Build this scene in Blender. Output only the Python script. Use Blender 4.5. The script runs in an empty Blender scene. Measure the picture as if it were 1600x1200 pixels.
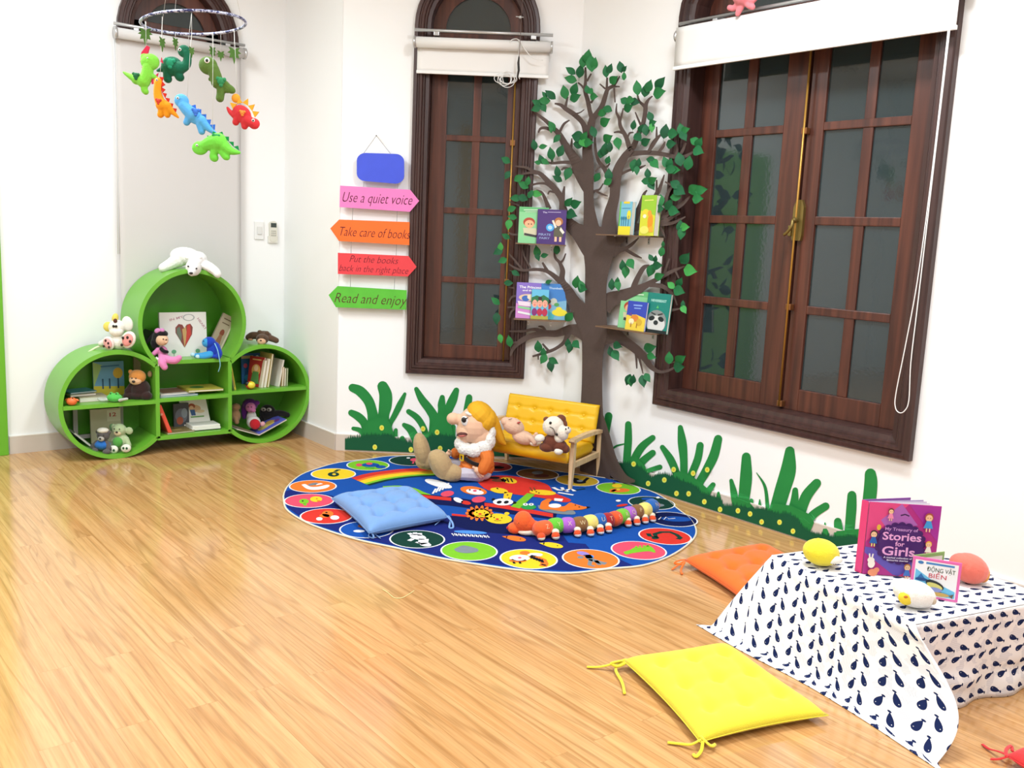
import bpy, bmesh, math, random
from mathutils import Vector, Matrix, noise
PI = math.pi
random.seed(7)
SC = bpy.context.scene
COL = SC.collection

# ---------------------------------------------------------------- camera
FPX, PITCH, ROLL, YAW = 1453.05, 0.156209, 0.045181, 0.679204
EYE = Vector((0, 0, 1.35))
_F = Vector((math.sin(YAW)*math.cos(PITCH), math.cos(YAW)*math.cos(PITCH), -math.sin(PITCH)))
_R0 = Vector((math.cos(YAW), -math.sin(YAW), 0)); _U0 = _R0.cross(_F)
CR = _R0*math.cos(ROLL) + _U0*math.sin(ROLL)
CU = -_R0*math.sin(ROLL) + _U0*math.cos(ROLL)
cd = bpy.data.cameras.new('camera'); cam = bpy.data.objects.new('camera', cd); COL.objects.link(cam)
cd.sensor_fit = 'HORIZONTAL'; cd.sensor_width = 36; cd.lens = FPX/1600*36; cd.clip_start = .05; cd.clip_end = 100
m3 = Matrix((CR, CU, -_F)).transposed()
cam.matrix_world = Matrix.Translation(EYE) @ m3.to_4x4()
SC.camera = cam

# ---------------------------------------------------------------- world, exposure, lights
w = bpy.data.worlds.new('night'); SC.world = w; w.use_nodes = True
bg = w.node_tree.nodes['Background']; bg.inputs[0].default_value = (.55, .7, 1, 1); bg.inputs[1].default_value = .012
SC.view_settings.view_transform = 'Standard'; SC.view_settings.look = 'None'
SC.view_settings.gamma = 1; SC.view_settings.use_curve_mapping = False
SC.view_settings.exposure = 0.0
CEIL = 3.25
def area(name, loc, rot, sx, sy, power, col):
    l = bpy.data.lights.new(name, 'AREA'); l.shape = 'RECTANGLE'; l.size = sx; l.size_y = sy
    l.energy = power; l.color = col
    o = bpy.data.objects.new(name, l); COL.objects.link(o); o.location = loc; o.rotation_euler = rot
    return o
LAMPS = [((.1, -.3), 66, (.88, .95, 1)), ((2.45, 2.0), 78, (.89, .955, 1)), ((-.9, 3.0), 70, (.88, .955, 1)), ((2.2, .2), 36, (.94, .955, 1)), ((.75, 4.35), 66, (.88, .96, 1))]  # last entry is an added fill that brightens the back wall
for i, ((x, y), p, c) in enumerate(LAMPS):
    area('ceiling_and_fill_light', (x, y, CEIL-.075), (0, 0, 0), .4, 1.0, p, c)

# ---------------------------------------------------------------- reading positions off the room's planes
YA = 5.819; XD = 2.7028; XC = 3.7651
CB = Vector((2.70745, 5.05552)); UB = Vector((.764039, -.645170)); NB = Vector((-UB.y, UB.x))   # NB points outwards
CORNER = Vector((XC, 4.16241))
def ray(x, y):
    return (CR*((x-800)/FPX) - CU*((y-600)/FPX) + _F)
def on(x, y, n, c):
    d = ray(x, y); n = Vector(n); return EYE + d*((c - n.dot(EYE))/n.dot(d))
def FL(x, y, z=0.): return on(x, y, (0, 0, 1), z)
def WA(x, y, o=0.): return on(x, y, (0, 1, 0), YA-o)
def WY(x, y, Y): return on(x, y, (0, 1, 0), Y)
def WC(x, y, o=0.): return on(x, y, (1, 0, 0), XC-o)
def WD(x, y, o=0.): return on(x, y, (1, 0, 0), XD-o)
def WB(x, y, o=0.): return on(x, y, (NB.x, NB.y, 0), NB.dot(CB)-o)
def WBC(x, y, o=0.):
    a = WB(x, y, o); b = WC(x, y, o)
    return a if (a-EYE).length < (b-EYE).length else b
def at_depth(x, y, d): return EYE + ray(x, y)*d
def pxm(P):                                   # metres per photo pixel at P
    return (P-EYE).dot(_F)/FPX

# ---------------------------------------------------------------- materials
MATS = {}
def lin(c):
    c /= 255.; return c/12.92 if c <= .04045 else ((c+.055)/1.055)**2.4
def rgb(h, k=1.):
    if isinstance(h, str): h = tuple(int(h[i:i+2], 16) for i in (0, 2, 4))
    return tuple(min(1, lin(v)*k) for v in h) + (1,)
ALB = .86
def mat(h, rough=.6, spec=.3, name=None, metal=0, bump=None, var=None, sheen=0, emit=None):
    """bump=(scale,strength)  var=(scale,amount) small colour variation"""
    key = (h, rough, spec, metal, bump, var, sheen, emit)
    if key in MATS: return MATS[key]
    m = bpy.data.materials.new(name or 'paint_%s' % (h if isinstance(h, str) else 'c')); m.use_nodes = True
    nt = m.node_tree; b = nt.nodes['Principled BSDF']
    c = rgb(h, ALB)
    b.inputs['Base Color'].default_value = c
    b.inputs['Roughness'].default_value = rough; b.inputs['Specular IOR Level'].default_value = spec
    b.inputs['Metallic'].default_value = metal
    if sheen: b.inputs['Sheen Weight'].default_value = sheen
    if emit:
        b.inputs['Emission Color'].default_value = c; b.inputs['Emission Strength'].default_value = emit
    if bump or var:
        tc = nt.nodes.new('ShaderNodeTexCoord')
    if var:
        n = nt.nodes.new('ShaderNodeTexNoise'); n.inputs['Scale'].default_value = var[0]; n.inputs['Detail'].default_value = 3
        nt.links.new(tc.outputs['Object'], n.inputs['Vector'])
        mx = nt.nodes.new('ShaderNodeMix'); mx.data_type = 'RGBA'
        mx.inputs[6].default_value = tuple(v*(1-var[1]) for v in c[:3])+(1,)
        mx.inputs[7].default_value = tuple(min(1, v*(1+var[1])) for v in c[:3])+(1,)
        nt.links.new(n.outputs['Fac'], mx.inputs[0]); nt.links.new(mx.outputs[2], b.inputs['Base Color'])
    if bump:
        n = nt.nodes.new('ShaderNodeTexNoise'); n.inputs['Scale'].default_value = bump[0]; n.inputs['Detail'].default_value = 2
        nt.links.new(tc.outputs['Object'], n.inputs['Vector'])
        bu = nt.nodes.new('ShaderNodeBump'); bu.inputs['Strength'].default_value = bump[1]; bu.inputs['Distance'].default_value = .004
        nt.links.new(n.outputs['Fac'], bu.inputs['Height']); nt.links.new(bu.outputs['Normal'], b.inputs['Normal'])
    MATS[key] = m
    return m
def plushm(h): return mat(h, .95, .1, bump=(260, .55), var=(40, .07), sheen=.25)
def paper(h): return mat(h, .45, .35)

# ---------------------------------------------------------------- mesh builder
def frame(O, U, V, N=None):
    U = Vector(U); V = Vector(V); N = Vector(N) if N is not None else U.cross(V).normalized()
    return Matrix(((U.x, V.x, N.x, O[0]), (U.y, V.y, N.y, O[1]), (U.z, V.z, N.z, O[2]), (0, 0, 0, 1)))
def catmull(P, n=6):
    P = [Vector(p) for p in P]
    if len(P) < 3: return P
    out = []
    for i in range(len(P)-1):
        p0 = P[max(i-1, 0)]; p1 = P[i]; p2 = P[i+1]; p3 = P[min(i+2, len(P)-1)]
        for k in range(n):
            t = k/n
            out.append(.5*((2*p1)+(p2-p0)*t+(2*p0-5*p1+4*p2-p3)*t*t+(3*p1-p0-3*p2+p3)*t**3))
    out.append(P[-1]); return out
class MB:
    def __init__(s, M=None):
        s.V = []; s.Fc = []; s.mi = []; s.sm = []; s.mats = []; s.uv = {}; s.M = M or Matrix.Identity(4)
    def m(s, mt):
        if mt not in s.mats: s.mats.append(mt)
        return s.mats.index(mt)
    def add(s, vs, fs, mt, smooth=False, M=None, uvs=None):
        b = len(s.V); T = s.M @ M if M is not None else s.M
        s.V += [T @ Vector(v) for v in vs]; k = s.m(mt)
        for f in fs:
            if uvs: s.uv[len(s.Fc)] = [uvs[i] for i in f]
            s.Fc.append([b+i for i in f]); s.mi.append(k); s.sm.append(smooth)
        return s
    def box(s, c, d, mt, R=None, M=None, bev=0):
        T = Matrix.Translation(c) @ (R.to_4x4() if R is not None else Matrix.Identity(4))
        if M is not None: T = M @ T
        x, y, z = d[0]/2, d[1]/2, d[2]/2
        if bev:
            bm = bmesh.new(); bmesh.ops.create_cube(bm, size=1)
            for v in bm.verts: v.co = Vector((v.co.x*2*x, v.co.y*2*y, v.co.z*2*z))
            bmesh.ops.bevel(bm, geom=bm.edges[:], offset=min(bev, x*.9, y*.9, z*.9), segments=2, profile=.6, affect='EDGES')
            vs = [v.co.copy() for v in bm.verts]; fs = [[v.index for v in f.verts] for f in bm.faces]; bm.free()
            return s.add(vs, fs, mt, False, T)
        vs = [(a, b, c_) for a in (-x, x) for b in (-y, y) for c_ in (-z, z)]
        return s.add(vs, [(0, 1, 3, 2), (4, 6, 7, 5), (0, 4, 5, 1), (2, 3, 7, 6), (0, 2, 6, 4), (1, 5, 7, 3)], mt, False, T)
    def box2(s, a, b, mt, M=None, bev=0):
        return s.box([(a[i]+b[i])/2 for i in range(3)], [abs(b[i]-a[i]) for i in range(3)], mt, M=M, bev=bev)
    def ell(s, c, r, mt, R=None, M=None, nu=16, nv=10):
        if not hasattr(r, '__len__'): r = (r, r, r)
        T = Matrix.Translation(c) @ (R.to_4x4() if R is not None else Matrix.Identity(4))
        if M is not None: T = M @ T
        vs = [(0, 0, -r[2])]
        for j in range(1, nv):
            a = -PI/2+PI*j/nv
            for i in range(nu):
                b = 2*PI*i/nu; vs.append((r[0]*math.cos(a)*math.cos(b), r[1]*math.cos(a)*math.sin(b), r[2]*math.sin(a)))
        vs.append((0, 0, r[2])); fs = []
        for i in range(nu): fs.append((0, 1+(i+1) % nu, 1+i))
        for j in range(nv-2):
            for i in range(nu):
                p = 1+j*nu; fs.append((p+i, p+(i+1) % nu, p+nu+(i+1) % nu, p+nu+i))
        p = 1+(nv-2)*nu; L = len(vs)-1
        for i in range(nu): fs.append((p+i, p+(i+1) % nu, L))
        return s.add(vs, fs, mt, True, T)
    def tube(s, P, r, mt, n=8, M=None, closed=False, flat=1., up=None):
        P = [Vector(p) for p in P]; N = len(P)
        if not hasattr(r, '__len__'): r = [r]*N
        vs = []; prev = None
        for i in range(N):
            if closed: t = (P[(i+1) % N]-P[i-1])
            else: t = P[min(i+1, N-1)]-P[max(i-1, 0)]
            t = t.normalized() if t.length > 1e-9 else Vector((0, 0, 1))
            if prev is None:
                u = Vector(up) if up is not None else (Vector((0, 0, 1)) if abs(t.z) < .9 else Vector((1, 0, 0)))
            else: u = prev
            u = (u - t*u.dot(t)); u = u.normalized() if u.length > 1e-6 else t.orthogonal().normalized(); prev = u; v = t.cross(u)
            for k in range(n):
                a = 2*PI*k/n; vs.append(P[i]+(u*math.cos(a)*flat+v*math.sin(a))*r[i])
        fs = []; R_ = N if closed else N-1
        for i in range(R_):
            for k in range(n):
                a = i*n; b = ((i+1) % N)*n; fs.append((a+k, a+(k+1) % n, b+(k+1) % n, b+k))
        if not closed:
            fs.append(tuple(range(n-1, -1, -1))); fs.append(tuple((N-1)*n+k for k in range(n)))
        return s.add(vs, fs, mt, True, M)
    def prism(s, poly, z0, z1, mt, M=None, side=None):
        n = len(poly); ar = sum(poly[i][0]*poly[(i+1) % n][1]-poly[(i+1) % n][0]*poly[i][1] for i in range(n))
        if ar < 0: poly = poly[::-1]
        vs = [(p[0], p[1], z1) for p in poly] + [(p[0], p[1], z0) for p in poly]
        s.add(vs, [tuple(range(n)), tuple(range(2*n-1, n-1, -1))], mt, False, M)
        s.add(vs, [(i, i+n, (i+1) % n+n, (i+1) % n) for i in range(n)], side or mt, False, M)
        return s
    def flat(s, poly, z, mt, M=None):
        n = len(poly); ar = sum(poly[i][0]*poly[(i+1) % n][1]-poly[(i+1) % n][0]*poly[i][1] for i in range(n))
        if ar < 0: poly = poly[::-1]
        return s.add([(p[0], p[1], z) for p in poly], [tuple(range(n))], mt, False, M)
    def disc(s, c, rx, ry, z, mt, M=None, ang=0, n=20):
        ca, sa = math.cos(ang), math.sin(ang); P = []
        for i in range(n):
            a = 2*PI*i/n; x = rx*math.cos(a); y = ry*math.sin(a); P.append((c[0]+x*ca-y*sa, c[1]+x*sa+y*ca))
        return s.flat(P, z, mt, M)
    def line(s, P, wd, z, mt, M=None):        # flat stroke
        P = [Vector((p[0], p[1], 0)) for p in P]; L = []; R = []
        for i in range(len(P)):
            t = (P[min(i+1, len(P)-1)]-P[max(i-1, 0)]); t = t.normalized() if t.length else Vector((1, 0, 0)); nn = Vector((-t.y, t.x, 0))
            ww = wd[i] if hasattr(wd, '__len__') else wd
            L.append(P[i]+nn*ww/2); R.append(P[i]-nn*ww/2)
        for i in range(len(P)-1):
            s.add([(q.x, q.y, z) for q in (R[i], R[i+1], L[i+1], L[i])], [(0, 1, 2, 3)], mt, False, M)
        return s
    def text(s, body, size, z, mt, M=None, align='CENTER', shear=0, width=None, bold=0, sx=1., space=1.):
        c = bpy.data.curves.new('t', 'FONT'); c.body = body; c.size = size; c.align_x = align; c.shear = shear; c.resolution_u = 3
        c.fill_mode = 'FRONT'; c.offset = bold; c.space_character = space
        o = bpy.data.objects.new('t', c); COL.objects.link(o)
        me = bpy.data.meshes.new_from_object(o.evaluated_get(bpy.context.evaluated_depsgraph_get()))
        bpy.data.objects.remove(o); bpy.data.curves.remove(c)
        if len(me.vertices):
            if width:
                xs = [v.co.x for v in me.vertices]; sx = width/max(1e-6, max(xs)-min(xs))
            s.add([(v.co.x*sx, v.co.y, z) for v in me.vertices], [tuple(p.vertices) for p in me.polygons], mt, False, M)
        bpy.data.meshes.remove(me); return s
    def lathe(s, prof, mt, c=(0, 0, 0), n=24, M=None, sy=1.):
        vs = []; fs = []
        for r, z in prof:
            for k in range(n):
                a = 2*PI*k/n; vs.append((c[0]+r*math.cos(a), c[1]+r*math.sin(a)*sy, c[2]+z))
        for i in range(len(prof)-1):
            for k in range(n): fs.append((i*n+k, i*n+(k+1) % n, (i+1)*n+(k+1) % n, (i+1)*n+k))
        fs.append(tuple(range(n-1, -1, -1))); fs.append(tuple((len(prof)-1)*n+k for k in range(n)))
        return s.add(vs, fs, mt, True, M)
    def build(s, name, parent=None, world=False, label=None, mods=None, kind=None):
        V = s.V
        if world and parent is not None:
            I = root_of(parent).matrix_basis.inverted(); V = [I @ v for v in V]
        me = bpy.data.meshes.new(name); me.from_pydata([tuple(v) for v in V], [], s.Fc)
        for mt in s.mats: me.materials.append(mt)
        me.polygons.foreach_set('material_index', s.mi); me.polygons.foreach_set('use_smooth', s.sm)
        if s.uv:
            ul = me.uv_layers.new(name='UVMap')
            for fi, uvs in s.uv.items():
                for li, q in zip(me.polygons[fi].loop_indices, uvs): ul.data[li].uv = q
        me.update()
        o = bpy.data.objects.new(name, me); COL.objects.link(o)
        if parent is not None: o.parent = parent
        if label: o['label'] = label
        if kind: o['kind'] = kind
        return o
def root_of(o):
    while o.parent is not None: o = o.parent
    return o
def tag(o, label, cat, group=None, kind=None):
    o['label'] = label; o['category'] = cat
    if group: o['group'] = group
    if kind: o['kind'] = kind
    return o
def thing(name, label, cat, loc=(0, 0, 0), rz=0, group=None, rot=None):
    o = bpy.data.objects.new(name, None); COL.objects.link(o); o.empty_display_size = .05
    R = rot.to_4x4() if rot is not None else Matrix.Rotation(rz, 4, 'Z')
    o.matrix_basis = Matrix.Translation(loc) @ R
    return tag(o, label, cat, group)
def structure(o): o['kind'] = 'structure'; return o
def remesh(o, vox, sm=2, smf=.5):
    r = o.modifiers.new('join', 'REMESH'); r.mode = 'VOXEL'; r.voxel_size = vox; r.use_smooth_shade = True
    s_ = o.modifiers.new('soft', 'SMOOTH'); s_.iterations = sm; s_.factor = smf
    return o
def blob(name, parent, mt, els, vox=.004, sm=2, label=None, fuzz=0):
    """els: (x,y,z, rx,ry,rz[, rotation]) ellipsoids or ('t', points, radii) limbs fused into ONE continuous surface"""
    b = MB()
    for e in els:
        if e[0] == 't': b.tube(catmull(e[1], 4), _interp(e[2], len(catmull(e[1], 4))), mt, 10)
        elif len(e) == 4: b.ell(e[:3], e[3], mt)
        else: b.ell(e[:3], e[3:6], mt, R=e[6] if len(e) > 6 else None)
        if e[0] == 't':
            for p, r in ((e[1][0], e[2][0]), (e[1][-1], e[2][-1])): b.ell(p, r, mt)
    o = b.build(name, parent, label=label); remesh(o, vox, sm)
    if fuzz:
        tx = bpy.data.textures.new('fuzz', 'CLOUDS'); tx.noise_scale = fuzz*1.6; tx.noise_depth = 1
        d = o.modifiers.new('fuzz', 'DISPLACE'); d.texture = tx; d.strength = fuzz; d.mid_level = .5
    return o
def _interp(r, n):
    out = []; k = len(r)-1
    for i in range(n):
        t = i/(n-1)*k; a = min(int(t), k-1) if k else 0; out.append(r[a]+(r[min(a+1, k)]-r[a])*(t-a))
    return out
def RX(a): return Matrix.Rotation(math.radians(a), 3, 'X')
def RY(a): return Matrix.Rotation(math.radians(a), 3, 'Y')
def RZ(a): return Matrix.Rotation(math.radians(a), 3, 'Z')

# ================================================================ THE ROOM
MWALL = mat('f7f6f3', .75, .2, name='white_wall_paint')
MCEIL = mat('f7f7f5', .8, .2, name='white_ceiling_paint', bump=(8, .02))
def floor_material():
    m = bpy.data.materials.new('oak_laminate'); m.use_nodes = True; nt = m.node_tree; N = nt.nodes; L = nt.links
    b = N['Principled BSDF']
    tc = N.new('ShaderNodeTexCoord')
    rot = N.new('ShaderNodeMapping'); rot.inputs['Rotation'].default_value = (0, 0, PI/2); L.new(tc.outputs['Object'], rot.inputs['Vector'])
    br = N.new('ShaderNodeTexBrick'); br.offset = .37; br.offset_frequency = 2; br.squash = 1
    br.inputs['Scale'].default_value = 1; br.inputs['Brick Width'].default_value = 1.22; br.inputs['Row Height'].default_value = .094
    br.inputs['Mortar Size'].default_value = .0007; br.inputs['Mortar Smooth'].default_value = .1; br.inputs['Bias'].default_value = 0
    br.inputs['Color1'].default_value = (0, 0, 0, 1); br.inputs['Color2'].default_value = (1, 1, 1, 1); br.inputs['Mortar'].default_value = (.5, .5, .5, 1)
    L.new(rot.outputs[0], br.inputs['Vector'])
    # each board gets its own slice of the grain
    mul = N.new('ShaderNodeVectorMath'); mul.operation = 'SCALE'; mul.inputs['Scale'].default_value = 7.3; L.new(br.outputs['Color'], mul.inputs[0])
    add = N.new('ShaderNodeVectorMath'); add.operation = 'ADD'; L.new(rot.outputs[0], add.inputs[0]); L.new(mul.outputs[0], add.inputs[1])
    s1 = N.new('ShaderNodeMapping'); s1.inputs['Scale'].default_value = (.35, 24, 1); L.new(add.outputs[0], s1.inputs['Vector'])
    n1 = N.new('ShaderNodeTexNoise'); n1.inputs['Scale'].default_value = 1.6; n1.inputs['Detail'].default_value = 3; n1.inputs['Distortion'].default_value = .5
    L.new(s1.outputs[0], n1.inputs['Vector'])
    # cathedral figure: rings of a slow noise
    s2 = N.new('ShaderNodeMapping'); s2.inputs['Scale'].default_value = (.34, 6, 1); L.new(add.outputs[0], s2.inputs['Vector'])
    n2 = N.new('ShaderNodeTexNoise'); n2.inputs['Scale'].default_value = 1.15; n2.inputs['Detail'].default_value = 1.5; n2.inputs['Distortion'].default_value = .5
    L.new(s2.outputs[0], n2.inputs['Vector'])
    k = N.new('ShaderNodeMath'); k.operation = 'MULTIPLY'; k.inputs[1].default_value = 70; L.new(n2.outputs['Fac'], k.inputs[0])
    sn = N.new('ShaderNodeMath'); sn.operation = 'SINE'; L.new(k.outputs[0], sn.inputs[0])
    ab = N.new('ShaderNodeMapRange'); ab.inputs['From Min'].default_value = .3; ab.inputs['From Max'].default_value = 1; L.new(sn.outputs[0], ab.inputs['Value'])
    pw = N.new('ShaderNodeMath'); pw.operation = 'POWER'; pw.inputs[1].default_value = 2.2; L.new(ab.outputs[0], pw.inputs[0])
    # fine pores
    s3 = N.new('ShaderNodeMapping'); s3.inputs['Scale'].default_value = (9, 170, 1); L.new(add.outputs[0], s3.inputs['Vector'])
    n3 = N.new('ShaderNodeTexNoise'); n3.inputs['Scale'].default_value = 1; n3.inputs['Detail'].default_value = 2; L.new(s3.outputs[0], n3.inputs['Vector'])
    r1 = N.new('ShaderNodeValToRGB'); e = r1.color_ramp.elements
    e[0].position = .32; e[0].color = rgb('c6915a', ALB); e[1].position = .66; e[1].color = rgb('daaa72', ALB)
    L.new(n1.outputs['Fac'], r1.inputs[0])
    mx = N.new('ShaderNodeMix'); mx.data_type = 'RGBA'; mx.inputs[7].default_value = rgb('8f5f30', ALB)
    m1 = N.new('ShaderNodeMath'); m1.operation = 'MULTIPLY'; m1.inputs[1].default_value = .36; L.new(pw.outputs[0], m1.inputs[0])
    L.new(m1.outputs[0], mx.inputs[0]); L.new(r1.outputs[0], mx.inputs[6])
    mx2 = N.new('ShaderNodeMix'); mx2.data_type = 'RGBA'; mx2.blend_type = 'MULTIPLY'; mx2.inputs[0].default_value = 1
    r3 = N.new('ShaderNodeMapRange'); r3.inputs['From Min'].default_value = .3; r3.inputs['From Max'].default_value = .6; r3.inputs['To Min'].default_value = .86; r3.inputs['To Max'].default_value = 1.02
    L.new(n3.outputs['Fac'], r3.inputs['Value']); L.new(mx.outputs[2], mx2.inputs[6]); L.new(r3.outputs[0], mx2.inputs[7])
    # board to board tone and the seam
    mx3 = N.new('ShaderNodeMix'); mx3.data_type = 'RGBA'; mx3.blend_type = 'MULTIPLY'; mx3.inputs[0].default_value = 1
    r4 = N.new('ShaderNodeMapRange'); r4.inputs['To Min'].default_value = .96; r4.inputs['To Max'].default_value = 1.05
    L.new(br.outputs['Color'], r4.inputs['Value']); L.new(mx2.outputs[2], mx3.inputs[6]); L.new(r4.outputs[0], mx3.inputs[7])
    mx4 = N.new('ShaderNodeMix'); mx4.data_type = 'RGBA'; mx4.inputs[7].default_value = rgb('8a5a2c', .8)
    fs = N.new('ShaderNodeMath'); fs.operation = 'MULTIPLY'; fs.inputs[1].default_value = .35; L.new(br.outputs['Fac'], fs.inputs[0])
    L.new(fs.outputs[0], mx4.inputs[0]); L.new(mx3.outputs[2], mx4.inputs[6])
    L.new(mx4.outputs[2], b.inputs['Base Color'])
    b.inputs['Roughness'].default_value = .13; b.inputs['Specular IOR Level'].default_value = .6
    bu = N.new('ShaderNodeBump'); bu.inputs['Strength'].default_value = .06; bu.inputs['Distance'].default_value = .002
    L.new(n3.outputs['Fac'], bu.inputs['Height']); L.new(bu.outputs['Normal'], b.inputs['Normal'])
    return m
def wood_material(name, c1, c2, axis='Z', scale=1., rough=.4, spec=.35):
    m = bpy.data.materials.new(name); m.use_nodes = True; nt = m.node_tree; N = nt.nodes; L = nt.links; b = N['Principled BSDF']
    tc = N.new('ShaderNodeTexCoord'); mp = N.new('ShaderNodeMapping')
    sc = {'X': (2, 40, 40), 'Y': (40, 2, 40), 'Z': (40, 40, 2)}[axis]; mp.inputs['Scale'].default_value = [v*scale for v in sc]
    L.new(tc.outputs['Object'], mp.inputs['Vector'])
    n = N.new('ShaderNodeTexNoise'); n.inputs['Scale'].default_value = 1; n.inputs['Detail'].default_value = 4; n.inputs['Distortion'].default_value = .4; L.new(mp.outputs[0], n.inputs['Vector'])
    r = N.new('ShaderNodeValToRGB'); r.color_ramp.elements[0].position = .3; r.color_ramp.elements[0].color = rgb(c1, ALB)
    r.color_ramp.elements[1].position = .7; r.color_ramp.elements[1].color = rgb(c2, ALB); L.new(n.outputs['Fac'], r.inputs[0]); L.new(r.outputs[0], b.inputs['Base Color'])
    b.inputs['Roughness'].default_value = rough; b.inputs['Specular IOR Level'].default_value = spec
    return m
for _m, _c in ((MWALL, (.85, .85, .845, 1)), (MCEIL, (.86, .865, .87, 1))): _m.node_tree.nodes['Principled BSDF'].inputs['Base Color'].default_value = _c
XL, YF = -2.3, -2.0
# floor
fl = MB(); fl.box2((XL-.1, YF-.1, -.06), (XC+.15, YA+.15, 0), floor_material()); structure(fl.build('floor'))
ce = MB(); ce.box2((XL-.1, YF-.1, CEIL), (XC+.15, YA+.15, CEIL+.06), MCEIL); structure(ce.build('ceiling'))
# frames of the walls: X = along wall, Y = up, Z = into the room
Z3 = Vector((0, 0, 1))
MA = frame((0, YA, 0), (1, 0, 0), (0, 0, 1)); MC = frame((XC, 0, 0), (0, -1, 0), (0, 0, 1))
MBw = frame((CB.x, CB.y, 0), (UB.x, UB.y, 0), (0, 0, 1)); MD = frame((XD, 0, 0), (0, -1, 0), (0, 0, 1))
UBL = (CORNER-CB).dot(UB)
class Win:      # outline: rectangle with an elliptical arch
    def __init__(s, u0, u1, z0, zs, b): s.u0, s.u1, s.z0, s.zs, s.b = u0, u1, z0, zs, b
    def out(s, i, n=20):
        c = (s.u0+s.u1)/2; a = (s.u1-s.u0)/2-i; b = s.b-i
        P = [(s.u0+i, s.z0+i), (s.u1-i, s.z0+i), (s.u1-i, s.zs)]
        for k in range(1, n): t = PI*k/n; P.append((c+a*math.cos(t), s.zs+b*math.sin(t)))
        P.append((s.u0+i, s.zs)); return P
W1 = Win(1.662, 2.383, .42, 2.43, .40); W2 = Win(.419, 1.141, .505, 2.53, .361); W3 = Win(-3.401, -1.932, .488, 2.50, .40)
def wall(name, M, u0, u1, win=None, flip=False):
    b = MB(M)
    if win is None: b.box2((u0, 0, -.08), (u1, CEIL, 0), MWALL)
    else:
        P = win.out(.085); c = [(u0, 0), (u1, 0), (u1, CEIL), (u0, CEIL)]
        a0, a1, z0, zs = P[0][0], P[1][0], P[0][1], P[2][1]
        for q in ([(u0, 0), (u1, 0), (u1, z0), (u0, z0)], [(u0, z0), (a0, z0), (a0, CEIL), (u0, CEIL)], [(a1, z0), (u1, z0), (u1, CEIL), (a1, CEIL)]):
            b.prism(q, -.08, 0, MWALL)
        arch = P[2:]                      # right spring ... left spring
        for i in range(len(arch)-1):
            p, q = arch[i], arch[i+1]; b.prism([(p[0], p[1]), (p[0], CEIL), (q[0], CEIL), (q[0], q[1])], -.08, 0, MWALL)
    return structure(b.build(name))
wall('wall_back', MA, XL, XD+.1, W1)
wall('wall_return', MD, -YA, -CB.y)
wall('wall_corner', MBw, 0, UBL+.03, W2)
wall('wall_right', MC, -CORNER.y, -YF, W3)
bl = MB(); bl.box2((XL-.08, YF, 0), (XL, YA, CEIL), MWALL); structure(bl.build('wall_left'))
bf = MB(); bf.box2((XL, YF-.08, 0), (XC, YF, CEIL), MWALL); structure(bf.build('wall_front'))
# baseboards
MBASE = mat('d8cdc2', .35, .4, name='beige_skirting_tile', var=(6, .05)); MBTOP = mat('efe9e2', .4, .4)
def baseboard(name, M, u0, u1):
    b = MB(M); b.box2((u0, 0, 0), (u1, .098, .013), MBASE); b.box2((u0, .098, 0), (u1, .104, .014), MBTOP); structure(b.build(name))
baseboard('baseboard_back', MA, 1.029, XD); baseboard('baseboard_return', MD, -YA+.013, -CB.y)
baseboard('baseboard_corner', MBw, -.004, UBL-.006); baseboard('baseboard_right', MC, -CORNER.y+.006, -YF)
# green door frame at the far left
MGD = mat('6cb52e', .3, .4, name='green_gloss_paint')
dr = MB(); dr.box2((.86, YA-.035, 0), (1.021, YA, 2.25), MGD, bev=.004); dr.box2((.05, YA-.035, 2.11), (.86, YA, 2.25), MGD, bev=.004); dr.box2((-.09, YA-.035, 0), (.05, YA, 2.25), MGD, bev=.004)
d_ = structure(dr.build('door_1'))
dl = MB(); dl.box2((.05, YA-.02, .005), (.86, YA-.002, 2.11), mat('7fc04a', .35, .4)); dl.build('door_leaf', d_, kind='structure')
# ceiling panels that light the room, the last added to brighten the back
for (x, y), p, c in LAMPS:
    b = MB(); b.box2((-.32, -.62, -.07), (.32, .62, 0), mat('f2f2f2', .5, .3)); o = b.build('ceiling_and_fill_panel'); o.location = (x, y, CEIL); structure(o)

# ---------------------------------------------------------------- windows
MDW = wood_material('dark_varnished_wood', '33211f', '4e3430', 'Z', .8, .38, .4)
MRW = wood_material('red_brown_varnished_wood', '3f231d', '663a2c', 'Z', .8, .33, .4)
def glass_material():
    m = bpy.data.materials.new('window_glass_at_night'); m.use_nodes = True; b = m.node_tree.nodes['Principled BSDF']
    b.inputs['Base Color'].default_value = (.035, .055, .06, 1); b.inputs['Roughness'].default_value = .06; b.inputs['IOR'].default_value = 1.62
    b.inputs['Transmission Weight'].default_value = .35; b.inputs['Specular IOR Level'].default_value = .6
    N = m.node_tree.nodes; L = m.node_tree.links; n = N.new('ShaderNodeTexNoise'); n.inputs['Scale'].default_value = 60; bu = N.new('ShaderNodeBump')
    tc = N.new('ShaderNodeTexCoord'); L.new(tc.outputs['Object'], n.inputs['Vector'])
    bu.inputs['Strength'].default_value = .05; bu.inputs['Distance'].default_value = .002; L.new(n.outputs['Fac'], bu.inputs['Height']); L.new(bu.outputs['Normal'], b.inputs['Normal'])
    return m
MGL = glass_material()
CAS = [(0, .0), (0, .032), (.006, .040), (.022, .042), (.026, .034), (.034, .034), (.040, .040), (.052, .040), (.058, .030), (.066, .030), (.072, .022), (.092, .018), (.096, 0), (.096, -.10)]
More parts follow.
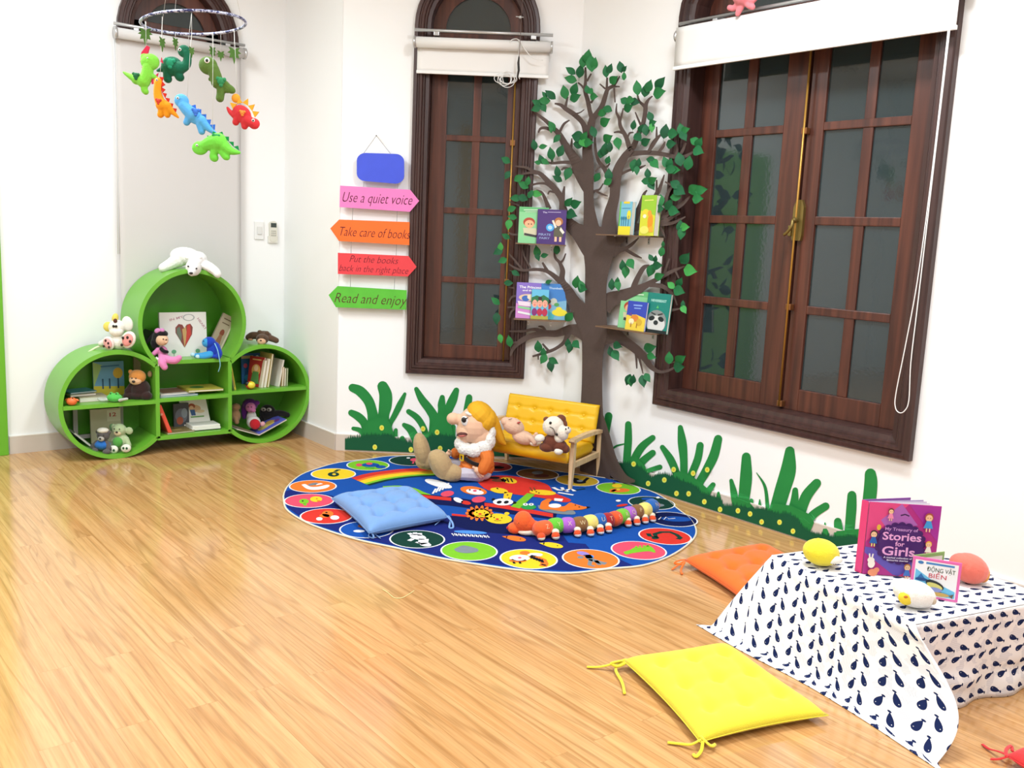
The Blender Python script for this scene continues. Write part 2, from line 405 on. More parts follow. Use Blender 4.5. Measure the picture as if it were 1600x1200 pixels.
def window(name, M, W, cols, rows, sashes, zt, sash_d=-.075):
    root = bpy.data.objects.new(name, None); COL.objects.link(root); structure(root); root.empty_display_size = .1
    b = MB(M); loops = [[(p[0], p[1], h) for p in W.out(i)] for i, h in CAS]; n = len(loops[0])
    vs = [v for l in loops for v in l]
    b.add(vs, [(i*n+k, i*n+(k+1) % n, (i+1)*n+(k+1) % n, (i+1)*n+k) for i in range(len(loops)-1) for k in range(n)], MDW)
    b.build('window_frame', root, kind='structure')
    zb = W.z0+.096
    for (a, c, cc) in sashes:            # each casement: outer rectangle a..c, panes in columns cc
        s = MB(M); us = [a]+[v for p in cc for v in p]+[c]; f, t = sash_d-.03, sash_d
        zs_ = [zb]+[v for r in rows for v in r]+[zt]
        s.box2((a, zb, f), (cc[0][0], zt, t), MRW, bev=.004); s.box2((cc[-1][1], zb, f), (c, zt, t), MRW, bev=.004)
        for i in range(0, len(zs_), 2): s.box2((cc[0][0], zs_[i], f), (cc[-1][1], zs_[i+1], t), MRW, bev=.004)
        for i in range(len(cc)-1):
            s.box2((cc[i][1], rows[0][0], f), (cc[i+1][0], rows[-1][1], t-.004), MRW, bev=.004)
        so = s.build('casement', root, kind='structure')
        for p in cc:
            for r in rows:
                g = MB(M); g.box2((p[0]-.004, r[0]-.004, f+.010), (p[1]+.004, r[1]+.004, f+.015), MGL); g.build('window_pane', so, kind='structure')
    # transom and arched light
    s = MB(M); P = W.out(.096); a0, a1 = P[0][0], P[1][0]; f, t = sash_d-.03, sash_d
    s.box2((a0, zt, f), (a1, zt+.05, t+.03), MDW, bev=.004)
    I = W.out(.098); O = [q for q in I if q[1] >= W.zs-1e-6]; c = (W.u0+W.u1)/2
    zb2 = zt+.05; pz = zt+.14
    s.box2((a0, zb2, f), (a1, pz, t), MRW, bev=.004)
    inn = []; k = .66
    for q in O: inn.append((c+(q[0]-c)*.72, W.zs+(q[1]-W.zs)*.70))
    O2 = [(a1, pz)]+O+[(a0, pz)]; I2 = [(inn[0][0], pz)]+inn+[(inn[-1][0], pz)]
    for i in range(len(O2)-1): s.prism([O2[i], O2[i+1], I2[i+1], I2[i]], f, t, MRW)
    so = s.build('arched_light_frame', root, kind='structure')
    g = MB(M); g.prism(I2, f+.010, f+.015, MGL); g.build('window_pane', so, kind='structure')
    return root
R2 = [(.686, 1.064), (1.100, 1.476), (1.512, 1.900), (1.934, 2.30)]
w2 = window('window_2', MBw, W2, None, R2, [(.516, 1.044, [(.612, .766), (.812, .966)])], 2.37, -.05)
R3 = [(.690, 1.052), (1.092, 1.470), (1.510, 1.90), (1.938, 2.30)]
w3 = window('window_3', MC, W3, None, R3, [(-3.303, -2.672, [(-3.205, -3.030), (-2.975, -2.795)]), (-2.660, -2.030, [(-2.575, -2.375), (-2.325, -2.150)])], 2.37, -.085)
w1 = window('window_1', MA, W1, None, R3, [(1.758, 2.287, [(1.85, 2.0), (2.045, 2.195)])], 2.37, -.05)
# bolts
MBR = mat('b98a3c', .35, .5, metal=.5, name='old_brass'); MBH = mat('85713c', .4, .5, metal=.6, name='tarnished_brass')
b = MB(MBw); b.tube([(1.008, .56, -.028), (1.008, 2.30, -.028)], .0055, MBR)
for z in (.58, 1.083, 1.90): b.box((1.008, z, -.035), (.03, .035, .022), mat('8a5a34', .4, .5, metal=.6), bev=.004)
b.build('window_bolt', w2, kind='structure')
u = -2.655
b = MB(MC); b.tube([(u, .60, -.052), (u, 2.36, -.052)], .0055, MBR)
for z in (.61, 1.08, 1.90): b.box((u, z, -.066), (.03, .03, .03), mat('8a5a34', .4, .5, metal=.6), bev=.004)
b.build('window_bolt', w3, kind='structure')
b = MB(MC); b.prism([(u-.022+.0*0, 1.395), (u+.022, 1.395), (u+.028, 1.42), (u+.028, 1.55), (u+.015, 1.585), (u-.015, 1.585), (u-.028, 1.55), (u-.028, 1.42)], -.085, -.066, MBH)
b.tube(catmull([(u, 1.49, -.06), (u, 1.49, -.03), (u+.004, 1.46, -.018), (u-.02, 1.43, -.018), (u-.035, 1.42, -.02)], 4), .008, MBH); b.ell((u, 1.49, -.045), (.014, .014, .02), MBH)
b.box((u-.035, 1.44, -.07), (.018, .05, .025), MBH, bev=.003)
b.build('window_handle', w3, kind='structure')

# yellow pillar behind the camera, seen only as a reflection in the narrow window's panes
_d = ray(697, 300); _k = 2*(NB.dot(CB)+.06); _n = Vector((NB.x, NB.y, 0)); _m = _d-2*_d.dot(_n)*_n; _o = Vector((0, 0, 1.35))+_n*_k-2*0*_n
_o = EYE-_n*2*EYE.dot(_n)+_n*_k
_t = (YF-_o.y)/_m.y; _x = _o.x+_t*_m.x
b = MB()
if XL+.2 < _x < XC-.2: b.box2((_x-.09, YF, 0), (_x+.09, YF+.03, 2.9), mat('f0b524', .5, .3))
else: b.box2((XL, YF+.9, 0), (XL+.03, YF+1.1, 2.9), mat('f0b524', .5, .3))
structure(b.build('trim_1'))

# ================================================================ BLINDS
MSILV = mat('c9c9c9', .3, .5, metal=.6, name='aluminium'); MBLIND = mat('f1efec', .7, .2, name='blind_fabric'); MWH = mat('f4f4f2', .4, .4)
def blind(name, label, M, u0, u1, zrail, zbot, rollz, chain=None, grey=None, off=.085, bar=True, front=False):
    root = thing(name, label, 'blind', (M @ Vector(((u0+u1)/2, zrail, 0))))
    I = MB(M)
    I.tube([(u0-.01, zrail, off), (u1+.01, zrail, off)], .009, MSILV, 10)
    for u in (u0+.15*(u1-u0), u1-.13*(u1-u0)): I.box((u, zrail-.012, off-.03), (.03, .03, .07), MSILV, bev=.003)
    I.build('blind_rail', root, world=True)
    f = grey or MBLIND
    r = MB(M); r.tube([(u0, rollz, off+.005), (u1, rollz, off+.005)], .030, f, 20)
    for u in (u0-.006, u1+.006): r.tube([(u-.006, rollz, off+.005), (u+.006, rollz, off+.005)], .034, MSILV, 16)
    r.build('blind_roll', root, world=True)
    s = MB(M); N_ = 24
    vs = []; zz = [rollz-.005, rollz-.03]+[rollz-.03-(rollz-.03-zbot)*k/6 for k in range(1, 7)]
    if front: zz = [rollz+.036-(rollz+.036-zbot)*k/7 for k in range(8)]; off += .064
    for z in zz:
        for k in range(N_+1):
            u = u0+.006+(u1-u0-.012)*k/N_; vs.append((u, z, off-.024+.0015*math.sin(k*.9+z*5)))
    s.add(vs, [(j*(N_+1)+k, j*(N_+1)+k+1, (j+1)*(N_+1)+k+1, (j+1)*(N_+1)+k) for j in range(len(zz)-1) for k in range(N_)], f, True)
    so = s.build('blind_fabric', root, world=True); sol = so.modifiers.new('t', 'SOLIDIFY'); sol.thickness = .0012
    if bar: t = MB(M); t.box2((u0+.004, zbot-.014, off-.032), (u1-.004, zbot+.004, off-.016), MWH, bev=.003); t.build('hem_bar', root, world=True)
    return root
blind('roller_blind', 'white roller blind half rolled above the narrow window left of the tree', MBw, .436, 1.205, 2.492, 2.272, 2.425, off=.085)
b3 = blind('roller_blind', 'wide white roller blind across the top of the large double window', MC, -3.357, -1.898, 2.455, 2.235, 2.392, off=.06, front=True)
MGREY = mat('d7d4d2', .75, .2, name='grey_blind_fabric')
b1 = blind('roller_blind', 'tall pale grey roller blind pulled down behind the green bookcase', MA, 1.640, 2.392, 2.445, .30, 2.395, grey=MGREY, off=.072)
# bead chain of the wide blind, pull cord of the tall one
c = MB(MC); z0, z1 = .70, 2.42; pts = [(-1.925, z1, .105)]+[(-1.925-.001*k, z1+(z0-z1)*k/8, .105) for k in range(1, 8)]
pts += [(-1.925, z0+.06, .10), (-1.938, z0+.012, .10), (-1.96, z0, .10), (-1.98, z0+.02, .10), (-1.984, z0+.08, .10), (-1.966, z0+.28, .10), (-1.943, z0+.55, .105), (-1.934, 1.6, .105), (-1.932, 1.9, .105), (-1.932, z1, .105)]
c.tube(catmull(pts, 6), .0022, MWH, 6); c.build('bead_chain', b3, world=True)
for side in ((1.636, 1.30), (1.646, 1.32)):
    c = MB(MA); c.tube([(side[0], 2.40, .045), (side[0]+.004, 1.9, .04), (side[0], 1.15, .04)], .0022, MWH, 6); c.build('pull_cord', b1, world=True)

# white cable bundle hanging at the narrow window
cb = thing('coiled_cable', 'white cable wound in loose loops and black tape hanging from the blind rail', 'cable', WB(806, 70, .12))
c = MB()
random.seed(3)
for k in range(6):
    cx, cy = 791+random.uniform(-6, 6), 124+random.uniform(-3, 3); rx, ry = random.uniform(7, 16), random.uniform(6, 12)
    c.tube([WB(cx+rx*math.cos(t), cy+ry*math.sin(t), .134+.008*math.sin(t*2+k)) for t in [2*PI*i/20 for i in range(20)]], .0021, MWH, 5, closed=True)
c.tube(catmull([WB(x, y, .125) for x, y in [(812, 124), (809, 112), (810, 95), (811, 80), (812, 66), (808, 61), (800, 62), (797, 66)]], 5), .0023, MWH, 5)
c.tube(catmull([WB(x, y, .125) for x, y in [(812, 62), (818, 74), (832, 90), (848, 94)]], 6), .0023, MWH, 5)
c.build('cable_loops', cb, world=True)
c = MB(); c.tube([WB(x, y, .128) for x, y in [(811, 88), (810, 98), (810.5, 110), (808, 123)]], [.004, .007, .007, .004], mat('2b2622', .5, .3), 6); c.build('black_tape', cb, world=True, label='black tape holding the loops')
c = MB(); c.tube([WB(x, y, .135) for x, y in [(817, -10), (815, 20), (813, 60), (811, 90)]], .0018, mat('6e5c56', .5, .3), 5); c.build('hanging_wire', cb, world=True, label='thin grey wire')
c = MB(); c.ell(WB(813, 27, .135), .009, MSILV); c.tube([WB(806, 26, .135), WB(818, 27, .135)], .003, MSILV); c.build('wire_clip', cb, world=True)

# pink felt toy on top of the wide window's rail
P = WC(1160, 8, .115); s = pxm(P)
pk = thing('plush_toy', 'pink soft toy with stubby limbs sitting on the rail above the large window', 'soft toy', P)
Mk = frame((0, 0, 0), (0, -1, 0), (0, 0, 1)); b = []
T = lambda x, y, d=0: Mk @ Vector((x*s, y*s, d))
blob('body', pk, plushm('f08a94'), [tuple(T(2, 12, 0))+(16*s, 16*s, 14*s), ('t', [T(-4, 4), T(-16, -2), T(-22, -1, .01)], [6*s, 5*s, 4.5*s]), ('t', [T(0, 2), T(-6, -8), T(-8, -12)], [6*s, 5*s, 4*s]), ('t', [T(6, 4), T(14, -3), T(20, -6)], [6*s, 5*s, 4.5*s]), ('t', [T(6, 8), T(18, 4), T(24, 6)], [6*s, 5*s, 4*s]), ('t', [T(-4, 8), T(-12, 8), T(-16, 12)], [5*s, 4*s, 3.5*s])], .004)

# ================================================================ HANGING WORD SIGN
MST = mat('8a8784', .7, .2)
sg = thing('hanging_sign', 'blue plaque and four coloured arrow boards strung one below another beside the window', 'sign', WB(587, 350, .01))
def SB(x, y): P = WB(x, y, .048); return ((P-Vector((CB.x, CB.y, 0))).dot(Vector((UB.x, UB.y, 0))), P.z)
def board(name, pts, col, text=None, label=None, var=.05):
    Q = [SB(*p) for p in pts]; b = MB(MBw); b.prism(Q, .044, .050, mat(col, .45, .4, var=(14, var)))
    for (body, x0, y0, x1, hgt) in (text or []):
        A_ = SB(x0, y0); B_ = SB(x1, y0+.048*(x1-x0)); k = B_[0]-A_[0]
        M = MBw @ Matrix.Translation((A_[0], A_[1], 0)) @ Matrix.Rotation(math.atan2(B_[1]-A_[1], k), 4, 'Z')
        b.text(body, hgt, .0506, mat('5b1b2c', .6, .2), M=MBw.inverted() @ M, align='LEFT', shear=.35, width=k, bold=-.0009)
    return b.build(name, sg, world=True, label=label)
rr = []
for cx, cy, a0 in ((618, 252.5, -90), (618, 275, 0), (571, 271, 90), (571, 251, 180)):
    for k in range(6): t = math.radians(a0+18*k); rr.append((cx+13.5*math.cos(t), cy+12*math.sin(t)))
board('blue_plaque', rr, '4258dd', label='blank blue plaque with rounded corners', var=.09)
board('arrow_board', [(531.5, 290), (641, 296.5), (655, 314), (640.5, 331), (530.5, 323.5)], 'ee82c5', [('Use a quiet voice', 533, 315, 642, .085)], 'pink board pointing right, reading Use a quiet voice')
board('arrow_board', [(516, 357), (530, 343), (640, 347), (639.5, 383), (529.5, 376.5)], 'fb7228', [('Take care of books', 528, 368, 637.5, .078)], 'orange board pointing left, reading Take care of books')
board('arrow_board', [(528, 395), (638.5, 400), (651, 417), (637.5, 432), (528, 428)], 'e8434b', [('Put the books', 545, 409, 621, .058), ('back in the right place', 529, 423, 637, .056)], 'red board pointing right, reading Put the books back in the right place')
board('arrow_board', [(513.5, 461), (527.5, 447), (635.5, 453.5), (634.5, 484), (525, 480)], '5cc03a', [('Read and enjoy', 521, 472, 634, .085)], 'green board pointing left, reading Read and enjoy', var=.14)
for a, b_ in (((588, 212), (568, 240)), ((588, 212), (610, 240)), ((568.5, 284), (568, 292)), ((621.7, 286), (621.5, 295)), ((551.5, 324), (550.5, 345)), ((620.7, 330), (620, 347)), ((549, 377), (548.5, 396)), ((619.5, 382), (619, 400)), ((548, 428), (547.5, 449)), ((617, 431), (616, 453))):
    c = MB(); c.tube([WB(*a, .047), WB(*b_, .047)], .0012, MST, 5); c.build('string', sg, world=True)
c = MB(); c.tube([WB(588, 212, 0), WB(588, 212, .05)], .002, MST, 6); c.ell(WB(588, 212, .05), .004, MST); c.build('nail', sg, world=True)

# ================================================================ LIGHT SWITCH AND REMOTE
P = WA(404, 360); s_ = MB(frame(P, (1, 0, 0), (0, 0, 1))); s_.box((0, 0, .005), (.062, .115, .01), MWH, bev=.003)
o = s_.build('wall_switch'); sw = o
s_ = MB(frame(P, (1, 0, 0), (0, 0, 1))); s_.box((0, .0, .013), (.03, .05, .008), mat('e6e6e3', .4, .4), bev=.002); s_.build('rocker', o)
tag(o, 'small white light switch plate to the right of the grey blind', 'light switch')
P = WA(425.5, 361); Mr = frame(P, (1, 0, 0), (0, 0, 1)); s_ = MB(Mr)
s_.prism([(.026*math.cos(t), (.045 if math.sin(t) > 0 else -.05)+.02*math.sin(t)) for t in [2*PI*i/24 for i in range(24)]], -.001, .020, mat('e3e0d3', .4, .4))
o = s_.build('remote_control'); tag(o, 'cream air conditioner remote in its wall holder beside the switch', 'remote control')
s_ = MB(Mr); s_.box((0, .038, .0205), (.038, .028, .002), mat('39433f', .2, .5)); s_.build('display', o, label='dark display')
s_ = MB(Mr)
for i in range(3):
    for j in range(3): s_.box((-.012+.012*i, .0-.014*j, .0205), (.008, .008, .003), mat('b9b7ac', .5, .3))
s_.build('buttons', o)
s_ = MB(Mr); s_.box((0, -.055, .008), (.066, .045, .016), mat('efece2', .4, .4), bev=.003); s_.build('wall_holder', o)

# ================================================================ THE TREE OF CUT BOARD
MBARK = mat('5a4c47', .75, .2, name='brown_painted_board', var=(9, .16), bump=(60, .25))
tr = thing('wall_tree', 'brown cut-out board tree with green fabric leaves spreading across the corner', 'tree', FL(925, 742))
TO = .058                                    # front face of the board in front of the wall
def ribbon(pts, off=TO, th=.012, name='branch', sub=5, rnd=False, mt=MBARK, root=tr, wf=WBC, build=True, b=None):
    """pts (x, y, width) read off the photograph, laid on the wall as a board strip"""
    C_ = catmull([(p[0], p[1], p[2]) for p in pts], sub)
    L, R = [], []
    for i, p in enumerate(C_):
        t = (C_[min(i+1, len(C_)-1)]-C_[max(i-1, 0)]); t = Vector((t.x, t.y)).normalized(); n = Vector((-t.y, t.x)); w_ = max(p.z, .6)/2
        L.append((p.x+n.x*w_, p.y+n.y*w_)); R.append((p.x-n.x*w_, p.y-n.y*w_))
    if rnd:                                   # round tip at the start
        t = (C_[1]-C_[0]); t = Vector((t.x, t.y)).normalized(); w_ = C_[0].z/2; cx, cy = C_[0].x, C_[0].y; n = Vector((-t.y, t.x))
        for a in (30, 60, 80):
            q = math.cos(math.radians(a)), math.sin(math.radians(a))
            L.insert(0, (cx-t.x*w_*q[1]+n.x*w_*q[0], cy-t.y*w_*q[1]+n.y*w_*q[0])); R.insert(0, (cx-t.x*w_*q[1]-n.x*w_*q[0], cy-t.y*w_*q[1]-n.y*w_*q[0]))
    vs = []; n = len(L)
    for q in (off, off-th):
        vs += [wf(*p, q) for p in L]+[wf(*p, q) for p in R]
    F = []
    for i in range(n-1):
        F += [(i, i+1, n+i+1, n+i), (2*n+i+1, 2*n+i, 3*n+i, 3*n+i+1), (i+1, i, 2*n+i, 2*n+i+1), (n+i, n+i+1, 3*n+i+1, 3*n+i)]
    F += [(0, n, 3*n, 2*n), (2*n-1, n-1, 3*n-1, 4*n-1)]
    b = b or MB(); b.add(vs, F, mt)
    return b.build(name, root, world=True) if build else b
TRUNK = [(930, 762, 50), (929, 735, 46), (927, 700, 40), (924.5, 650, 36), (925, 600, 32), (926, 552, 33), (929, 520, 40), (930.5, 485, 34), (931, 445, 34), (933, 420, 38), (935, 400, 46), (936.8, 378, 51), (937, 354, 49)]
ribbon(TRUNK, name='trunk', sub=6)
ribbon([(992, 752, 4), (972, 746, 16), (952, 722, 26), (941, 685, 26), (936, 650, 14)], off=TO-.0003, name='root')
BR = [
 [(925, 366, 28), (920.5, 325, 17), (919.5, 295, 16), (919, 257, 18), (917.5, 230, 15), (922, 203, 13), (926, 184, 11)],
 [(952, 362, 26), (953, 335, 20), (960, 308, 16), (961.5, 283, 17), (967, 262, 15), (977, 244, 12), (990, 228, 9), (999, 206, 8), (1005, 192, 7), (1008, 177, 7), (1009, 164.6, 6.5), (1013, 156, 4), (1019.6, 150, 2)],
 [(926, 188, 9), (921.7, 174, 7), (918.5, 157.5, 7), (914, 141, 6), (915, 126, 4.5), (914.8, 105, 3)], [(917, 127, 3.5), (923.7, 115, 2.5)], [(913, 139, 4), (908, 133, 3), (903, 129, 2.5)],
 [(925, 188, 10), (929, 182, 9), (940.4, 166, 8), (946.7, 147, 7), (950, 139, 6), (959, 133, 5), (968.5, 119, 2.5)], [(948, 140, 4), (948.7, 121, 3)], [(946, 139, 3), (937, 131, 2)], [(956, 135, 4), (968.5, 135.4, 2)], [(959.5, 137, 3), (961, 160, 2)], [(923, 161, 4), (929, 153, 2.5)],
 [(917, 210, 12), (911, 193, 8), (898.7, 180, 8), (884, 170, 7), (876, 164, 5), (866.5, 161.7, 2.5)], [(883, 170, 5), (887, 151, 2.5)], [(898, 178, 3), (906, 176, 2), (913, 171, 1.5)],
 [(922, 305, 12), (917, 290, 20), (908, 268, 24), (896.7, 247, 16), (884, 228, 12), (873.7, 209.6, 9), (863, 199, 7), (853, 189, 6), (840, 179, 4), (835, 175, 2)], [(864, 204, 7), (853, 200, 5), (844.6, 201, 4), (841, 207.5, 2.5)], [(874, 207, 4), (881, 194, 4), (890, 187.7, 2)], [(891, 236, 5), (893, 226, 4), (893.5, 216, 2)],
 [(895, 254, 6), (880, 253.5, 5), (863, 255, 4), (855, 253, 3)], [(863, 254, 4), (860, 234.6, 3)], [(916, 295, 8), (911, 281, 12), (904, 272, 9), (892.5, 266, 6), (882, 262.7, 4), (877, 266, 2.5)],
 [(927, 410, 14), (920, 390, 24), (909, 367, 28), (897.5, 357.5, 22), (886, 345, 17), (880, 327.5, 13), (878, 314, 9), (871.7, 301, 10), (859, 286.7, 9), (844.6, 272, 7), (832, 267, 5), (821.7, 261.7, 4), (805, 259.6, 2)], [(842.5, 271, 5), (828, 270, 4), (814, 273, 2)], [(864, 295, 5), (851, 286.7, 4), (832, 289, 3), (829, 299, 2)], [(869, 301, 4), (859, 299, 3), (856, 304, 2)], [(880, 316, 5), (880.5, 302, 5), (882, 291, 2.5)], [(858, 327, 8), (853, 314, 6), (846.7, 301, 4), (838, 297, 2.5)],
 [(925, 530, 14), (918, 512, 26), (907, 487, 27), (897, 472, 20), (885, 450, 14), (872.5, 437, 9), (855, 424, 6), (837, 421, 5), (817.5, 422.5, 4), (805, 418.7, 3.5), (795, 412.5, 2)], [(816, 421, 3), (805, 407.5, 3), (795, 396, 1.5)], [(856, 425, 6), (847.5, 410, 3)], [(829, 419, 3), (819, 400, 2.5), (817, 390, 2)],
 [(882, 446, 11), (878, 436, 9), (879, 422.5, 8), (874, 410, 5), (867.5, 402.5, 4), (866, 390, 2.5)], [(876, 410, 4), (880, 406, 3), (884, 396, 2)],
 [(920, 522, 30), (905, 517, 22), (890, 515, 15), (870, 521, 11), (850, 521, 10), (830, 525, 9), (812.5, 534, 8), (802, 545, 5), (797.5, 556, 3)], [(852, 519, 7), (835, 514.5, 5), (817, 517.5, 4), (795, 517.5, 2)], [(853, 518, 4), (848, 511, 4), (841, 510, 2)], [(808, 535, 4), (790, 537, 2)],
 [(888, 521, 9), (881, 535, 6), (867.5, 545, 5), (855, 550, 5), (832, 557, 3)], [(857, 548, 4), (847.5, 537, 3)], [(841, 554, 3), (841, 562, 2)],
 [(804, 450, 3), (794, 449, 2)], [(808, 462, 3), (800, 464, 3), (795, 472, 2)], [(806, 480, 3), (793, 480, 2)], [(806, 482, 3), (799, 487, 3), (796, 497, 2)], [(812, 321, 3), (803, 318, 2), (796, 315, 2)], [(810, 367, 3), (800, 366, 3), (794, 363, 2)],
 [(986, 236, 9), (983, 229, 8), (978, 213.5, 7), (969.6, 198, 6), (967.5, 185, 5), (963, 175, 3.5), (963.7, 161.5, 1.5)], [(969, 189, 4), (974, 169, 2)], [(975, 209, 4), (967.5, 206, 4), (959, 207, 2)], [(981, 214, 3), (984, 208, 3), (990, 207, 2)], [(1008.5, 169, 5), (1005, 164, 5), (998.7, 158, 4), (996, 148, 2.5)], [(1002, 197, 4), (997, 186, 3), (992.5, 175, 2)],
 [(975, 246, 9), (982, 241.7, 9), (992.5, 239.6, 8), (1013, 238.5, 7.5), (1034, 240.6, 7), (1055, 244.8, 6.5), (1071.7, 243.7, 5), (1087, 234, 2)], [(1056, 243, 4), (1058, 234, 4), (1056, 221, 3), (1058, 212, 2)], [(1063, 241.7, 5), (1068, 232, 4), (1071.7, 223, 3)], [(1013, 237.5, 5), (1021.7, 223, 7), (1028, 215, 5), (1033, 210, 3)], [(1026, 216, 4), (1026, 198, 2)], [(1029, 237.5, 4), (1036, 229, 5), (1039, 221, 2)],
 [(968, 273, 5), (984, 265.6, 4), (998.7, 262.5, 4.5), (1009, 258, 1.5)], [(955, 292, 9), (952, 280, 8), (944.6, 264, 7), (936, 253, 6), (932, 241.7, 5), (930, 228, 4), (929.6, 213.7, 3)], [(945, 263, 4), (950, 259, 3), (953, 255, 2)], [(942, 259, 3), (936, 262, 2.5), (930, 268, 2)],
 [(926, 300, 5), (931, 298, 4), (937, 295.5, 3), (942.5, 286.7, 2)], [(932, 299, 4), (940, 303, 3), (949.8, 306.5, 1.5)],
 [(956, 395, 16), (965, 391, 12), (978, 388, 6), (988, 381, 5), (998, 371.5, 1.5)], [(976, 389, 5), (991, 398, 5), (1003, 403.5, 1.5)],
 [(950, 385, 30), (966, 372, 20), (984, 358, 14), (1008, 353, 10), (1028, 349.5, 9), (1042, 344, 7), (1052, 338, 5), (1063, 333, 2.5)], [(1027, 350.7, 7), (1050, 348.5, 5), (1071, 338.7, 2)], [(1036, 341, 6), (1047, 331, 7), (1066, 318.7, 6), (1078, 306.7, 2)], [(1030, 353, 4), (1036.7, 364, 3), (1039, 372, 1.5)], [(983, 362, 10), (989, 350, 10), (995, 335, 10), (1001, 320, 8), (1006, 304, 5), (1011, 297, 2)], [(1022, 320, 8), (1025, 306, 8), (1031, 294, 6), (1038, 273, 2)], [(1026, 302, 4), (1026, 281, 2.5)], [(1038, 322, 7), (1043.5, 302, 5), (1053, 287.5, 3)], [(1050, 290, 4), (1039, 284, 2)], [(1018, 345, 8), (1021, 330, 8), (1023, 316, 8)], [(1036, 342, 7), (1037, 325, 6)],
 [(942, 478, 30), (955, 468, 24), (970, 463, 20), (985, 457, 16), (1000, 451, 13), (1018, 441, 8), (1036.7, 430.7, 7), (1052.7, 422.7, 5), (1070, 416, 2)], [(988, 458, 9), (991, 446, 9), (998, 430.7, 8), (1006, 418, 7), (1015, 415, 3)], [(1055, 422.7, 3), (1058, 429, 3), (1060.7, 434.7, 2.5)], [(1038, 430, 5), (1041, 418, 4), (1046, 404, 2)], [(1015, 445, 8), (1024, 445.5, 7), (1036.7, 448, 7), (1048, 457, 5), (1054, 466, 3), (1058, 477, 2)], [(1035, 484, 5), (1046, 485, 5), (1063, 482, 2)],
 [(938, 524, 34), (950, 523, 30), (963, 526, 22), (978, 534.7, 15), (994, 546, 14), (1007, 559, 11), (1018, 574, 8), (1031, 581, 5), (1044.7, 578.7, 4), (1052.7, 574.7, 3)], [(994, 552, 5), (994.5, 564, 3.5), (995, 576, 2)], [(997, 553, 5), (1001, 568, 3.5), (1004.7, 584, 1.5)],
]
for i, r in enumerate(BR):
    ribbon(r, off=TO-.0006*(1+i % 9), name='branch')
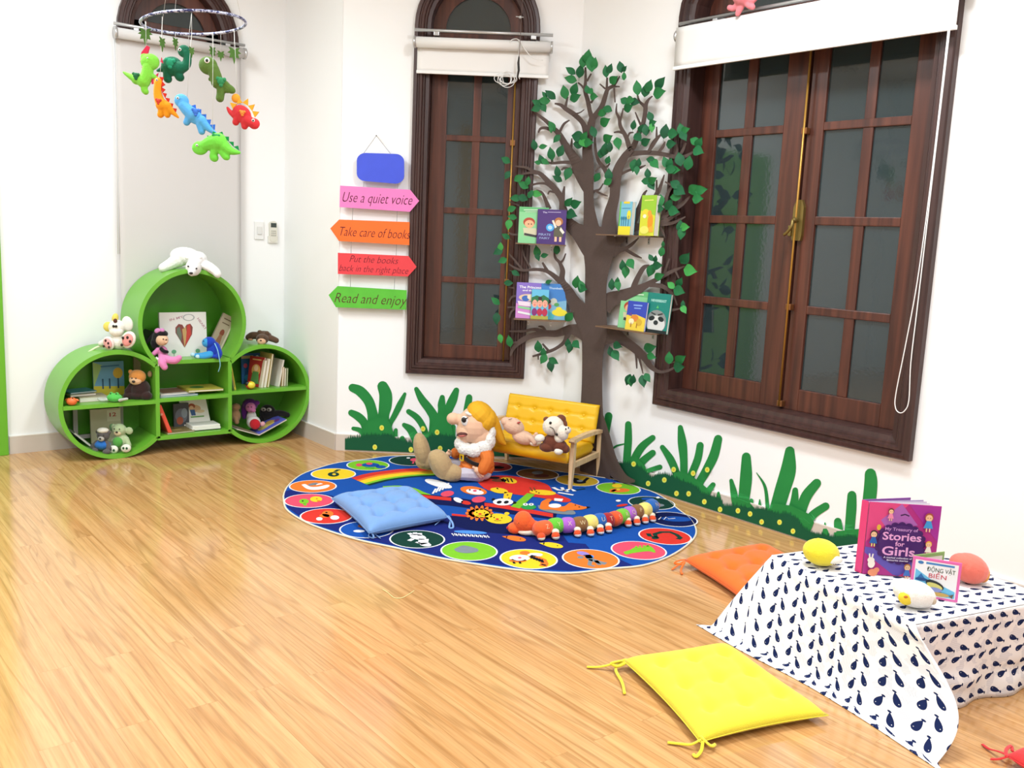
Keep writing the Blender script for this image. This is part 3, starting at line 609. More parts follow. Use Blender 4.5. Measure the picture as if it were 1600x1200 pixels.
# leaves: (x, y, direction in degrees, length) in the photograph's pixels; sprigs of neighbours share one mesh
LV = """918.5,87.7,80,18 911,96,90,16 923.7,99,95,22 929,99,80,16|891.5,110.6,145,15 891.5,124,165,16|906.7,110.6,80,18|882,144,100,18|897.7,138.7,70,17 899.8,152,25,15|917.5,139.8,100,11 923.7,144,-40,9 929,151,0,10|
850.8,148,130,10 859.8,148,140,17|849.8,157.5,180,16 838,160.6,150,13 837,170,200,13 848.7,168,-60,14|862,197,120,15 861,203,-90,9|869.6,217,-130,13|834.6,226,100,14 848.7,229,10,11|875.8,235.6,70,16|861,240,100,17|845.6,249,110,13 852,253,-30,12 840,254,170,9|790,250,150,13|871,268,100,15 870.6,279,150,14|887,272,-110,17|
904,213.7,170,16 913,212.7,60,14 927,206,110,15 905,225,180,14 913,224,-60,14 920.6,223,0,12|811,278,30,14 817.5,289,150,15 825,282.5,80,12|805,309.6,180,14 817.5,309.6,-20,14 829,303,60,12 839,303,-10,14|792.5,274,-120,12|889,315,50,14 901,318,20,14 894.5,335.5,-20,14|800,326,20,12 795,351,-100,14 800,339,170,12|790,369,150,12|839,392.5,100,16 840,401,-70,12|851,399,10,10|870,389,90,14|806,427,-30,12|795,442,0,12 785,407,200,12|857.5,440,20,9|901,440,80,16 909,446,110,14 911,451,-10,12|889,495,-130,14|796,532.5,100,15|841,541,95,15 849,550,90,12 849,561,-120,14|865,564,-30,14 860.5,572.5,-80,15|887.5,536,90,12 890,544,-100,13 901,539,-50,12|774,470,140,14 776,498,-90,16 782,529,-80,12|778,393,-150,14 782,385,90,11|
953,107,70,14 946.7,111.5,95,16|969.6,105,100,15 976,107,50,9|959.8,124,40,13 975,118.7,90,11|995.6,137.5,95,19|1009,140.6,80,18 1014,134,70,17|1032,129,50,19 1031.5,144.8,15,16|976,158,150,11 986,157,0,11 983,167.7,30,13 993.5,160,-10,12|949.8,170.8,160,12 941.5,176.5,200,12 946.7,189.6,30,14|990,194.8,80,13|1016,182,110,13 1020.6,191.7,20,10 1018.5,200,-90,12|1002,200,60,12 1009,203,95,15 997.7,215.6,-50,13|1010,221,30,13|1039,205,80,19|1053,209,0,14 1049.8,225,10,13|1064,202,100,16 1071.7,203,20,12 1068.5,213.5,-60,14|1086,221,150,13 1092.5,222,60,15 1092.5,236.5,-20,14|951,215.6,30,13 965.4,225,-80,16|945.6,232,80,18 953,229,90,14 939.4,238.5,80,14 950,249.6,70,11|933,277,-120,13|951,273,90,16 949.8,284,-150,12|990.4,259,-100,17 997.7,254,80,12 995,266.7,-90,12|1017.5,250,170,12 1023.7,257,-50,14|1040,254,110,16 1046.7,254,70,13 1048.7,264.6,180,14 1056,265.6,0,13|1062,249,100,18 1075.8,254,80,19|1012,270.8,95,13 1010,283,180,12 1020.6,281,30,12 1018.5,290.6,-60,13|1056,288.5,150,15 1063,299,-30,16 1056,308,180,14|1086,294.8,30,17 1096.7,297,10,16 1091.5,310.4,0,14|1032,314.6,-90,17 1045.6,318.7,60,16 1030,326,180,12|1054,330,-10,14|
1063,353,90,16 1071,354.7,0,12 1064.7,365,-100,16|1034,392,80,14 1036,381,90,8|973,414.7,95,15 986,413,-60,14 977.5,425,-95,16|956,444,90,15 964.7,438.7,85,10 965.5,446.7,-80,14|1017,402.7,120,10 1024,404,80,9 1028.7,414.7,0,13|1016.7,422.7,-110,17|1031,431,20,13|1071,402.7,50,17 1080,422.7,-10,17|1062,440,60,13 1049,446,140,12 1062.5,454.7,-20,15|1067,474.7,90,10 1068.7,484,-60,12|954,549,100,14 962.5,556,-60,15 966,540,-20,12|1016.7,542.7,10,16 1019,556.8,-20,12|1045.5,558.7,90,16 1064,560,30,15 1062,573,0,14|982,593,-110,15 985.5,596.5,-85,13 989,592,80,12|1012,590.7,-60,13 1004.7,596,-80,16"""
LCOL = [mat(c, .6, .3, var=(50, .12)) for c in ('1c6b3c', '175d38', '25793f', '3f9a48', '1a5537')]
MSTEM = mat('5c7a52', .6, .3)
random.seed(11)
for spr in LV.replace('\n', '').split('|'):
    lf = [tuple(float(v) for v in q.split(',')) for q in spr.split()]
    if not lf: continue
    b = MB(); mx_ = sum(l[0] for l in lf)/len(lf); my_ = sum(l[1] for l in lf)/len(lf)
    for li, (x, y, a, L) in enumerate(lf):
        a = math.radians(a); L *= 1.3; dx, dy = math.cos(a)*L/2, -math.sin(a)*L/2
        o0 = TO+.008+.004*(li % 3)+random.uniform(0, .003); lift = random.uniform(.0, .010)
        P0 = WBC(x-dx, y-dy, o0); P1 = WBC(x+dx, y+dy, o0+lift); C0 = WBC(x, y, o0+lift*.5)
        ax = (P1-P0); ln = ax.length; ax.normalize(); nr = (EYE-C0); nr.z *= .3; nr = (nr-ax*nr.dot(ax)).normalized(); sd = ax.cross(nr)
        w_ = ln*random.uniform(.27, .33)*(1 if L > 11 else .85); vs = []; K = 8
        prof = [0, .5, .86, 1, .98, .84, .58, .26, 0]
        for k in range(K+1):
            t = k/K; c = P0+ax*ln*t+nr*(.10*ln*math.sin(PI*t))
            for q in (-1, 0, 1): vs.append(c+sd*w_*prof[k]*q+nr*(.16*w_ if q else .0))
        F = []
        for k in range(K):
            i = 3*k; F += [(i, i+1, i+4, i+3), (i+1, i+2, i+5, i+4)]
        mt = random.choice(LCOL[:3]) if random.random() < .75 else random.choice(LCOL)
        b.add(vs, F, mt, True)
        if len(lf) > 1: b.tube([P0+ax*.002, (P0+WBC(mx_, my_, TO+.006))/2, WBC(mx_, my_, TO+.004)], .0011, MSTEM, 4)
        else: b.tube([P0+ax*.002, P0-ax*.012+Vector((0, 0, -.004))], .0011, MSTEM, 4)
    o = b.build('leaf_sprig', tr, world=True); 

# ================================================================ PAINTED GRASS
def paintwall(wf):
    def g(x, y, o):
        P = wf(x, y, o); k = min(1, max(0, (P.z-.1065)/.02)); return wf(x, y, o-.0145*k)
    return g
GB = mat('2c8a44', .7, .15, name='grass_green_paint', var=(7, .12)); GD = mat('1b5a3c', .7, .15, name='dark_grass_paint', var=(9, .12)); GY = mat('e7ef62', .6, .2); GYC = mat('f6c52c', .6, .2)
def mural(label, wf, blades, under, flowers, loc, base, extra=()):
    root = thing('grass_mural', label, 'mural', loc); wf0 = wf; wf = paintwall(wf)
    for poly in extra:
        b = MB(); _flatwall(b, poly, .0160, GB, wf0); b.build('grass_tuft', root, world=True)
    for i, bl_ in enumerate(blades):
        ribbon(bl_, off=.0165+.00012*(i % 7), th=.0165-.0152, name='grass_blade', sub=7, rnd=True, mt=GB, root=root, wf=wf)
    b = MB(); random.seed(4); wf = wf0
    top = []
    for i in range(len(under)-1):
        (x0, y0), (x1, y1) = under[i], under[i+1]; n = max(1, int(abs(x1-x0)/2.2))
        for k in range(n):
            t = k/n; top.append((x0+(x1-x0)*t, y0+(y1-y0)*t)); t = (k+.5)/n
            top.append((x0+(x1-x0)*t+random.uniform(-.6, .6), y0+(y1-y0)*t-random.uniform(3, 8)))
    top.append(under[-1]); 
    for i in range(len(top)-1):
        p, q = top[i], top[i+1]
        b.add([wf(p[0], p[1], .0182), wf(q[0], q[1], .0182), wf(q[0], base(q[0]), .0182), wf(p[0], base(p[0]), .0182)], [(0, 1, 2, 3)], GD)
    b.build('dark_undergrowth', root, world=True, label='dark green jagged undergrowth')
    for x, y in flowers:
        f = MB()
        for c, r, o_ in ((GY, 4.3, .0185), (GYC, 1.8, .0188)):
            f.add([wf(x+r*.85*math.cos(t), y+r*math.sin(t), o_) for t in [-2*PI*i/12 for i in range(12)]], [tuple(range(12))], c)
        f.build('flower_dot', root, world=True)
    return root
def _flatwall(b, poly, off, mt, wf): b.add([wf(x, y, off) for x, y in poly], [tuple(range(len(poly)))], mt)
BB = lambda x: 701.5+.043*(x-526)+.5; BC_ = lambda x: 775+.3235*(x-1045)
mural('bright green painted grass low on the corner wall behind the gnome', WB, [
 [(551, 606, 13), (563, 611.5, 16), (575.5, 626, 16), (581.5, 644, 16), (584, 664, 20), (585, 690, 26)],
 [(598, 604, 17), (602.5, 617, 20), (602, 634, 20), (599, 653, 18), (598, 690, 30)],
 [(632.5, 615.5, 5), (625, 632, 10), (616, 650, 9), (609, 664, 8), (604, 690, 10)], [(549, 645, 10), (560.5, 651.5, 13), (570, 663, 13), (578, 690, 16)], [(552, 669.5, 6), (563.5, 673, 8), (572, 685, 9)],
 [(650.5, 608, 7), (659.5, 624.5, 12), (672, 641, 14), (679, 656, 16), (681, 690, 26)], [(691, 621, 8), (690, 632, 12), (689.5, 647, 12), (688, 690, 30)], [(713, 610, 9), (707.5, 624.5, 14), (701.5, 638, 14), (697, 650, 14), (693, 690, 30)],
 [(638.5, 643, 8), (652, 653, 10), (662, 669, 10), (668, 690, 11)], [(631.5, 664, 7), (643, 673, 13), (652, 692, 13)], [(618.5, 672, 6), (616, 690, 10)], [(628.5, 685, 8), (628, 698, 14)], [(733, 621, 10), (730, 645, 13), (726, 690, 18)], [(708, 667, 8), (704, 695, 14)], [(770, 680, 12), (768, 700, 16)], [(800, 655, 12), (806, 700, 18)], [(850, 660, 13), (846, 712, 20)]],
 [(539, 687), (546, 686), (552, 684), (560, 685), (572, 681), (590, 682), (606, 680), (618, 686), (630, 690), (645, 694), (662, 688), (676, 682), (696, 682), (720, 686), (760, 690), (800, 694), (870, 698)],
 [(596.5, 668.5), (585.7, 698.7), (661, 670), (683, 675.5), (642, 702.5), (687.7, 700.7)], WB(600, 703, .013), BB, [[(562, 692), (565, 674), (573, 660), (588, 653), (604, 652), (611, 664), (615, 676), (620, 694)], [(667, 690), (676, 662), (682, 650), (700, 648), (704, 660), (712, 692)]])
mural('long strip of bright green painted grass under the large double window', WC, [
 [(951, 650, 12), (947.5, 675, 10), (945, 700, 9)], [(975, 693.7, 2), (961, 698, 3), (952, 710, 2.5), (948, 720, 2)], [(981.6, 663, 10), (981.6, 686.6, 12), (980, 710, 12), (979, 735, 14)], [(1019.7, 684, 9), (1003, 698, 12), (991.7, 717, 13), (985, 740, 15)],
 [(1019.7, 707.7, 10), (1003, 721.7, 12), (990, 740, 13)], [(1031, 729.8, 8), (1012.7, 735.6, 7), (1002, 742, 6)], [(1035, 699, 8), (1047.5, 717.5, 12), (1056, 737.5, 12), (1063, 760, 13)],
 [(1063, 668, 8), (1066, 692.5, 14), (1068.5, 722.5, 12), (1068, 760, 12)], [(1094, 696, 11), (1090, 717.5, 12), (1080, 742.5, 12), (1072, 765, 14)], [(1122, 686, 13), (1115, 712.5, 15), (1102.5, 737.5, 14), (1091, 757, 13), (1083, 775, 16)],
 [(1114, 757.5, 8), (1106, 768, 10), (1098, 780, 12)], [(1142.5, 751, 6), (1147, 772.5, 11), (1150, 795, 10)], [(1166, 714, 14), (1165.5, 747.5, 19), (1161.5, 785, 17), (1159, 800, 17)], [(1182, 738.7, 1), (1195, 760, 4.5), (1199, 790, 6), (1200, 805, 7)],
 [(1234, 705, 15), (1231.5, 735, 24), (1222, 767.5, 24), (1211, 805, 22)], [(1242.5, 766, 9), (1241, 785, 13), (1235, 806, 14)], [(1276, 755, 14), (1260, 775, 17), (1251, 800, 16), (1245, 820, 18)], [(1290, 791, 12), (1272.5, 802.5, 13), (1258, 818, 14)],
 [(1331, 774, 14), (1330, 797, 16), (1326, 845, 15)], [(1360, 741, 18), (1360, 765, 21), (1350, 850, 20)], [(1309, 815, 12), (1311, 838, 16)], [(1289, 817, 2), (1290, 840, 14)], [(1122.5, 770, 4), (1122.5, 790, 13)], [(1174, 782, 6), (1174, 800, 10)], [(1187, 781, 2), (1187, 800, 9)]],
 [(957, 722), (968, 724), (985, 725), (1003, 734), (1018, 747), (1028, 742), (1040, 741), (1050, 746), (1060, 752), (1078, 757), (1088, 762), (1096, 772), (1110, 776), (1124, 780), (1132, 792), (1150, 791), (1170, 795), (1195, 797), (1215, 804), (1232, 804), (1246, 812), (1256, 828), (1272, 834), (1292, 838), (1312, 842), (1330, 838), (1352, 848), (1372, 858)],
 [(1052.5, 733.7), (1083, 739.5), (1105, 734), (1012.7, 755.5), (1038, 750), (1057, 771), (1076, 771.5), (1100.5, 784), (1125, 796), (1153, 798), (1172, 803), (1190, 815.5), (1218, 816), (1239, 830), (990, 725), (968.5, 744)], WC(1160, 800, .013), BC_, [[(970, 742), (976, 720), (994, 714), (1008, 728), (1014, 746)], [(1042, 752), (1054, 738), (1067, 736), (1082, 744), (1104, 762), (1112, 780), (1060, 768)], [(1147, 798), (1150, 776), (1170, 780), (1180, 806)], [(1202, 806), (1208, 786), (1236, 790), (1262, 802), (1272, 816), (1262, 840), (1212, 822)], [(1299, 848), (1307, 830), (1345, 826), (1354, 855)]])

# ================================================================ THE ROUND RUG
RUGZ = .007
rug = thing('story_rug', 'large oval blue rug printed with animals in coloured circles and an ark', 'rug', (2.80, 3.65, 0))
PX = [(442.7, 775), (447, 794), (470.4, 811), (500, 824), (557.5, 842), (621, 855.7), (685, 870.6), (770, 884.4), (823.7, 891), (891.7, 894.4), (951, 888), (1004, 882.7), (1047, 868), (1078.7, 846.6), (1088, 829.6), (1078.7, 810.5), (1057.5, 793.5), (1036, 776.5), (1004, 761.6), (968, 751), (934, 745), (890, 739), (850, 733), (800, 725), (760, 720), (700, 712.5), (615, 712.3), (578.7, 716.6), (527.7, 723), (493.7, 732.5), (468, 743), (449, 760)]
def fl2(x, y, z=RUGZ): P = FL(x, y, z); return (P.x, P.y)
OUT = [fl2(*p) for p in PX]
OUTS = [(v.x, v.y) for v in catmull([(p[0], p[1], 0) for p in OUT+OUT[:1]], 5)][:-1]
def clampw(p):
    x = min(p[0], XC-.03); n = Vector((p[0], p[1])).dot(NB)-CB.dot(NB)+.03
    return (x-max(0, n)*NB.x, p[1]-max(0, n)*NB.y)
OUTS = [clampw(p) for p in OUTS]
def rugm(h): return mat(h, .92, .08, var=(60, .08), bump=(500, .3))
RB = rugm('1a50a6'); RN = rugm('1c2872'); RED = rugm('d8382f'); ORA = rugm('ee7a30'); YEL = rugm('f4cb2e'); GRN = rugm('7cc02f'); DG = rugm('163d34'); PNK = rugm('e2506a'); WHT = rugm('f1f1f4'); BLK = rugm('1c1c24'); BRN = rugm('7a4a32'); GRY = rugm('7e8890'); NAV = rugm('101a4e'); LBL = rugm('4f8fe0'); SKN = rugm('f2b36a'); LIL = rugm('9a86d0')
b = MB(); b.prism(OUTS, .0005, RUGZ, RB); b.build('pile', rug, world=True)
b = MB(); b.tube([(p[0], p[1], .0045) for p in OUTS], .0048, mat('e6dfc8', .8, .1), 6, closed=True); b.build('binding', rug, world=True, label='cream bound edge')
pt = MB()
LAY = [0]
def rp(poly, mt, lay): pt.flat([fl2(*p) for p in poly], RUGZ+.0006+.0005*lay, mt)
def sm(poly, n=4):
    q = catmull([(p[0], p[1], 0) for p in poly+poly[:1]], n)[:-1]; return [(v.x, v.y) for v in q]
def re_(x, y, rx, ry, mt, lay, a=0):
    a = math.radians(a); rp([(x+rx*math.cos(t)*math.cos(a)-ry*math.sin(t)*math.sin(a), y+rx*math.cos(t)*math.sin(a)+ry*math.sin(t)*math.cos(a)) for t in [2*PI*i/18 for i in range(18)]], mt, lay)
def rl(P, wd, mt, lay):
    Q = [fl2(*p) for p in P]; pt.line(Q, wd, RUGZ+.0006+.0005*lay, mt)
# navy field
nav = [(444, 768), (452, 766), (481, 768), (517, 774), (560, 790), (620, 800), (690, 806), (760, 812), (830, 824), (878, 834), (888, 848), (915, 850), (925, 862), (950, 868), (968, 874), (990, 884), (951, 886.5), (891.7, 892), (823.7, 888.5), (770, 882), (685, 868.5), (621, 853.7), (557.5, 840), (500, 822), (472, 809.5), (449, 793), (445, 776)]
rp(nav, RN, 0)
# rainbow
TB = [((549, 747), (577, 759)), ((565, 742), (590, 755.5)), ((582, 738.5), (606, 751.5)), ((600, 736), (624, 748.5)), ((622, 733.5), (640, 746.5)), ((645, 732), (658, 745)), ((675, 731), (684, 744))]
for k, c in enumerate((RED, RED, ORA, YEL, YEL, GRN, DG)):
    for i in range(len(TB)-1):
        (a, b_), (c0, d) = TB[i], TB[i+1]; f = lambda p, q, t: (p[0]+(q[0]-p[0])*t, p[1]+(q[1]-p[1])*t)
        rp([f(a, b_, k/7), f(a, b_, (k+1)/7), f(c0, d, (k+1)/7), f(c0, d, k/7)], c, 1)
# ark: roof, hull, stripes
rp(sm([(745, 752), (768, 744), (800, 744), (832, 750), (856, 758), (866, 770), (892, 781), (880, 785), (845, 778), (800, 772), (762, 766)]), RED, 1)
rp([(655, 772), (700, 776), (760, 785), (822, 796), (870, 803), (868, 812), (815, 806), (756, 797), (700, 790), (652, 786)], NAV, 1)
rp([(655, 773), (705, 778), (705, 783), (655, 778)], RED, 2); rp([(757, 786), (790, 789), (864, 803), (864, 809), (786, 795), (757, 791)], RED, 2)
rp(sm([(700, 807), (740, 806), (800, 812), (860, 822), (874, 834), (830, 836), (760, 832), (710, 822)]), NAV, 1)
rp([(706, 803), (760, 808), (760, 811), (706, 806)], RED, 2)
rp(sm([(840, 790), (862, 790), (892, 796), (898, 804), (870, 803), (845, 797)]), GRY, 2)
rp(sm([(598, 760), (625, 759), (648, 763), (662, 769), (674, 775), (640, 777), (604, 768)]), GRN, 1)
# zebra and flamingo spots
re_(685, 756, 22, 5, WHT, 1, 15)
for i in range(5): rl([(676+5*i, 772-2*i), (681+5*i, 764-2.2*i)], .010, WHT, 3); 
re_(699, 772, 10.5, 4.5, PNK, 3, -8); re_(748, 781, 11, 4.8, PNK, 3, -6); re_(716, 782, 8, 3.5, WHT, 3, 20); re_(728, 786, 8, 3, RED, 3, 10)
# tiger face, cat on the roof
re_(740, 767, 21, 6.5, ORA, 2, 8); re_(742, 769, 14, 4, WHT, 3, 8); re_(742, 767.5, 3, 1.5, PNK, 4); 
for dx in (-8, 8): re_(742+dx, 766, 1.6, 1, BLK, 4)
re_(795, 751, 13, 4.5, YEL, 2, 10); re_(780, 751, 12, 2.5, BRN, 2, 0); re_(773, 747, 8, 2, BLK, 3)
for dx in (-4, 2, 8): rl([(790+dx, 748), (793+dx, 754)], .008, BLK, 4)
# giraffes
re_(780, 767, 14, 4.2, YEL, 3, 8); rp([(788, 769), (801, 771), (797, 783), (786, 782)], YEL, 3); rl([(776, 762), (778, 765)], .008, YEL, 3)
re_(848, 770, 21, 4, YEL, 3, 4); rp([(824, 771), (836, 773), (812, 795), (798, 792)], GRN, 3); rl([(828, 762), (832, 768)], .008, BRN, 3); rl([(834, 762), (836, 767)], .008, BRN, 3)
for x, y in ((793, 774), (795, 779), (838, 769), (842, 771)): re_(x, y, 1.5, 1, BRN, 4)
# panda, frog, fox, dove
re_(786, 785, 16, 5.5, WHT, 4); [re_(x, 785.5, 4, 2.2, BLK, 5, -10) for x in (780, 791)]; re_(771, 781, 3, 2, BLK, 3); re_(803, 786, 4, 2, BLK, 3)
re_(826, 793, 12, 4, rugm('2f9a4c'), 4); re_(821, 789, 4, 2, WHT, 5); re_(830, 789, 4, 2, WHT, 5); re_(821, 789, 1.2, .8, BLK, 6); re_(830, 789, 1.2, .8, BLK, 6)
rp(sm([(843, 795), (846, 785), (856, 780), (862, 782), (858, 788), (880, 792), (890, 786), (898, 788), (912, 792), (921, 793), (908, 797), (888, 798), (880, 800), (862, 797), (850, 797)]), ORA, 4); re_(867, 791, 10, 3.4, WHT, 5)
rp([(916, 792), (923, 793), (917, 795)], BLK, 5); re_(899, 790, 1.2, .8, BLK, 5); re_(905, 793, 1.2, .8, BLK, 5)
rp([(866, 779), (880, 780), (878, 784), (866, 783)], WHT, 3)
rl([(864, 762), (872, 766), (884, 767), (892, 764), (898, 768)], .022, WHT, 3); rl([(872, 770), (884, 772), (896, 774)], .020, WHT, 3); rl([(878, 762), (880, 766), (888, 769)], .018, WHT, 3); rl([(900, 766), (908, 765), (914, 764)], .012, DG, 3)
# lions
for i in range(14): a = 2*PI*i/14; re_(749+17*math.cos(a), 802.5+7.5*math.sin(a), 5, 2.6, ORA, 3, math.degrees(a))
re_(749, 802.5, 17, 7.6, ORA, 3); re_(752, 803, 12.5, 5.8, YEL, 4); re_(779, 811, 21, 8, YEL, 3, 4); re_(762, 806, 5, 3, YEL, 4); re_(792, 803, 4, 2.4, YEL, 3)
for cx, cy in ((752, 803), (779, 811)): re_(cx-2, cy+1, 2.6, 1.3, RED, 5); re_(cx-7, cy-1.5, 1.1, .8, BLK, 5); re_(cx+5, cy-1, 1.1, .8, BLK, 5); rl([(cx-7, cy+3), (cx-2, cy+4), (cx+4, cy+3)], .005, BLK, 5)
# fish, bird, script
for (x, y, c) in ((803, 842, ORA), (861, 852.5, YEL)):
    re_(x+3, y, 16, 4, c, 3, 9); rp([(x-19, y-3.5), (x-10, y-4), (x-11, y)], c, 3); re_(x+10, y+1, 1, .7, BLK, 4)
re_(972, 790, 9, 1.8, RED, 3, -8); re_(966, 783, 4, 1.6, WHT, 4)
for i in range(9): x = 706+6.4*i; rl([(x, 834+.4*i), (x+2.5, 838+.4*i), (x+4.5, 833.5+.4*i), (x+7, 837.5+.4*i)], .007, WHT, 3)
re_(735, 832, 26, 2.6, LBL, 2, 3)
# circles of animals
CIRC = [((521, 740.7), YEL), ((489, 760), ORA), ((483, 782.5), PNK), ((510, 806.5), RED), ((573, 827.5), RB), ((652, 842.6), DG), ((733, 861), GRN), ((826, 873.5), YEL), ((923, 873.5), ORA), ((998, 860), PNK), ((1039, 838), RED), ((1051, 811.5), NAV), ((1018, 786), DG), ((966, 763.5), GRN), ((902, 751), rugm('c8a532')), ((840, 741), rugm('7a5a34')), ((768, 729), rugm('a8383a')), ((575, 727), GRN), ((640, 720), DG)]
for (x, y), c in CIRC:
    P = FL(x, y, RUGZ)
    for r, m_, lay in ((.124, WHT, 1), (.117, c, 2)): pt.disc((P.x, P.y), r, r, RUGZ+.0006+.0005*lay, m_, n=32)
def R_(c, els):
    for e in els:
        if e[0] == 'e': re_(c[0]+e[1], c[1]+e[2], e[3], e[4], e[5], e[6] if len(e) > 6 else 3, e[7] if len(e) > 7 else 0)
        elif e[0] == 'l': rl([(c[0]+p[0], c[1]+p[1]) for p in e[1]], e[2], e[3], e[4] if len(e) > 4 else 3)
        else: rp(sm([(c[0]+p[0], c[1]+p[1]) for p in e[1]]), e[2], e[3] if len(e) > 3 else 3)
R_((521, 740.7), [('e', 0, 1, 9, 3.6, DG), ('l', [(2, -3), (7, -6), (11, -6)], .02, DG), ('e', 1, 1, 3, 1.5, YEL, 4)])
R_((489, 760), [('p', [(-18, -2), (-12, -3), (-4, 1), (8, 1), (22, -2), (26, 0), (18, 4), (2, 6), (-10, 4)], WHT), ('e', 0, -3, 8, 1.8, GRY, 3, -10), ('l', [(4, -2), (14, -4)], .02, WHT)])
R_((483, 782.5), [('e', -8, 1.5, 7.5, 4, GRN), ('e', 11, -2, 9.5, 4.4, YEL), ('l', [(-7, 5), (-6, 8)], .015, GRN), ('e', -10, 1, 1.4, 1, BLK, 4), ('e', 12, -2.5, 1.4, 1, ORA, 4), ('e', 15, 1, 3, 1.2, ORA, 4)])
R_((510, 806.5), [('e', 2, -3, 9, 5, ORA), ('e', 13, 3, 7, 3.4, WHT, 4), ('e', -11, 5, 5, 2.6, WHT, 4), ('e', 0, -5, 2, 1, BLK, 4), ('e', -3, 0, 8, 3, ORA)])
R_((573, 827.5), [('e', -12, 3, 9, 2, WHT), ('e', -6, -5, 8, 3, BRN), ('e', 8, 5, 8, 2, LBL)])
R_((652, 842.6), [('e', 1, -3, 13, 4.2, WHT, 3, 8), ('l', [(-8, -6), (-13, -9)], .02, WHT), ('l', [(-2, -6), (-4, -10)], .02, WHT), ('l', [(4, -5), (4, -9)], .02, WHT), ('l', [(10, 0), (9, 6), (13, 8)], .045, WHT), ('e', 13, 9, 9, 2.8, WHT, 3, 5), ('l', [(5, 7), (-2, 5)], .014, WHT), ('l', [(-7, 0), (-13, 3)], .02, WHT)])
R_((733, 861), [('p', [(-24, -2), (-16, -6), (-8, -8), (6, -5), (14, -2), (12, 2), (-4, 4), (-18, 2)], GRY)])
R_((826, 873.5), [('e', -14, -1, 16, 5, WHT), ('e', -17, 3, 14, 3, ORA), ('e', -15, 0, 10, 3.4, WHT, 4), ('e', -14, -1, 3, 1.2, PNK, 5), ('l', [(2, -4), (12, -2), (22, 2), (25, 8), (22, 12)], .034, ORA), ('e', 10, -6, 12, 2.8, WHT), ('e', -6, -9, 8, 3, ORA)] + [('l', [(4+4*i, -4+1.4*i), (5+4.3*i, 0+1.6*i)], .012, BLK, 5) for i in range(5)] + [('l', [(20, 9), (27, 11)], .012, BLK, 5), ('l', [(-24, 5), (-22, 8)], .01, BLK, 5), ('l', [(-14, 5), (-13, 8)], .01, BLK, 5)])
R_((923, 873.5), [('e', -12, -8, 10, 3, LIL, 3, 10), ('l', [(-6, -6), (0, 1), (14, 6), (24, 8)], .032, GRY), ('l', [(0, 1), (-2, 10), (6, 12)], .018, GRY), ('l', [(8, 3), (14, 10)], .018, GRY), ('e', -2, -3, 7, 3, LBL), ('e', -16, -2, 5, 2, GRY)])
R_((998, 860), [('p', [(-24, 3), (-14, 0), (-6, -4), (6, -4), (14, -7), (22, -3), (26, 4), (16, 2), (4, 3), (-10, 5), (-20, 7)], GRN)] + [('e', -4+6*i, -5-.6*i, 2, 1.2, GRN, 3) for i in range(4)])
R_((1039, 838), [('l', [(-26, -4), (-24, 0), (-14, 2), (-16, -3), (-6, -6), (8, -6), (18, -2), (24, 3), (20, 5)], .024, DG), ('e', -15, 3, 6, 2.2, DG)])
R_((1051, 811.5), [('e', 6, 0, 24, 4, RB, 3, 2), ('l', [(-22, 1), (-18, -3), (-14, 1), (-10, -3), (-6, 0), (4, -1)], .007, WHT, 4)])
R_((1018, 786), [('e', 8, 4, 12, 2.6, GRY), ('e', -6, -6, 10, 2, RB), ('e', 10, -8, 3, 1.5, WHT, 4), ('l', [(-12, -2), (-4, 2)], .02, GRY)])
R_((966, 763.5), [('e', -2, -4, 8, 3, YEL), ('e', 2, 3, 16, 3.2, ORA), ('e', 0, 2, 3, 1.6, YEL, 4), ('l', [(-12, 6), (-4, 2)], .02, ORA), ('l', [(-8, -7), (-6, -9)], .015, BRN)])
R_((902, 751), [('e', -6, -1, 9, 3, BLK), ('e', 4, 3, 10, 2.4, BLK), ('e', 4, 1, 5, 1.6, GRY, 4), ('l', [(10, 2), (17, -4)], .02, BLK)])
R_((840, 741), [('e', 0, -2, 9, 2.6, GRY), ('e', 6, 3, 12, 2.4, rugm('5a2f2a')), ('e', -14, 1, 8, 2, BRN)])
R_((768, 729), [('e', 0, 0, 15, 2, rugm('7a2f34')), ('e', 10, 2, 10, 2, BLK)])
R_((575, 727), [('e', 4, 0, 14, 3.2, RB), ('e', -14, 0, 5, 2.4, PNK), ('e', 2, -2, 5, 1.8, PNK, 4), ('e', 20, 3, 8, 2.4, RB), ('l', [(-4, 4), (10, 5)], .016, rugm('2f9a4c'))])
R_((640, 720), [('e', 8, -1, 7, 2.6, PNK), ('l', [(6, 2), (5, 5)], .01, PNK), ('l', [(10, 2), (11, 5)], .01, PNK), ('e', -2, -4, 3, 1, WHT)])
pt.build('printed_pattern', rug, world=True)

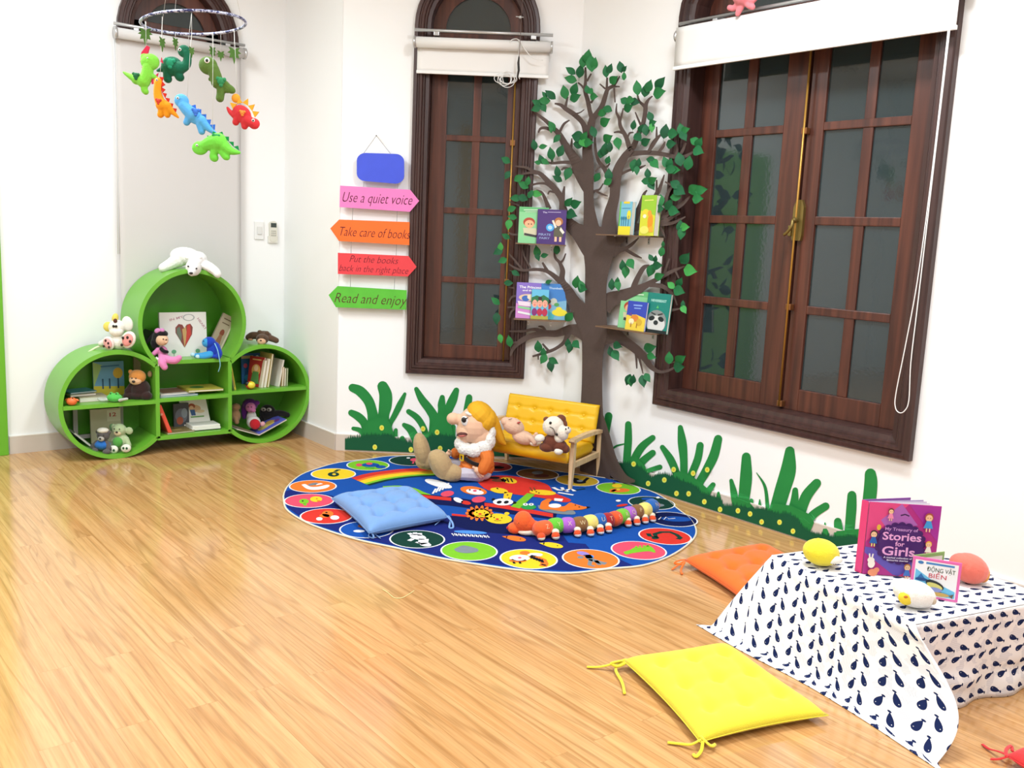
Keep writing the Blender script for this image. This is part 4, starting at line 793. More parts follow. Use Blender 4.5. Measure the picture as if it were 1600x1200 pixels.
# ================================================================ FLOOR CUSHIONS
def cushion(label, corners, T, col, ties, mid=.03, tuft=3, base=0.0, sag=.06, dip=.55):
    A, B_, C_, D_ = [Vector((c[0], c[1])) for c in corners]; cc = (A+B_+C_+D_)/4
    root = thing('floor_cushion', label, 'cushion', (cc.x, cc.y, base), group=None)
    n = 36; top = []; bot = []; 
    def pos(u, v):
        s_, t_ = (u+1)/2, (v+1)/2
        # edges pulled in a little between the corners
        k = 1-sag*(1-u*u)*abs(v)**3; h = 1-sag*(1-v*v)*abs(u)**3
        s_ = (u*h+1)/2; t_ = (v*k+1)/2
        return A*(1-s_)*(1-t_)+B_*s_*(1-t_)+C_*s_*t_+D_*(1-s_)*t_
    for j in range(n+1):
        for i in range(n+1):
            u, v = -1+2*i/n, -1+2*j/n; p = pos(u, v)-cc
            e = max(0, (1-u**6)*(1-v**6))**.55
            q = 1
            for a in range(tuft):
                for b_ in range(tuft):
                    tu, tv = (-1+(2*a+1)/tuft)*.86, (-1+(2*b_+1)/tuft)*.86
                    d2 = ((u-tu)**2+(v-tv)**2); q -= dip*math.exp(-d2/.011)
            for a in range(tuft):
                tu = (-1+(2*a+1)/tuft)*.86; q -= dip*.3*math.exp(-(u-tu)**2/.006)*(1-v*v); q -= dip*.3*math.exp(-(v-tu)**2/.006)*(1-u*u)
            nz = .0035*noise.noise(Vector((u*2.3, v*2.3, col.__hash__() % 17)))
            top.append((p.x, p.y, mid+(T-mid)*e*max(.15, q)+nz*e)); bot.append((p.x, p.y, mid-(mid-.002)*e))
    b = MB(); m_ = mat(col, .9, .15, var=(30, .05), bump=(420, .4), sheen=.2); N_ = n+1
    F = [(j*N_+i, j*N_+i+1, (j+1)*N_+i+1, (j+1)*N_+i) for j in range(n) for i in range(n)]
    L_ = N_*N_; b.add(top+bot, F+[tuple(L_+q for q in f[::-1]) for f in F], m_, True)
    brd = [i for i in range(n+1)]+[j*N_+n for j in range(1, n+1)]+[n*N_+i for i in range(n-1, -1, -1)]+[j*N_ for j in range(n-1, 0, -1)]
    o = b.build('padded_cover', root)
    w_ = o.modifiers.new('weld', 'WELD'); w_.merge_threshold = .0004
    s_ = MB(); s_.tube([Vector(top[k]) for k in brd], .0013, m_, 6, closed=True); s_.build('seam_piping', root)
    for P in ties:
        t_ = MB(); t_.tube([p-Vector((cc.x, cc.y, base)) for p in catmull(P, 5)], .0052, m_, 6, flat=.45); t_.build('tie_ribbon', root)
    return root
def c4(px, z): return [fl2(x, y, z) for x, y in px]
def tie(pts, base=0): return [FL(x, y, base+z) for x, y, z in pts]
RT = RUGZ+.003
cushion('light blue tufted floor cushion lying on the rug edge', c4([(517, 777), (576.6, 831), (702, 806), (643, 763)], .045), .092, '7ba4dc', [tie([(577, 829, .04), (583, 836, .025), (583, 841, .013), (576, 838, .014), (578, 832, .03)]), tie([(577, 830, .04), (585, 834, .018), (594, 841, .013)]), tie([(697, 805, .045), (706, 815, .03), (708, 824, .013), (702, 824, .013), (704, 812, .03), (700, 806, .04)]), tie([(697, 808, .04), (690, 812, .015), (680, 820, .014)])], mid=.038, base=0, dip=.75)
cushion('bright yellow tufted floor cushion in front of the cloth covered table', c4([(972, 1031), (1094, 1160), (1295, 1118), (1135, 1006)], .026), .062, 'f2e03e', [tie([(978, 1030, .03), (955, 1038, .02), (935, 1042, .008), (917, 1042, .006)]), tie([(980, 1030, .03), (962, 1044, .014), (972, 1066, .008), (976, 1084, .006)]), tie([(972, 1032, .03), (955, 1036, .03), (965, 1041, .02), (978, 1036, .025)]), tie([(1096, 1155, .03), (1080, 1163, .014), (1062, 1162, .007), (1043, 1160, .006)]), tie([(1098, 1158, .03), (1096, 1172, .014), (1088, 1182, .007), (1083, 1178, .006)]), tie([(1094, 1150, .035), (1110, 1165, .02), (1118, 1163, .012)])], mid=.026)
_o = [FL(1068, 875, .03), FL(1163, 938, .03), None, FL(1196, 853, .03)]; _o[2] = _o[1]+_o[3]-_o[0]
cushion('orange tufted floor cushion partly under the whale print tablecloth', _o, .075, 'f4742a', [tie([(1070, 876, .03), (1058, 884, .014), (1050, 890, .006)]), tie([(1070, 878, .03), (1064, 890, .01), (1066, 897, .006)]), tie([(1072, 874, .03), (1060, 876, .03), (1054, 880, .02), (1066, 882, .02)])], mid=.03)
p0 = FL(1570, 1180, .028); ea = (FL(1600, 1169, .028)-p0).normalized(); eb = (FL(1600, 1200, .028)-p0).normalized()
cushion('red floor cushion whose tied corner shows at the bottom right', [p0, p0+eb*.40, p0+eb*.40+ea*.40, p0+ea*.40], .065, 'e63a3c', [tie([(1575, 1180, .03), (1560, 1174, .02), (1545, 1170, .007), (1535, 1163, .006)]), tie([(1575, 1182, .03), (1560, 1186, .015), (1548, 1186, .007)]), tie([(1573, 1182, .03), (1572, 1172, .03), (1580, 1165, .02), (1582, 1174, .02)])], mid=.028)

# ================================================================ THE YELLOW BENCH
WOODL = wood_material('pale_ash', 'd8b184', 'ecd0a4', 'Z', 1.2, .5, .3)
VIN = mat('f6c21e', .32, .45, name='yellow_vinyl', var=(12, .04), bump=(70, .08))
wv = Vector((-.382, .924, 0)); dv = Vector((-.924, -.382, 0))
rr_ = FL(938, 744.8); bc = Vector((3.723, 3.756, 0))+wv*.3195+dv*.189
bench = thing('toy_bench', 'small yellow tufted vinyl bench with pale wooden armrests on the rug', 'bench', (bc.x, bc.y, 0), math.atan2(-.924, .382))
ZF = RUGZ+.001
def on_rug(P):
    c = False; n = len(OUTS)
    for i in range(n):
        (x1, y1), (x2, y2) = OUTS[i], OUTS[(i+1) % n]
        if (y1 > P.y) != (y2 > P.y) and P.x < (x2-x1)*(P.y-y1)/(y2-y1)+x1: c = not c
    return c
for sx in (-1, 1):
    for fy, nm in ((-1, 'front'), (1, 'rear')):
        b = MB(); x = sx*.306; zt = .275 if fy < 0 else .272; z0 = ZF if on_rug(bench.matrix_basis @ Vector((x, fy*.19, 0))) else .0005
        yb, yt = (-.192, -.176) if fy < 0 else (.190, .176)
        Q = [(-1, -1), (1, -1), (1, 1), (-1, 1)]; wb, wt = .009, .013
        vs = [(x+q[0]*wb, yb+q[1]*wb*1.2, z0) for q in Q]+[(x+q[0]*wt, (yb+yt)/2+q[1]*wt*1.4, .15) for q in Q]+[(x+q[0]*wt*.9, yt+q[1]*wt*1.1, zt) for q in Q]
        F = [(3, 2, 1, 0), (8, 9, 10, 11)]+[(l*4+k, l*4+(k+1) % 4, l*4+4+(k+1) % 4, l*4+4+k) for l in (0, 1) for k in range(4)]
        b.add(vs, F, WOODL); o = b.build('leg', bench); bv = o.modifiers.new('b', 'BEVEL'); bv.width = .003; bv.segments = 2
    b = MB(); P = [(-.215, .276), (-.20, .286), (-.05, .293), (.10, .289), (.205, .278), (.212, .268), (.20, .262), (.05, .270), (-.10, .273), (-.205, .264)]
    b.prism(P, -.017, .017, WOODL, M=Matrix.Translation((sx*.308, 0, 0)) @ frame((0, 0, 0), (0, 1, 0), (0, 0, 1)))
    o = b.build('armrest', bench); bv = o.modifiers.new('b', 'BEVEL'); bv.width = .005; bv.segments = 2
    b = MB(); b.box((sx*.304, 0, .135), (.018, .345, .032), WOODL, bev=.003); b.build('side_rail', bench)
b = MB(); b.box((0, .165, .135), (.59, .018, .03), WOODL, bev=.003); b.build('cross_rail', bench)
def pad(name, M, sx, sy, th, buttons, creases, par, nx=60, ny=28):
    """rounded quilted pad: X across, Y along, Z out"""
    b = MB(M); top = []; bot = []
    for j in range(ny+1):
        for i in range(nx+1):
            u, v = -1+2*i/nx, -1+2*j/ny; e = max(0, (1-abs(u)**60)*(1-abs(v)**34))**.4; h = 1
            for bx, by in buttons: h -= .40*math.exp(-(((u-bx)*sx)**2+((v-by)*sy)**2)/.00022)
            for cy in creases: h -= .16*math.exp(-((v-cy)*sy)**2/.00006)
            top.append((u*sx, v*sy, th*.5+th*.5*e*h)); bot.append((u*sx, v*sy, th*.5-th*.5*e))
    N_ = nx+1; F = [(j*N_+i, j*N_+i+1, (j+1)*N_+i+1, (j+1)*N_+i) for j in range(ny) for i in range(nx)]; L_ = len(top)
    b.add(top+bot, F+[tuple(L_+q for q in f[::-1]) for f in F], VIN, True); o = b.build(name, par); w_ = o.modifiers.new('w', 'WELD'); w_.merge_threshold = .0005
    for bx, by in buttons:
        k = MB(M); k.ell((bx*sx, by*sy, th*.82), (.0075, .0075, .004), VIN, nu=10, nv=6); k.build('button', o)
    return o
pad('seat', frame((0, -.033, .142), (1, 0, 0), (0, 1, 0)), .290, .170, .072, [], [.0], bench)
tb = math.radians(14); vb = Vector((0, math.sin(tb), math.cos(tb)))
bt = [(x, y) for x in (-.72, -.36, 0, .36, .72) for y in (-.34, .36)]
pad('backrest', frame(Vector((0, .148, .205))+vb*.105, (1, 0, 0), vb), .296, .112, .052, bt, [-.34, .36], bench)

# ================================================================ TABLE, WHALE CLOTH
TZ = .286
Lc, Nc = Vector((2.70, 1.848)), Vector((2.553, 1.246)); e1 = Vector((.9695, -.2367))*.605; Rc, Kc = Nc+e1, Lc+e1; tc_ = (Lc+Rc)/2
MT = mat('c79a5e', .4, .4)
tb_ = thing('low_table', 'low square wooden table hidden beneath the whale print cloth', 'table', (tc_.x, tc_.y, 0), math.atan2(e1.y, e1.x))
b = MB(); b.box((0, 0, TZ-.012), (.585, .60, .022), MT, bev=.004); b.build('tabletop', tb_)
for sx in (-1, 1):
    for sy in (-1, 1): b = MB(); b.box((sx*.27, sy*.27, (TZ-.023)/2), (.035, .035, TZ-.023), MT, bev=.003); b.build('leg', tb_)
def whale_cloth():
    m = bpy.data.materials.new('whale_print_cotton'); m.use_nodes = True; nt = m.node_tree; N = nt.nodes; L = nt.links; bs = N['Principled BSDF']
    def M_(op, a, b_=None, c=None):
        n = N.new('ShaderNodeMath'); n.operation = op
        for i, v in enumerate((a, b_, c)):
            if v is None: continue
            if isinstance(v, (int, float)): n.inputs[i].default_value = v
            else: L.new(v, n.inputs[i])
        return n.outputs[0]
    uv = N.new('ShaderNodeUVMap'); uv.uv_map = 'UVMap'; sp = N.new('ShaderNodeSeparateXYZ'); L.new(uv.outputs[0], sp.inputs[0])
    U, V = sp.outputs[0], sp.outputs[1]
    cw, ch = .041, .0365                                   # spacing across / along
    col = M_('DIVIDE', V, cw); ci = M_('FLOOR', col); odd = M_('MODULO', ci, 2)
    qx = M_('MULTIPLY', M_('SUBTRACT', M_('FRACT', col), .5), cw)
    row = M_('ADD', M_('DIVIDE', U, ch*1.5), M_('MULTIPLY', odd, .5)); ri = M_('FLOOR', row); qy = M_('MULTIPLY', M_('SUBTRACT', M_('FRACT', row), .5), ch*1.5)
    alt = M_('SUBTRACT', M_('MULTIPLY', odd, 2), 1)
    qx = M_('MULTIPLY', qx, alt)
    # body: drop shape, fat at -y, thin at +y
    t = M_('ADD', M_('MULTIPLY', qy, 1/.033), .5)         # 0..1 along the body
    tc0 = M_('MINIMUM', M_('MAXIMUM', t, 0), 1)
    wd = M_('MULTIPLY', M_('MULTIPLY', M_('SQRT', M_('MULTIPLY', tc0, 4)), M_('SUBTRACT', 1, tc0)), .0118)
    bend = M_('MULTIPLY', M_('POWER', M_('MAXIMUM', t, 0), 1.6), .0095)
    dx = M_('ABSOLUTE', M_('SUBTRACT', qx, bend))
    body = M_('MULTIPLY', M_('LESS_THAN', dx, wd), M_('MULTIPLY', M_('GREATER_THAN', t, 0), M_('LESS_THAN', t, 1.)))
    ty = M_('SUBTRACT', qy, .0172); tx = M_('SUBTRACT', qx, .0105)
    tail = M_('LESS_THAN', M_('ADD', M_('POWER', M_('DIVIDE', tx, .0048), 2), M_('POWER', M_('DIVIDE', ty, .0027), 2)), 1)
    ex = M_('SUBTRACT', qx, -.0025); ey = M_('ADD', qy, .0085)
    eye = M_('LESS_THAN', M_('ADD', M_('MULTIPLY', ex, ex), M_('MULTIPLY', ey, ey)), .0000010)
    wh = M_('MULTIPLY', M_('MAXIMUM', body, tail), M_('SUBTRACT', 1, eye))
    # faint grey wavy hatching between the whales
    nz = N.new('ShaderNodeTexNoise'); nz.inputs['Scale'].default_value = 26; L.new(uv.outputs[0], nz.inputs['Vector'])
    hs = M_('SINE', M_('ADD', M_('MULTIPLY', V, 2100), M_('MULTIPLY', M_('SINE', M_('MULTIPLY', U, 300)), .8)))
    hatch = M_('MULTIPLY', M_('GREATER_THAN', hs, .25), M_('GREATER_THAN', nz.outputs['Fac'], .53))
    a = N.new('ShaderNodeMix'); a.data_type = 'RGBA'; a.inputs[6].default_value = rgb('f3f0ee', ALB); a.inputs[7].default_value = rgb('c9c9d2', ALB)
    L.new(hatch, a.inputs[0]); c_ = N.new('ShaderNodeMix'); c_.data_type = 'RGBA'; c_.inputs[7].default_value = rgb('1a2650', ALB)
    L.new(wh, c_.inputs[0]); L.new(a.outputs[2], c_.inputs[6]); L.new(c_.outputs[2], bs.inputs['Base Color'])
    bs.inputs['Roughness'].default_value = .85; bs.inputs['Specular IOR Level'].default_value = .1
    return m
MWC = whale_cloth()
cl = MB(); ZT = TZ+.004
def sheet(f, nu, nv, uvf):
    vs = []; uvs = []
    for j in range(nv+1):
        for i in range(nu+1): s_, t_ = i/nu, j/nv; vs.append(f(s_, t_)); uvs.append(uvf(s_, t_))
    N_ = nu+1; cl.add(vs, [(j*N_+i, j*N_+i+1, (j+1)*N_+i+1, (j+1)*N_+i) for j in range(nv) for i in range(nu)], MWC, True, uvs=uvs)
LEN = (Nc-Lc).length; W_ = e1.length
def top_(s_, t_): p = Lc+(Nc-Lc)*s_+e1*t_; return Vector((p.x, p.y, ZT+.0012*noise.noise(Vector((s_*5, t_*5, 0)))*min(1, 8*min(s_, 1-s_, t_, 1-t_))))
sheet(top_, 24, 24, lambda s_, t_: (.5+t_*W_, s_*LEN))
HEM = [Vector((2.545, 2.035, .003)), Vector((2.505, 1.80, .003)), Vector((2.483, 1.561, .003)), Vector((2.438, 1.332, .003)), Vector((2.352, 1.02, .003))]
HC = catmull(HEM, 12)
def hem(s_): k = s_*(len(HC)-1); i = min(int(k), len(HC)-2); return HC[i].lerp(HC[i+1], k-i)
def flap(s_, t_):
    a = Lc+(Nc-Lc)*s_; A_ = Vector((a.x, a.y, ZT)); H_ = hem(s_); inw = (A_-H_); inw.z = 0; touch = H_+inw.normalized()*.055
    if t_ < .82:
        k = t_/.82; p = A_.lerp(touch, k); p.z = ZT*(1-k)**.96+.003
        p += Vector((.50, -.87, 0))*(.075*math.sin(PI*k**1.35)*max(0, (s_-.5)/.5)**2)
        p.z += .010*math.sin(PI*k)*math.sin(s_*9+1.3)*.5; p.x -= .010*math.sin(PI*min(1, k*1.6))*0
        if k < .12: p.x -= .004*(k/.12); 
    else:
        k = (t_-.82)/.18; p = touch.lerp(H_, k); p.z = .003+.003*math.sin(s_*24)*math.sin(PI*k)+.003*(1-k)
    return p
FLL = .40
sheet(flap, 60, 34, lambda s_, t_: (.5-t_*FLL, s_*LEN*(1+.35*t_)-.2*t_))
def drop(P, Q, out, uv0, flip, fold=.012, ph=0):
    d = (Q-P)
    def f(s_, t_):
        p = P+d*s_; z = ZT*(1-t_)+.002*t_; w_ = fold*t_*math.sin(s_*17+ph+2*t_)+.006*t_+ (.012*math.sin(PI*min(1, max(0, (t_-.62)/.2)))*math.sin(s_*6+ph) if t_ > .62 else 0)
        w_ = max(w_, -.004)+.004; p = p+out*w_; return Vector((p.x, p.y, z))
    sheet(f, 40, 20, uv0)
o1 = (Nc-Lc).normalized(); o2 = e1.normalized()
drop(Nc, Rc, o1, lambda s_, t_: (.5+s_*W_, LEN+t_*.29), 0)
drop(Lc, Kc, -o1, lambda s_, t_: (.5+s_*W_, -t_*.29), 0, ph=1)
drop(Kc, Rc, o2, lambda s_, t_: (.5+W_+t_*.29, s_*LEN), 0, ph=2)
o = cl.build('tablecloth'); o.modifiers.new('w', 'WELD').merge_threshold = .0006
so = o.modifiers.new('t', 'SOLIDIFY'); so.thickness = .0012; so.offset = 1
tag(o, 'white cotton cloth with navy whales draped over the low table onto the floor', 'tablecloth')

# ================================================================ GREEN BOOKCASE
YS, YBK = 5.43, 5.762; BD = YBK-YS
MS = frame((0, YS, 0), (1, 0, 0), (0, 0, 1))        # X right, Y up, Z toward the room
MG = mat('6fb936', .28, .45, name='green_lacquer', var=(5, .04)); MGSH = mat('58a62a', .35, .4, name='green_lacquer_shaded', var=(5, .05))  # second green: same lacquer, with the shade inside put into its colour
bk = thing('green_bookcase', 'green bookcase of three joined circles standing against the tall blind', 'bookcase', (1.96, 5.6, 0))
CL_, CT_, CR_ = ((1.5194, .3122, .3122), (1.9577, .7643, .3203), (2.3959, .3122, .3122)); TH = .024; XD1, XD2 = 1.7417, 2.1755
def ring(c, a0, a1, name, n=64):
    b = MB(MS); x, y, r = c; A_ = [math.radians(a0+(a1-a0)*i/n) for i in range(n+1)]
    o = [(x+r*math.cos(a), y+r*math.sin(a)) for a in A_]; q = [(x+(r-TH)*math.cos(a), y+(r-TH)*math.sin(a)) for a in A_]
    vs = [(p[0], p[1], 0) for p in o]+[(p[0], p[1], 0) for p in q]+[(p[0], p[1], -BD) for p in o]+[(p[0], p[1], -BD) for p in q]; N_ = n+1; F = []
    fl_ = []
    for i in range(n): fl_.append((N_+i, i, i+1, N_+i+1)); F.append((i, 2*N_+i, 2*N_+i+1, i+1)); F.append((N_+i+1, 3*N_+i+1, 3*N_+i, N_+i))
    b.add(vs, fl_, MG, False); b.add(vs, F, MG, True); b.add(vs, [(0, N_, 3*N_, 2*N_), (N_-1, 3*N_-1, 4*N_-1, 2*N_-1)], MG); return b.build(name, bk, world=True)
ring(CL_, 44.5, 315.5, 'round_shell'); ring(CT_, -44.4, 224.4, 'round_shell'); ring(CR_, -135, 135, 'round_shell')
def slab(a, b_, name, mt=MG): b = MB(MS); b.box2((a[0], a[1], -BD), (b_[0], b_[1], 0), mt); return b.build(name, bk, world=True)
slab((XD1-.0115, .095), (XD1+.0115, .530), 'divider'); slab((XD2-.0115, .095), (XD2+.0115, .530), 'divider')
slab((1.735, .5295), (2.182, .553), 'shelf_board'); slab((1.738, .083), (2.179, .1065), 'shelf_board'); slab((XD1+.0115, .308), (XD2-.0115, .330), 'shelf_board')
slab((1.2295, .302), (XD1-.0115, .324), 'shelf_board'); slab((XD2+.0115, .322), (2.6855, .344), 'shelf_board')
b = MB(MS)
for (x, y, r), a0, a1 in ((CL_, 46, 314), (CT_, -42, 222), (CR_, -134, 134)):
    b.prism([(x+(r-.004)*math.cos(math.radians(a0+(a1-a0)*i/48)), y+(r-.004)*math.sin(math.radians(a0+(a1-a0)*i/48))) for i in range(49)], -BD, -BD+.008, MGSH)
b.box2((XD1, .09, -BD), (XD2, .54, -BD+.008), MGSH); b.build('back_panel', bk, world=True)

# ================================================================ BOOKS
def art_on(b, w, h, art, z0=.0007):
    for k, a in enumerate(art or []):
        z = z0+.00025*k; t = a[0]
        if t == 'r': b.flat([(a[1]*w, a[2]*h), (a[3]*w, a[2]*h), (a[3]*w, a[4]*h), (a[1]*w, a[4]*h)], z, paper(a[5]))
        elif t == 'e': b.disc((a[1]*w, a[2]*h), a[3]*w, a[4]*h, z, paper(a[5]), ang=math.radians(a[6]) if len(a) > 6 else 0, n=16)
        elif t == 'p': b.flat([(p[0]*w, p[1]*h) for p in a[1]], z, paper(a[2]))
        elif t == 'l': b.line([(p[0]*w, p[1]*h) for p in a[1]], a[2]*w, z, paper(a[3]))
        elif t == 't': b.text(a[1], a[4]*h, z, paper(a[5]), bold=a[4]*h*.02 if a[1].isascii() else 0, M=Matrix.Translation((a[2]*w, a[3]*h, 0)) @ Matrix.Rotation(math.radians(a[7] if len(a) > 7 else 0), 4, 'Z'), width=a[6]*w if a[6] else None)
PG = mat('f1ece0', .8, .1, name='book_pages', var=(300, .08))
def book(label, P, U, V, w, h, t, cover, art=None, group=None, back=None, spine=None, hinge=0, name='book', pages='f1ece0', spart=None):
    U = Vector(U).normalized(); V = Vector(V); V = (V-U*V.dot(U)).normalized(); M = frame((0, 0, 0), U, V)
    o = thing(name, label, 'book', P, rot=M.to_3x3(), group=group); cv = paper(cover); sp_ = paper(spine) if spine else cv
    b = MB(); b.box2((0, 0, -.002), (w, h, 0), cv); b.box2((0, 0, -t), (w, h, -t+.002), paper(back) if back else cv)
    b.box2((-.0005, 0, -t), (.0018, h, 0), sp_)
    art_on(b, w, h, art, .0004); b.build('cover', o)
    b = MB(); b.box2((.002, .002, -t+.002), (w-.002, h-.002, -.002), mat(pages, .8, .1, var=(300, .06))); b.build('pages', o)
    return o
def kid(cx, cy, s, hair, top, skin='f3c39a', legs=None):
    a = [('e', cx, cy+s*.30, s*.20, s*.20, hair), ('e', cx, cy+s*.26, s*.16, s*.16, skin), ('p', [(cx-s*.1, cy+s*.14), (cx+s*.1, cy+s*.14), (cx+s*.22, cy-s*.2), (cx-s*.22, cy-s*.2)], top)]
    a += [('e', cx-s*.06, cy+s*.27, s*.02, s*.02, '221a18'), ('e', cx+s*.06, cy+s*.27, s*.02, s*.02, '221a18')]
    for q in (-1, 1): a.append(('r', cx+q*s*.07-s*.03, cy-s*.36, cx+q*s*.07+s*.03, cy-s*.2, legs or skin))
    return a
# --- picture ledges on the tree
LEDGE = wood_material('ledge_board', '6b5240', '8b6d54', 'X', 1, .5, .3)
def ledge(label, wf, xl, xr, y, ym, UV, dep=.085):
    a, c = wf(xl, y, TO), wf(xr, ym, TO); z = (a.z+c.z)/2; N_ = Vector((UV[1], -UV[0], 0)); U = Vector((UV[0], UV[1], 0)); wd = (c-a).dot(U)
    M = frame((a.x, a.y, z), U, (0, 0, 1)); o = thing('wall_shelf', label, 'shelf', (a.x, a.y, z), rot=M.to_3x3(), group=None)
    b = MB(); b.box2((0, -.006, -TO+.002), (wd, 0, dep), LEDGE); b.build('shelf_board', o)
    for k in (.28, .72):
        b = MB(); b.box2((wd*k-.006, -.045, -TO), (wd*k+.006, -.006, -TO+.004), MSILV); b.box2((wd*k-.006, -.010, -TO), (wd*k+.006, -.006, .04), MSILV)
        for q in (-.018, -.034): b.ell((wd*k, q, -TO+.005), .003, mat('4a4038', .4, .4), nu=8, nv=6)
        b.build('bracket', o)
    return M, wd, o
GRPB = None
def onledge(M, label, fr, w, h, t, cover, art, z=.05, tilt=6, **k):
    """fr = left edge along the ledge (m)"""
    P = M @ Vector((fr, .0005, z)); R3 = M.to_3x3(); U = R3 @ Vector((1, 0, 0)); V = R3 @ Vector((0, math.cos(math.radians(tilt)), -math.sin(math.radians(tilt))))
    return book(label, P, U, V, w, h, t, cover, art, **k)
UBt = (UB.x, UB.y); UCt = (0, -1)
def ux(M, x, y, wf, z): # position along the ledge and the height for a photo pixel on the plane z in front of the tree face
    p = M.inverted() @ wf(x, y, TO+z); return p.x, p.y
def span(M, wf, x0, x1, yt, yb, z): a = ux(M, x0, yb, wf, z); c = ux(M, x1, yb, wf, z); d = ux(M, x0, yt, wf, z); return a[0], c[0]-a[0], d[1]
Ma, wa, _ = ledge('thin wooden ledge with the green and purple books, upper left of the trunk', WB, 806, 884, 380, 382, UBt)
x0, w_, h_ = span(Ma, WB, 809, 846, 322, 380, .05)
PIR = [('r', 0, .86, 1, 1, '6cc07c'), ('t', 'Peter Pan', .42, .86, .10, 'd9f3d4', .6), ('e', .35, .58, .2, .13, 'b5482f'), ('e', .36, .53, .16, .11, 'f0b98c'), ('p', [(.15, .42), (.6, .42), (.7, .2), (.2, .2)], 'd8d2b0'), ('l', [(.2, .25), (.6, .2), (.75, .3)], .08, '3b3b3a'), ('e', .82, .5, .17, .13, '4d6f52'), ('e', .82, .5, .13, .10, '8fd79a'), ('l', [(.68, .5), (.98, .5)], .02, '4d6f52'), ('l', [(.82, .38), (.82, .62)], .02, '4d6f52'), ('e', .33, .53, .02, .015, '221a18'), ('e', .43, .53, .02, .015, '221a18')]
PIRG = [a for a in PIR if a[0] != 't']
onledge(Ma, 'green picture book with a child and a ship wheel on the upper left ledge', x0, w_*1.25, h_, .010, '8fd79a', PIRG+[('l', [(.15, .91), (.75, .93)], .03, 'd9f3d4'), ('l', [(.2, .86), (.7, .88)], .02, 'd9f3d4')], z=.030)
x0, w_, h_ = span(Ma, WB, 838, 883, 326, 381, .05)
onledge(Ma, 'purple Pirate Fairy book overlapping the green one on the upper left ledge', x0, w_, h_, .012, '4b2c78', [('t', 'The', .25, .89, .06, 'd8cfee', .15), ('l', [(.35, .92), (.8, .93)], .015, 'd8cfee'), ('e', .45, .48, .14, .11, '4aa8ea'), ('e', .45, .48, .08, .06, 'b6e2ff'), ('e', .74, .66, .15, .12, 'b5713a'), ('e', .73, .62, .10, .09, 'f2c7a2'), ('p', [(.6, .52), (.86, .52), (.92, .22), (.58, .22)], '5c5a48'), ('p', [(.5, .68), (.56, .7), (.68, .5), (.62, .46)], 'efe9dc'), ('p', [(.82, .5), (.96, .36), (.9, .3), (.78, .42)], 'efe9dc'), ('r', .62, .08, .70, .22, 'f2c7a2'), ('r', .78, .08, .86, .22, 'f2c7a2'), ('t', 'PIRATE', .27, .24, .09, '9aa8d8', .42), ('t', 'FAIRY', .27, .14, .08, '9aa8d8', .36)], z=.055)
Mb, wb, _ = ledge('thin wooden ledge with three fairy tale books, lower left of the trunk', WB, 803, 884, 497, 499, UBt)
x0, w_, h_ = span(Mb, WB, 805, 848, 441, 497, .04)
onledge(Mb, 'lilac Princess and the Pea book at the left of the lower left ledge', x0, w_, h_, .010, '8d74cc', [('p', [(0, .0), (1, .0), (1, .2), (0, .42)], 'd98fd4'), ('t', 'The Princess', .5, .84, .10, 'ffffff', .8), ('t', 'and the', .42, .76, .07, 'ffffff', .4), ('e', .45, .58, .36, .10, 'eacba8'), ('e', .35, .56, .15, .08, '3f6fc0'), ('e', .55, .6, .15, .08, 'f3e4cf'), ('p', [(.05, .48), (.95, .44), (.95, .3), (.1, .36)], 'f4dff0'), ('p', [(.08, .34), (.95, .26), (.95, .2), (.08, .28)], '8fd79a'), ('p', [(.08, .2), (.9, .1), (.9, .04), (.08, .14)], 'f0f0f4')], z=.020)
x0, w_, h_ = span(Mb, WB, 849, 884, 443, 498, .04)
onledge(Mb, 'blue Pinocchio size fairy tale book at the right of the lower left ledge'.replace('Pinocchio size ', ''), x0-.02, w_+.02, h_, .012, '4386cf', [('p', [(0, 0), (1, 0), (1, .55), (0, .4)], '7fb9d8'), ('t', 'Thumbelina', .6, .85, .08, 'cfe6fa', .6), ('p', [(0, 0), (.5, 0), (.6, .16), (.2, .26), (0, .2)], '4fb5c0'), ('e', .75, .2, .3, .10, 'f2e13c'), ('e', .72, .3, .12, .06, 'f2e13c'), ('e', .5, .5, .14, .10, 'c8ccc0'), ('e', .3, .36, .12, .08, 'd8403a'), ('e', .3, .5, .10, .06, '2a3430'), ('e', .62, .42, .1, .05, '58a65a')], z=.022)
x0, w_, h_ = span(Mb, WB, 829, 856, 452, 497.5, .06)
onledge(Mb, 'small book with three pink pigs in front on the lower left ledge', x0, w_, h_, .014, '6cc4e8', [('p', [(0, 0), (1, 0), (1, .12), (0, .12)], 'b5b04a'), ('p', [(0, .72), (.3, .8), (.5, .76), (.7, .82), (1, .72), (1, .5), (0, .5)], '2f7a4c')] + [q for cx in (.2, .5, .8) for q in (('e', cx, .24, .16, .13, '8a2f7a' if cx < .5 else 'c03050'), ('e', cx, .52, .15, .13, 'f6b49c'), ('e', cx, .48, .06, .04, 'f08a7a'), ('e', cx-.05, .56, .015, .012, '221a18'), ('e', cx+.05, .56, .015, .012, '221a18'))]+[('e', .5, .70, .12, .06, '3a3030')], z=.045, spine='7ccf4a')
Mc_, wc, _ = ledge('thin wooden ledge with two tall books, upper right of the trunk', WC, 948, 1026, 366.5, 369, UCt)
x0, w_, h_ = span(Mc_, WC, 965, 984, 315, 367, .05)
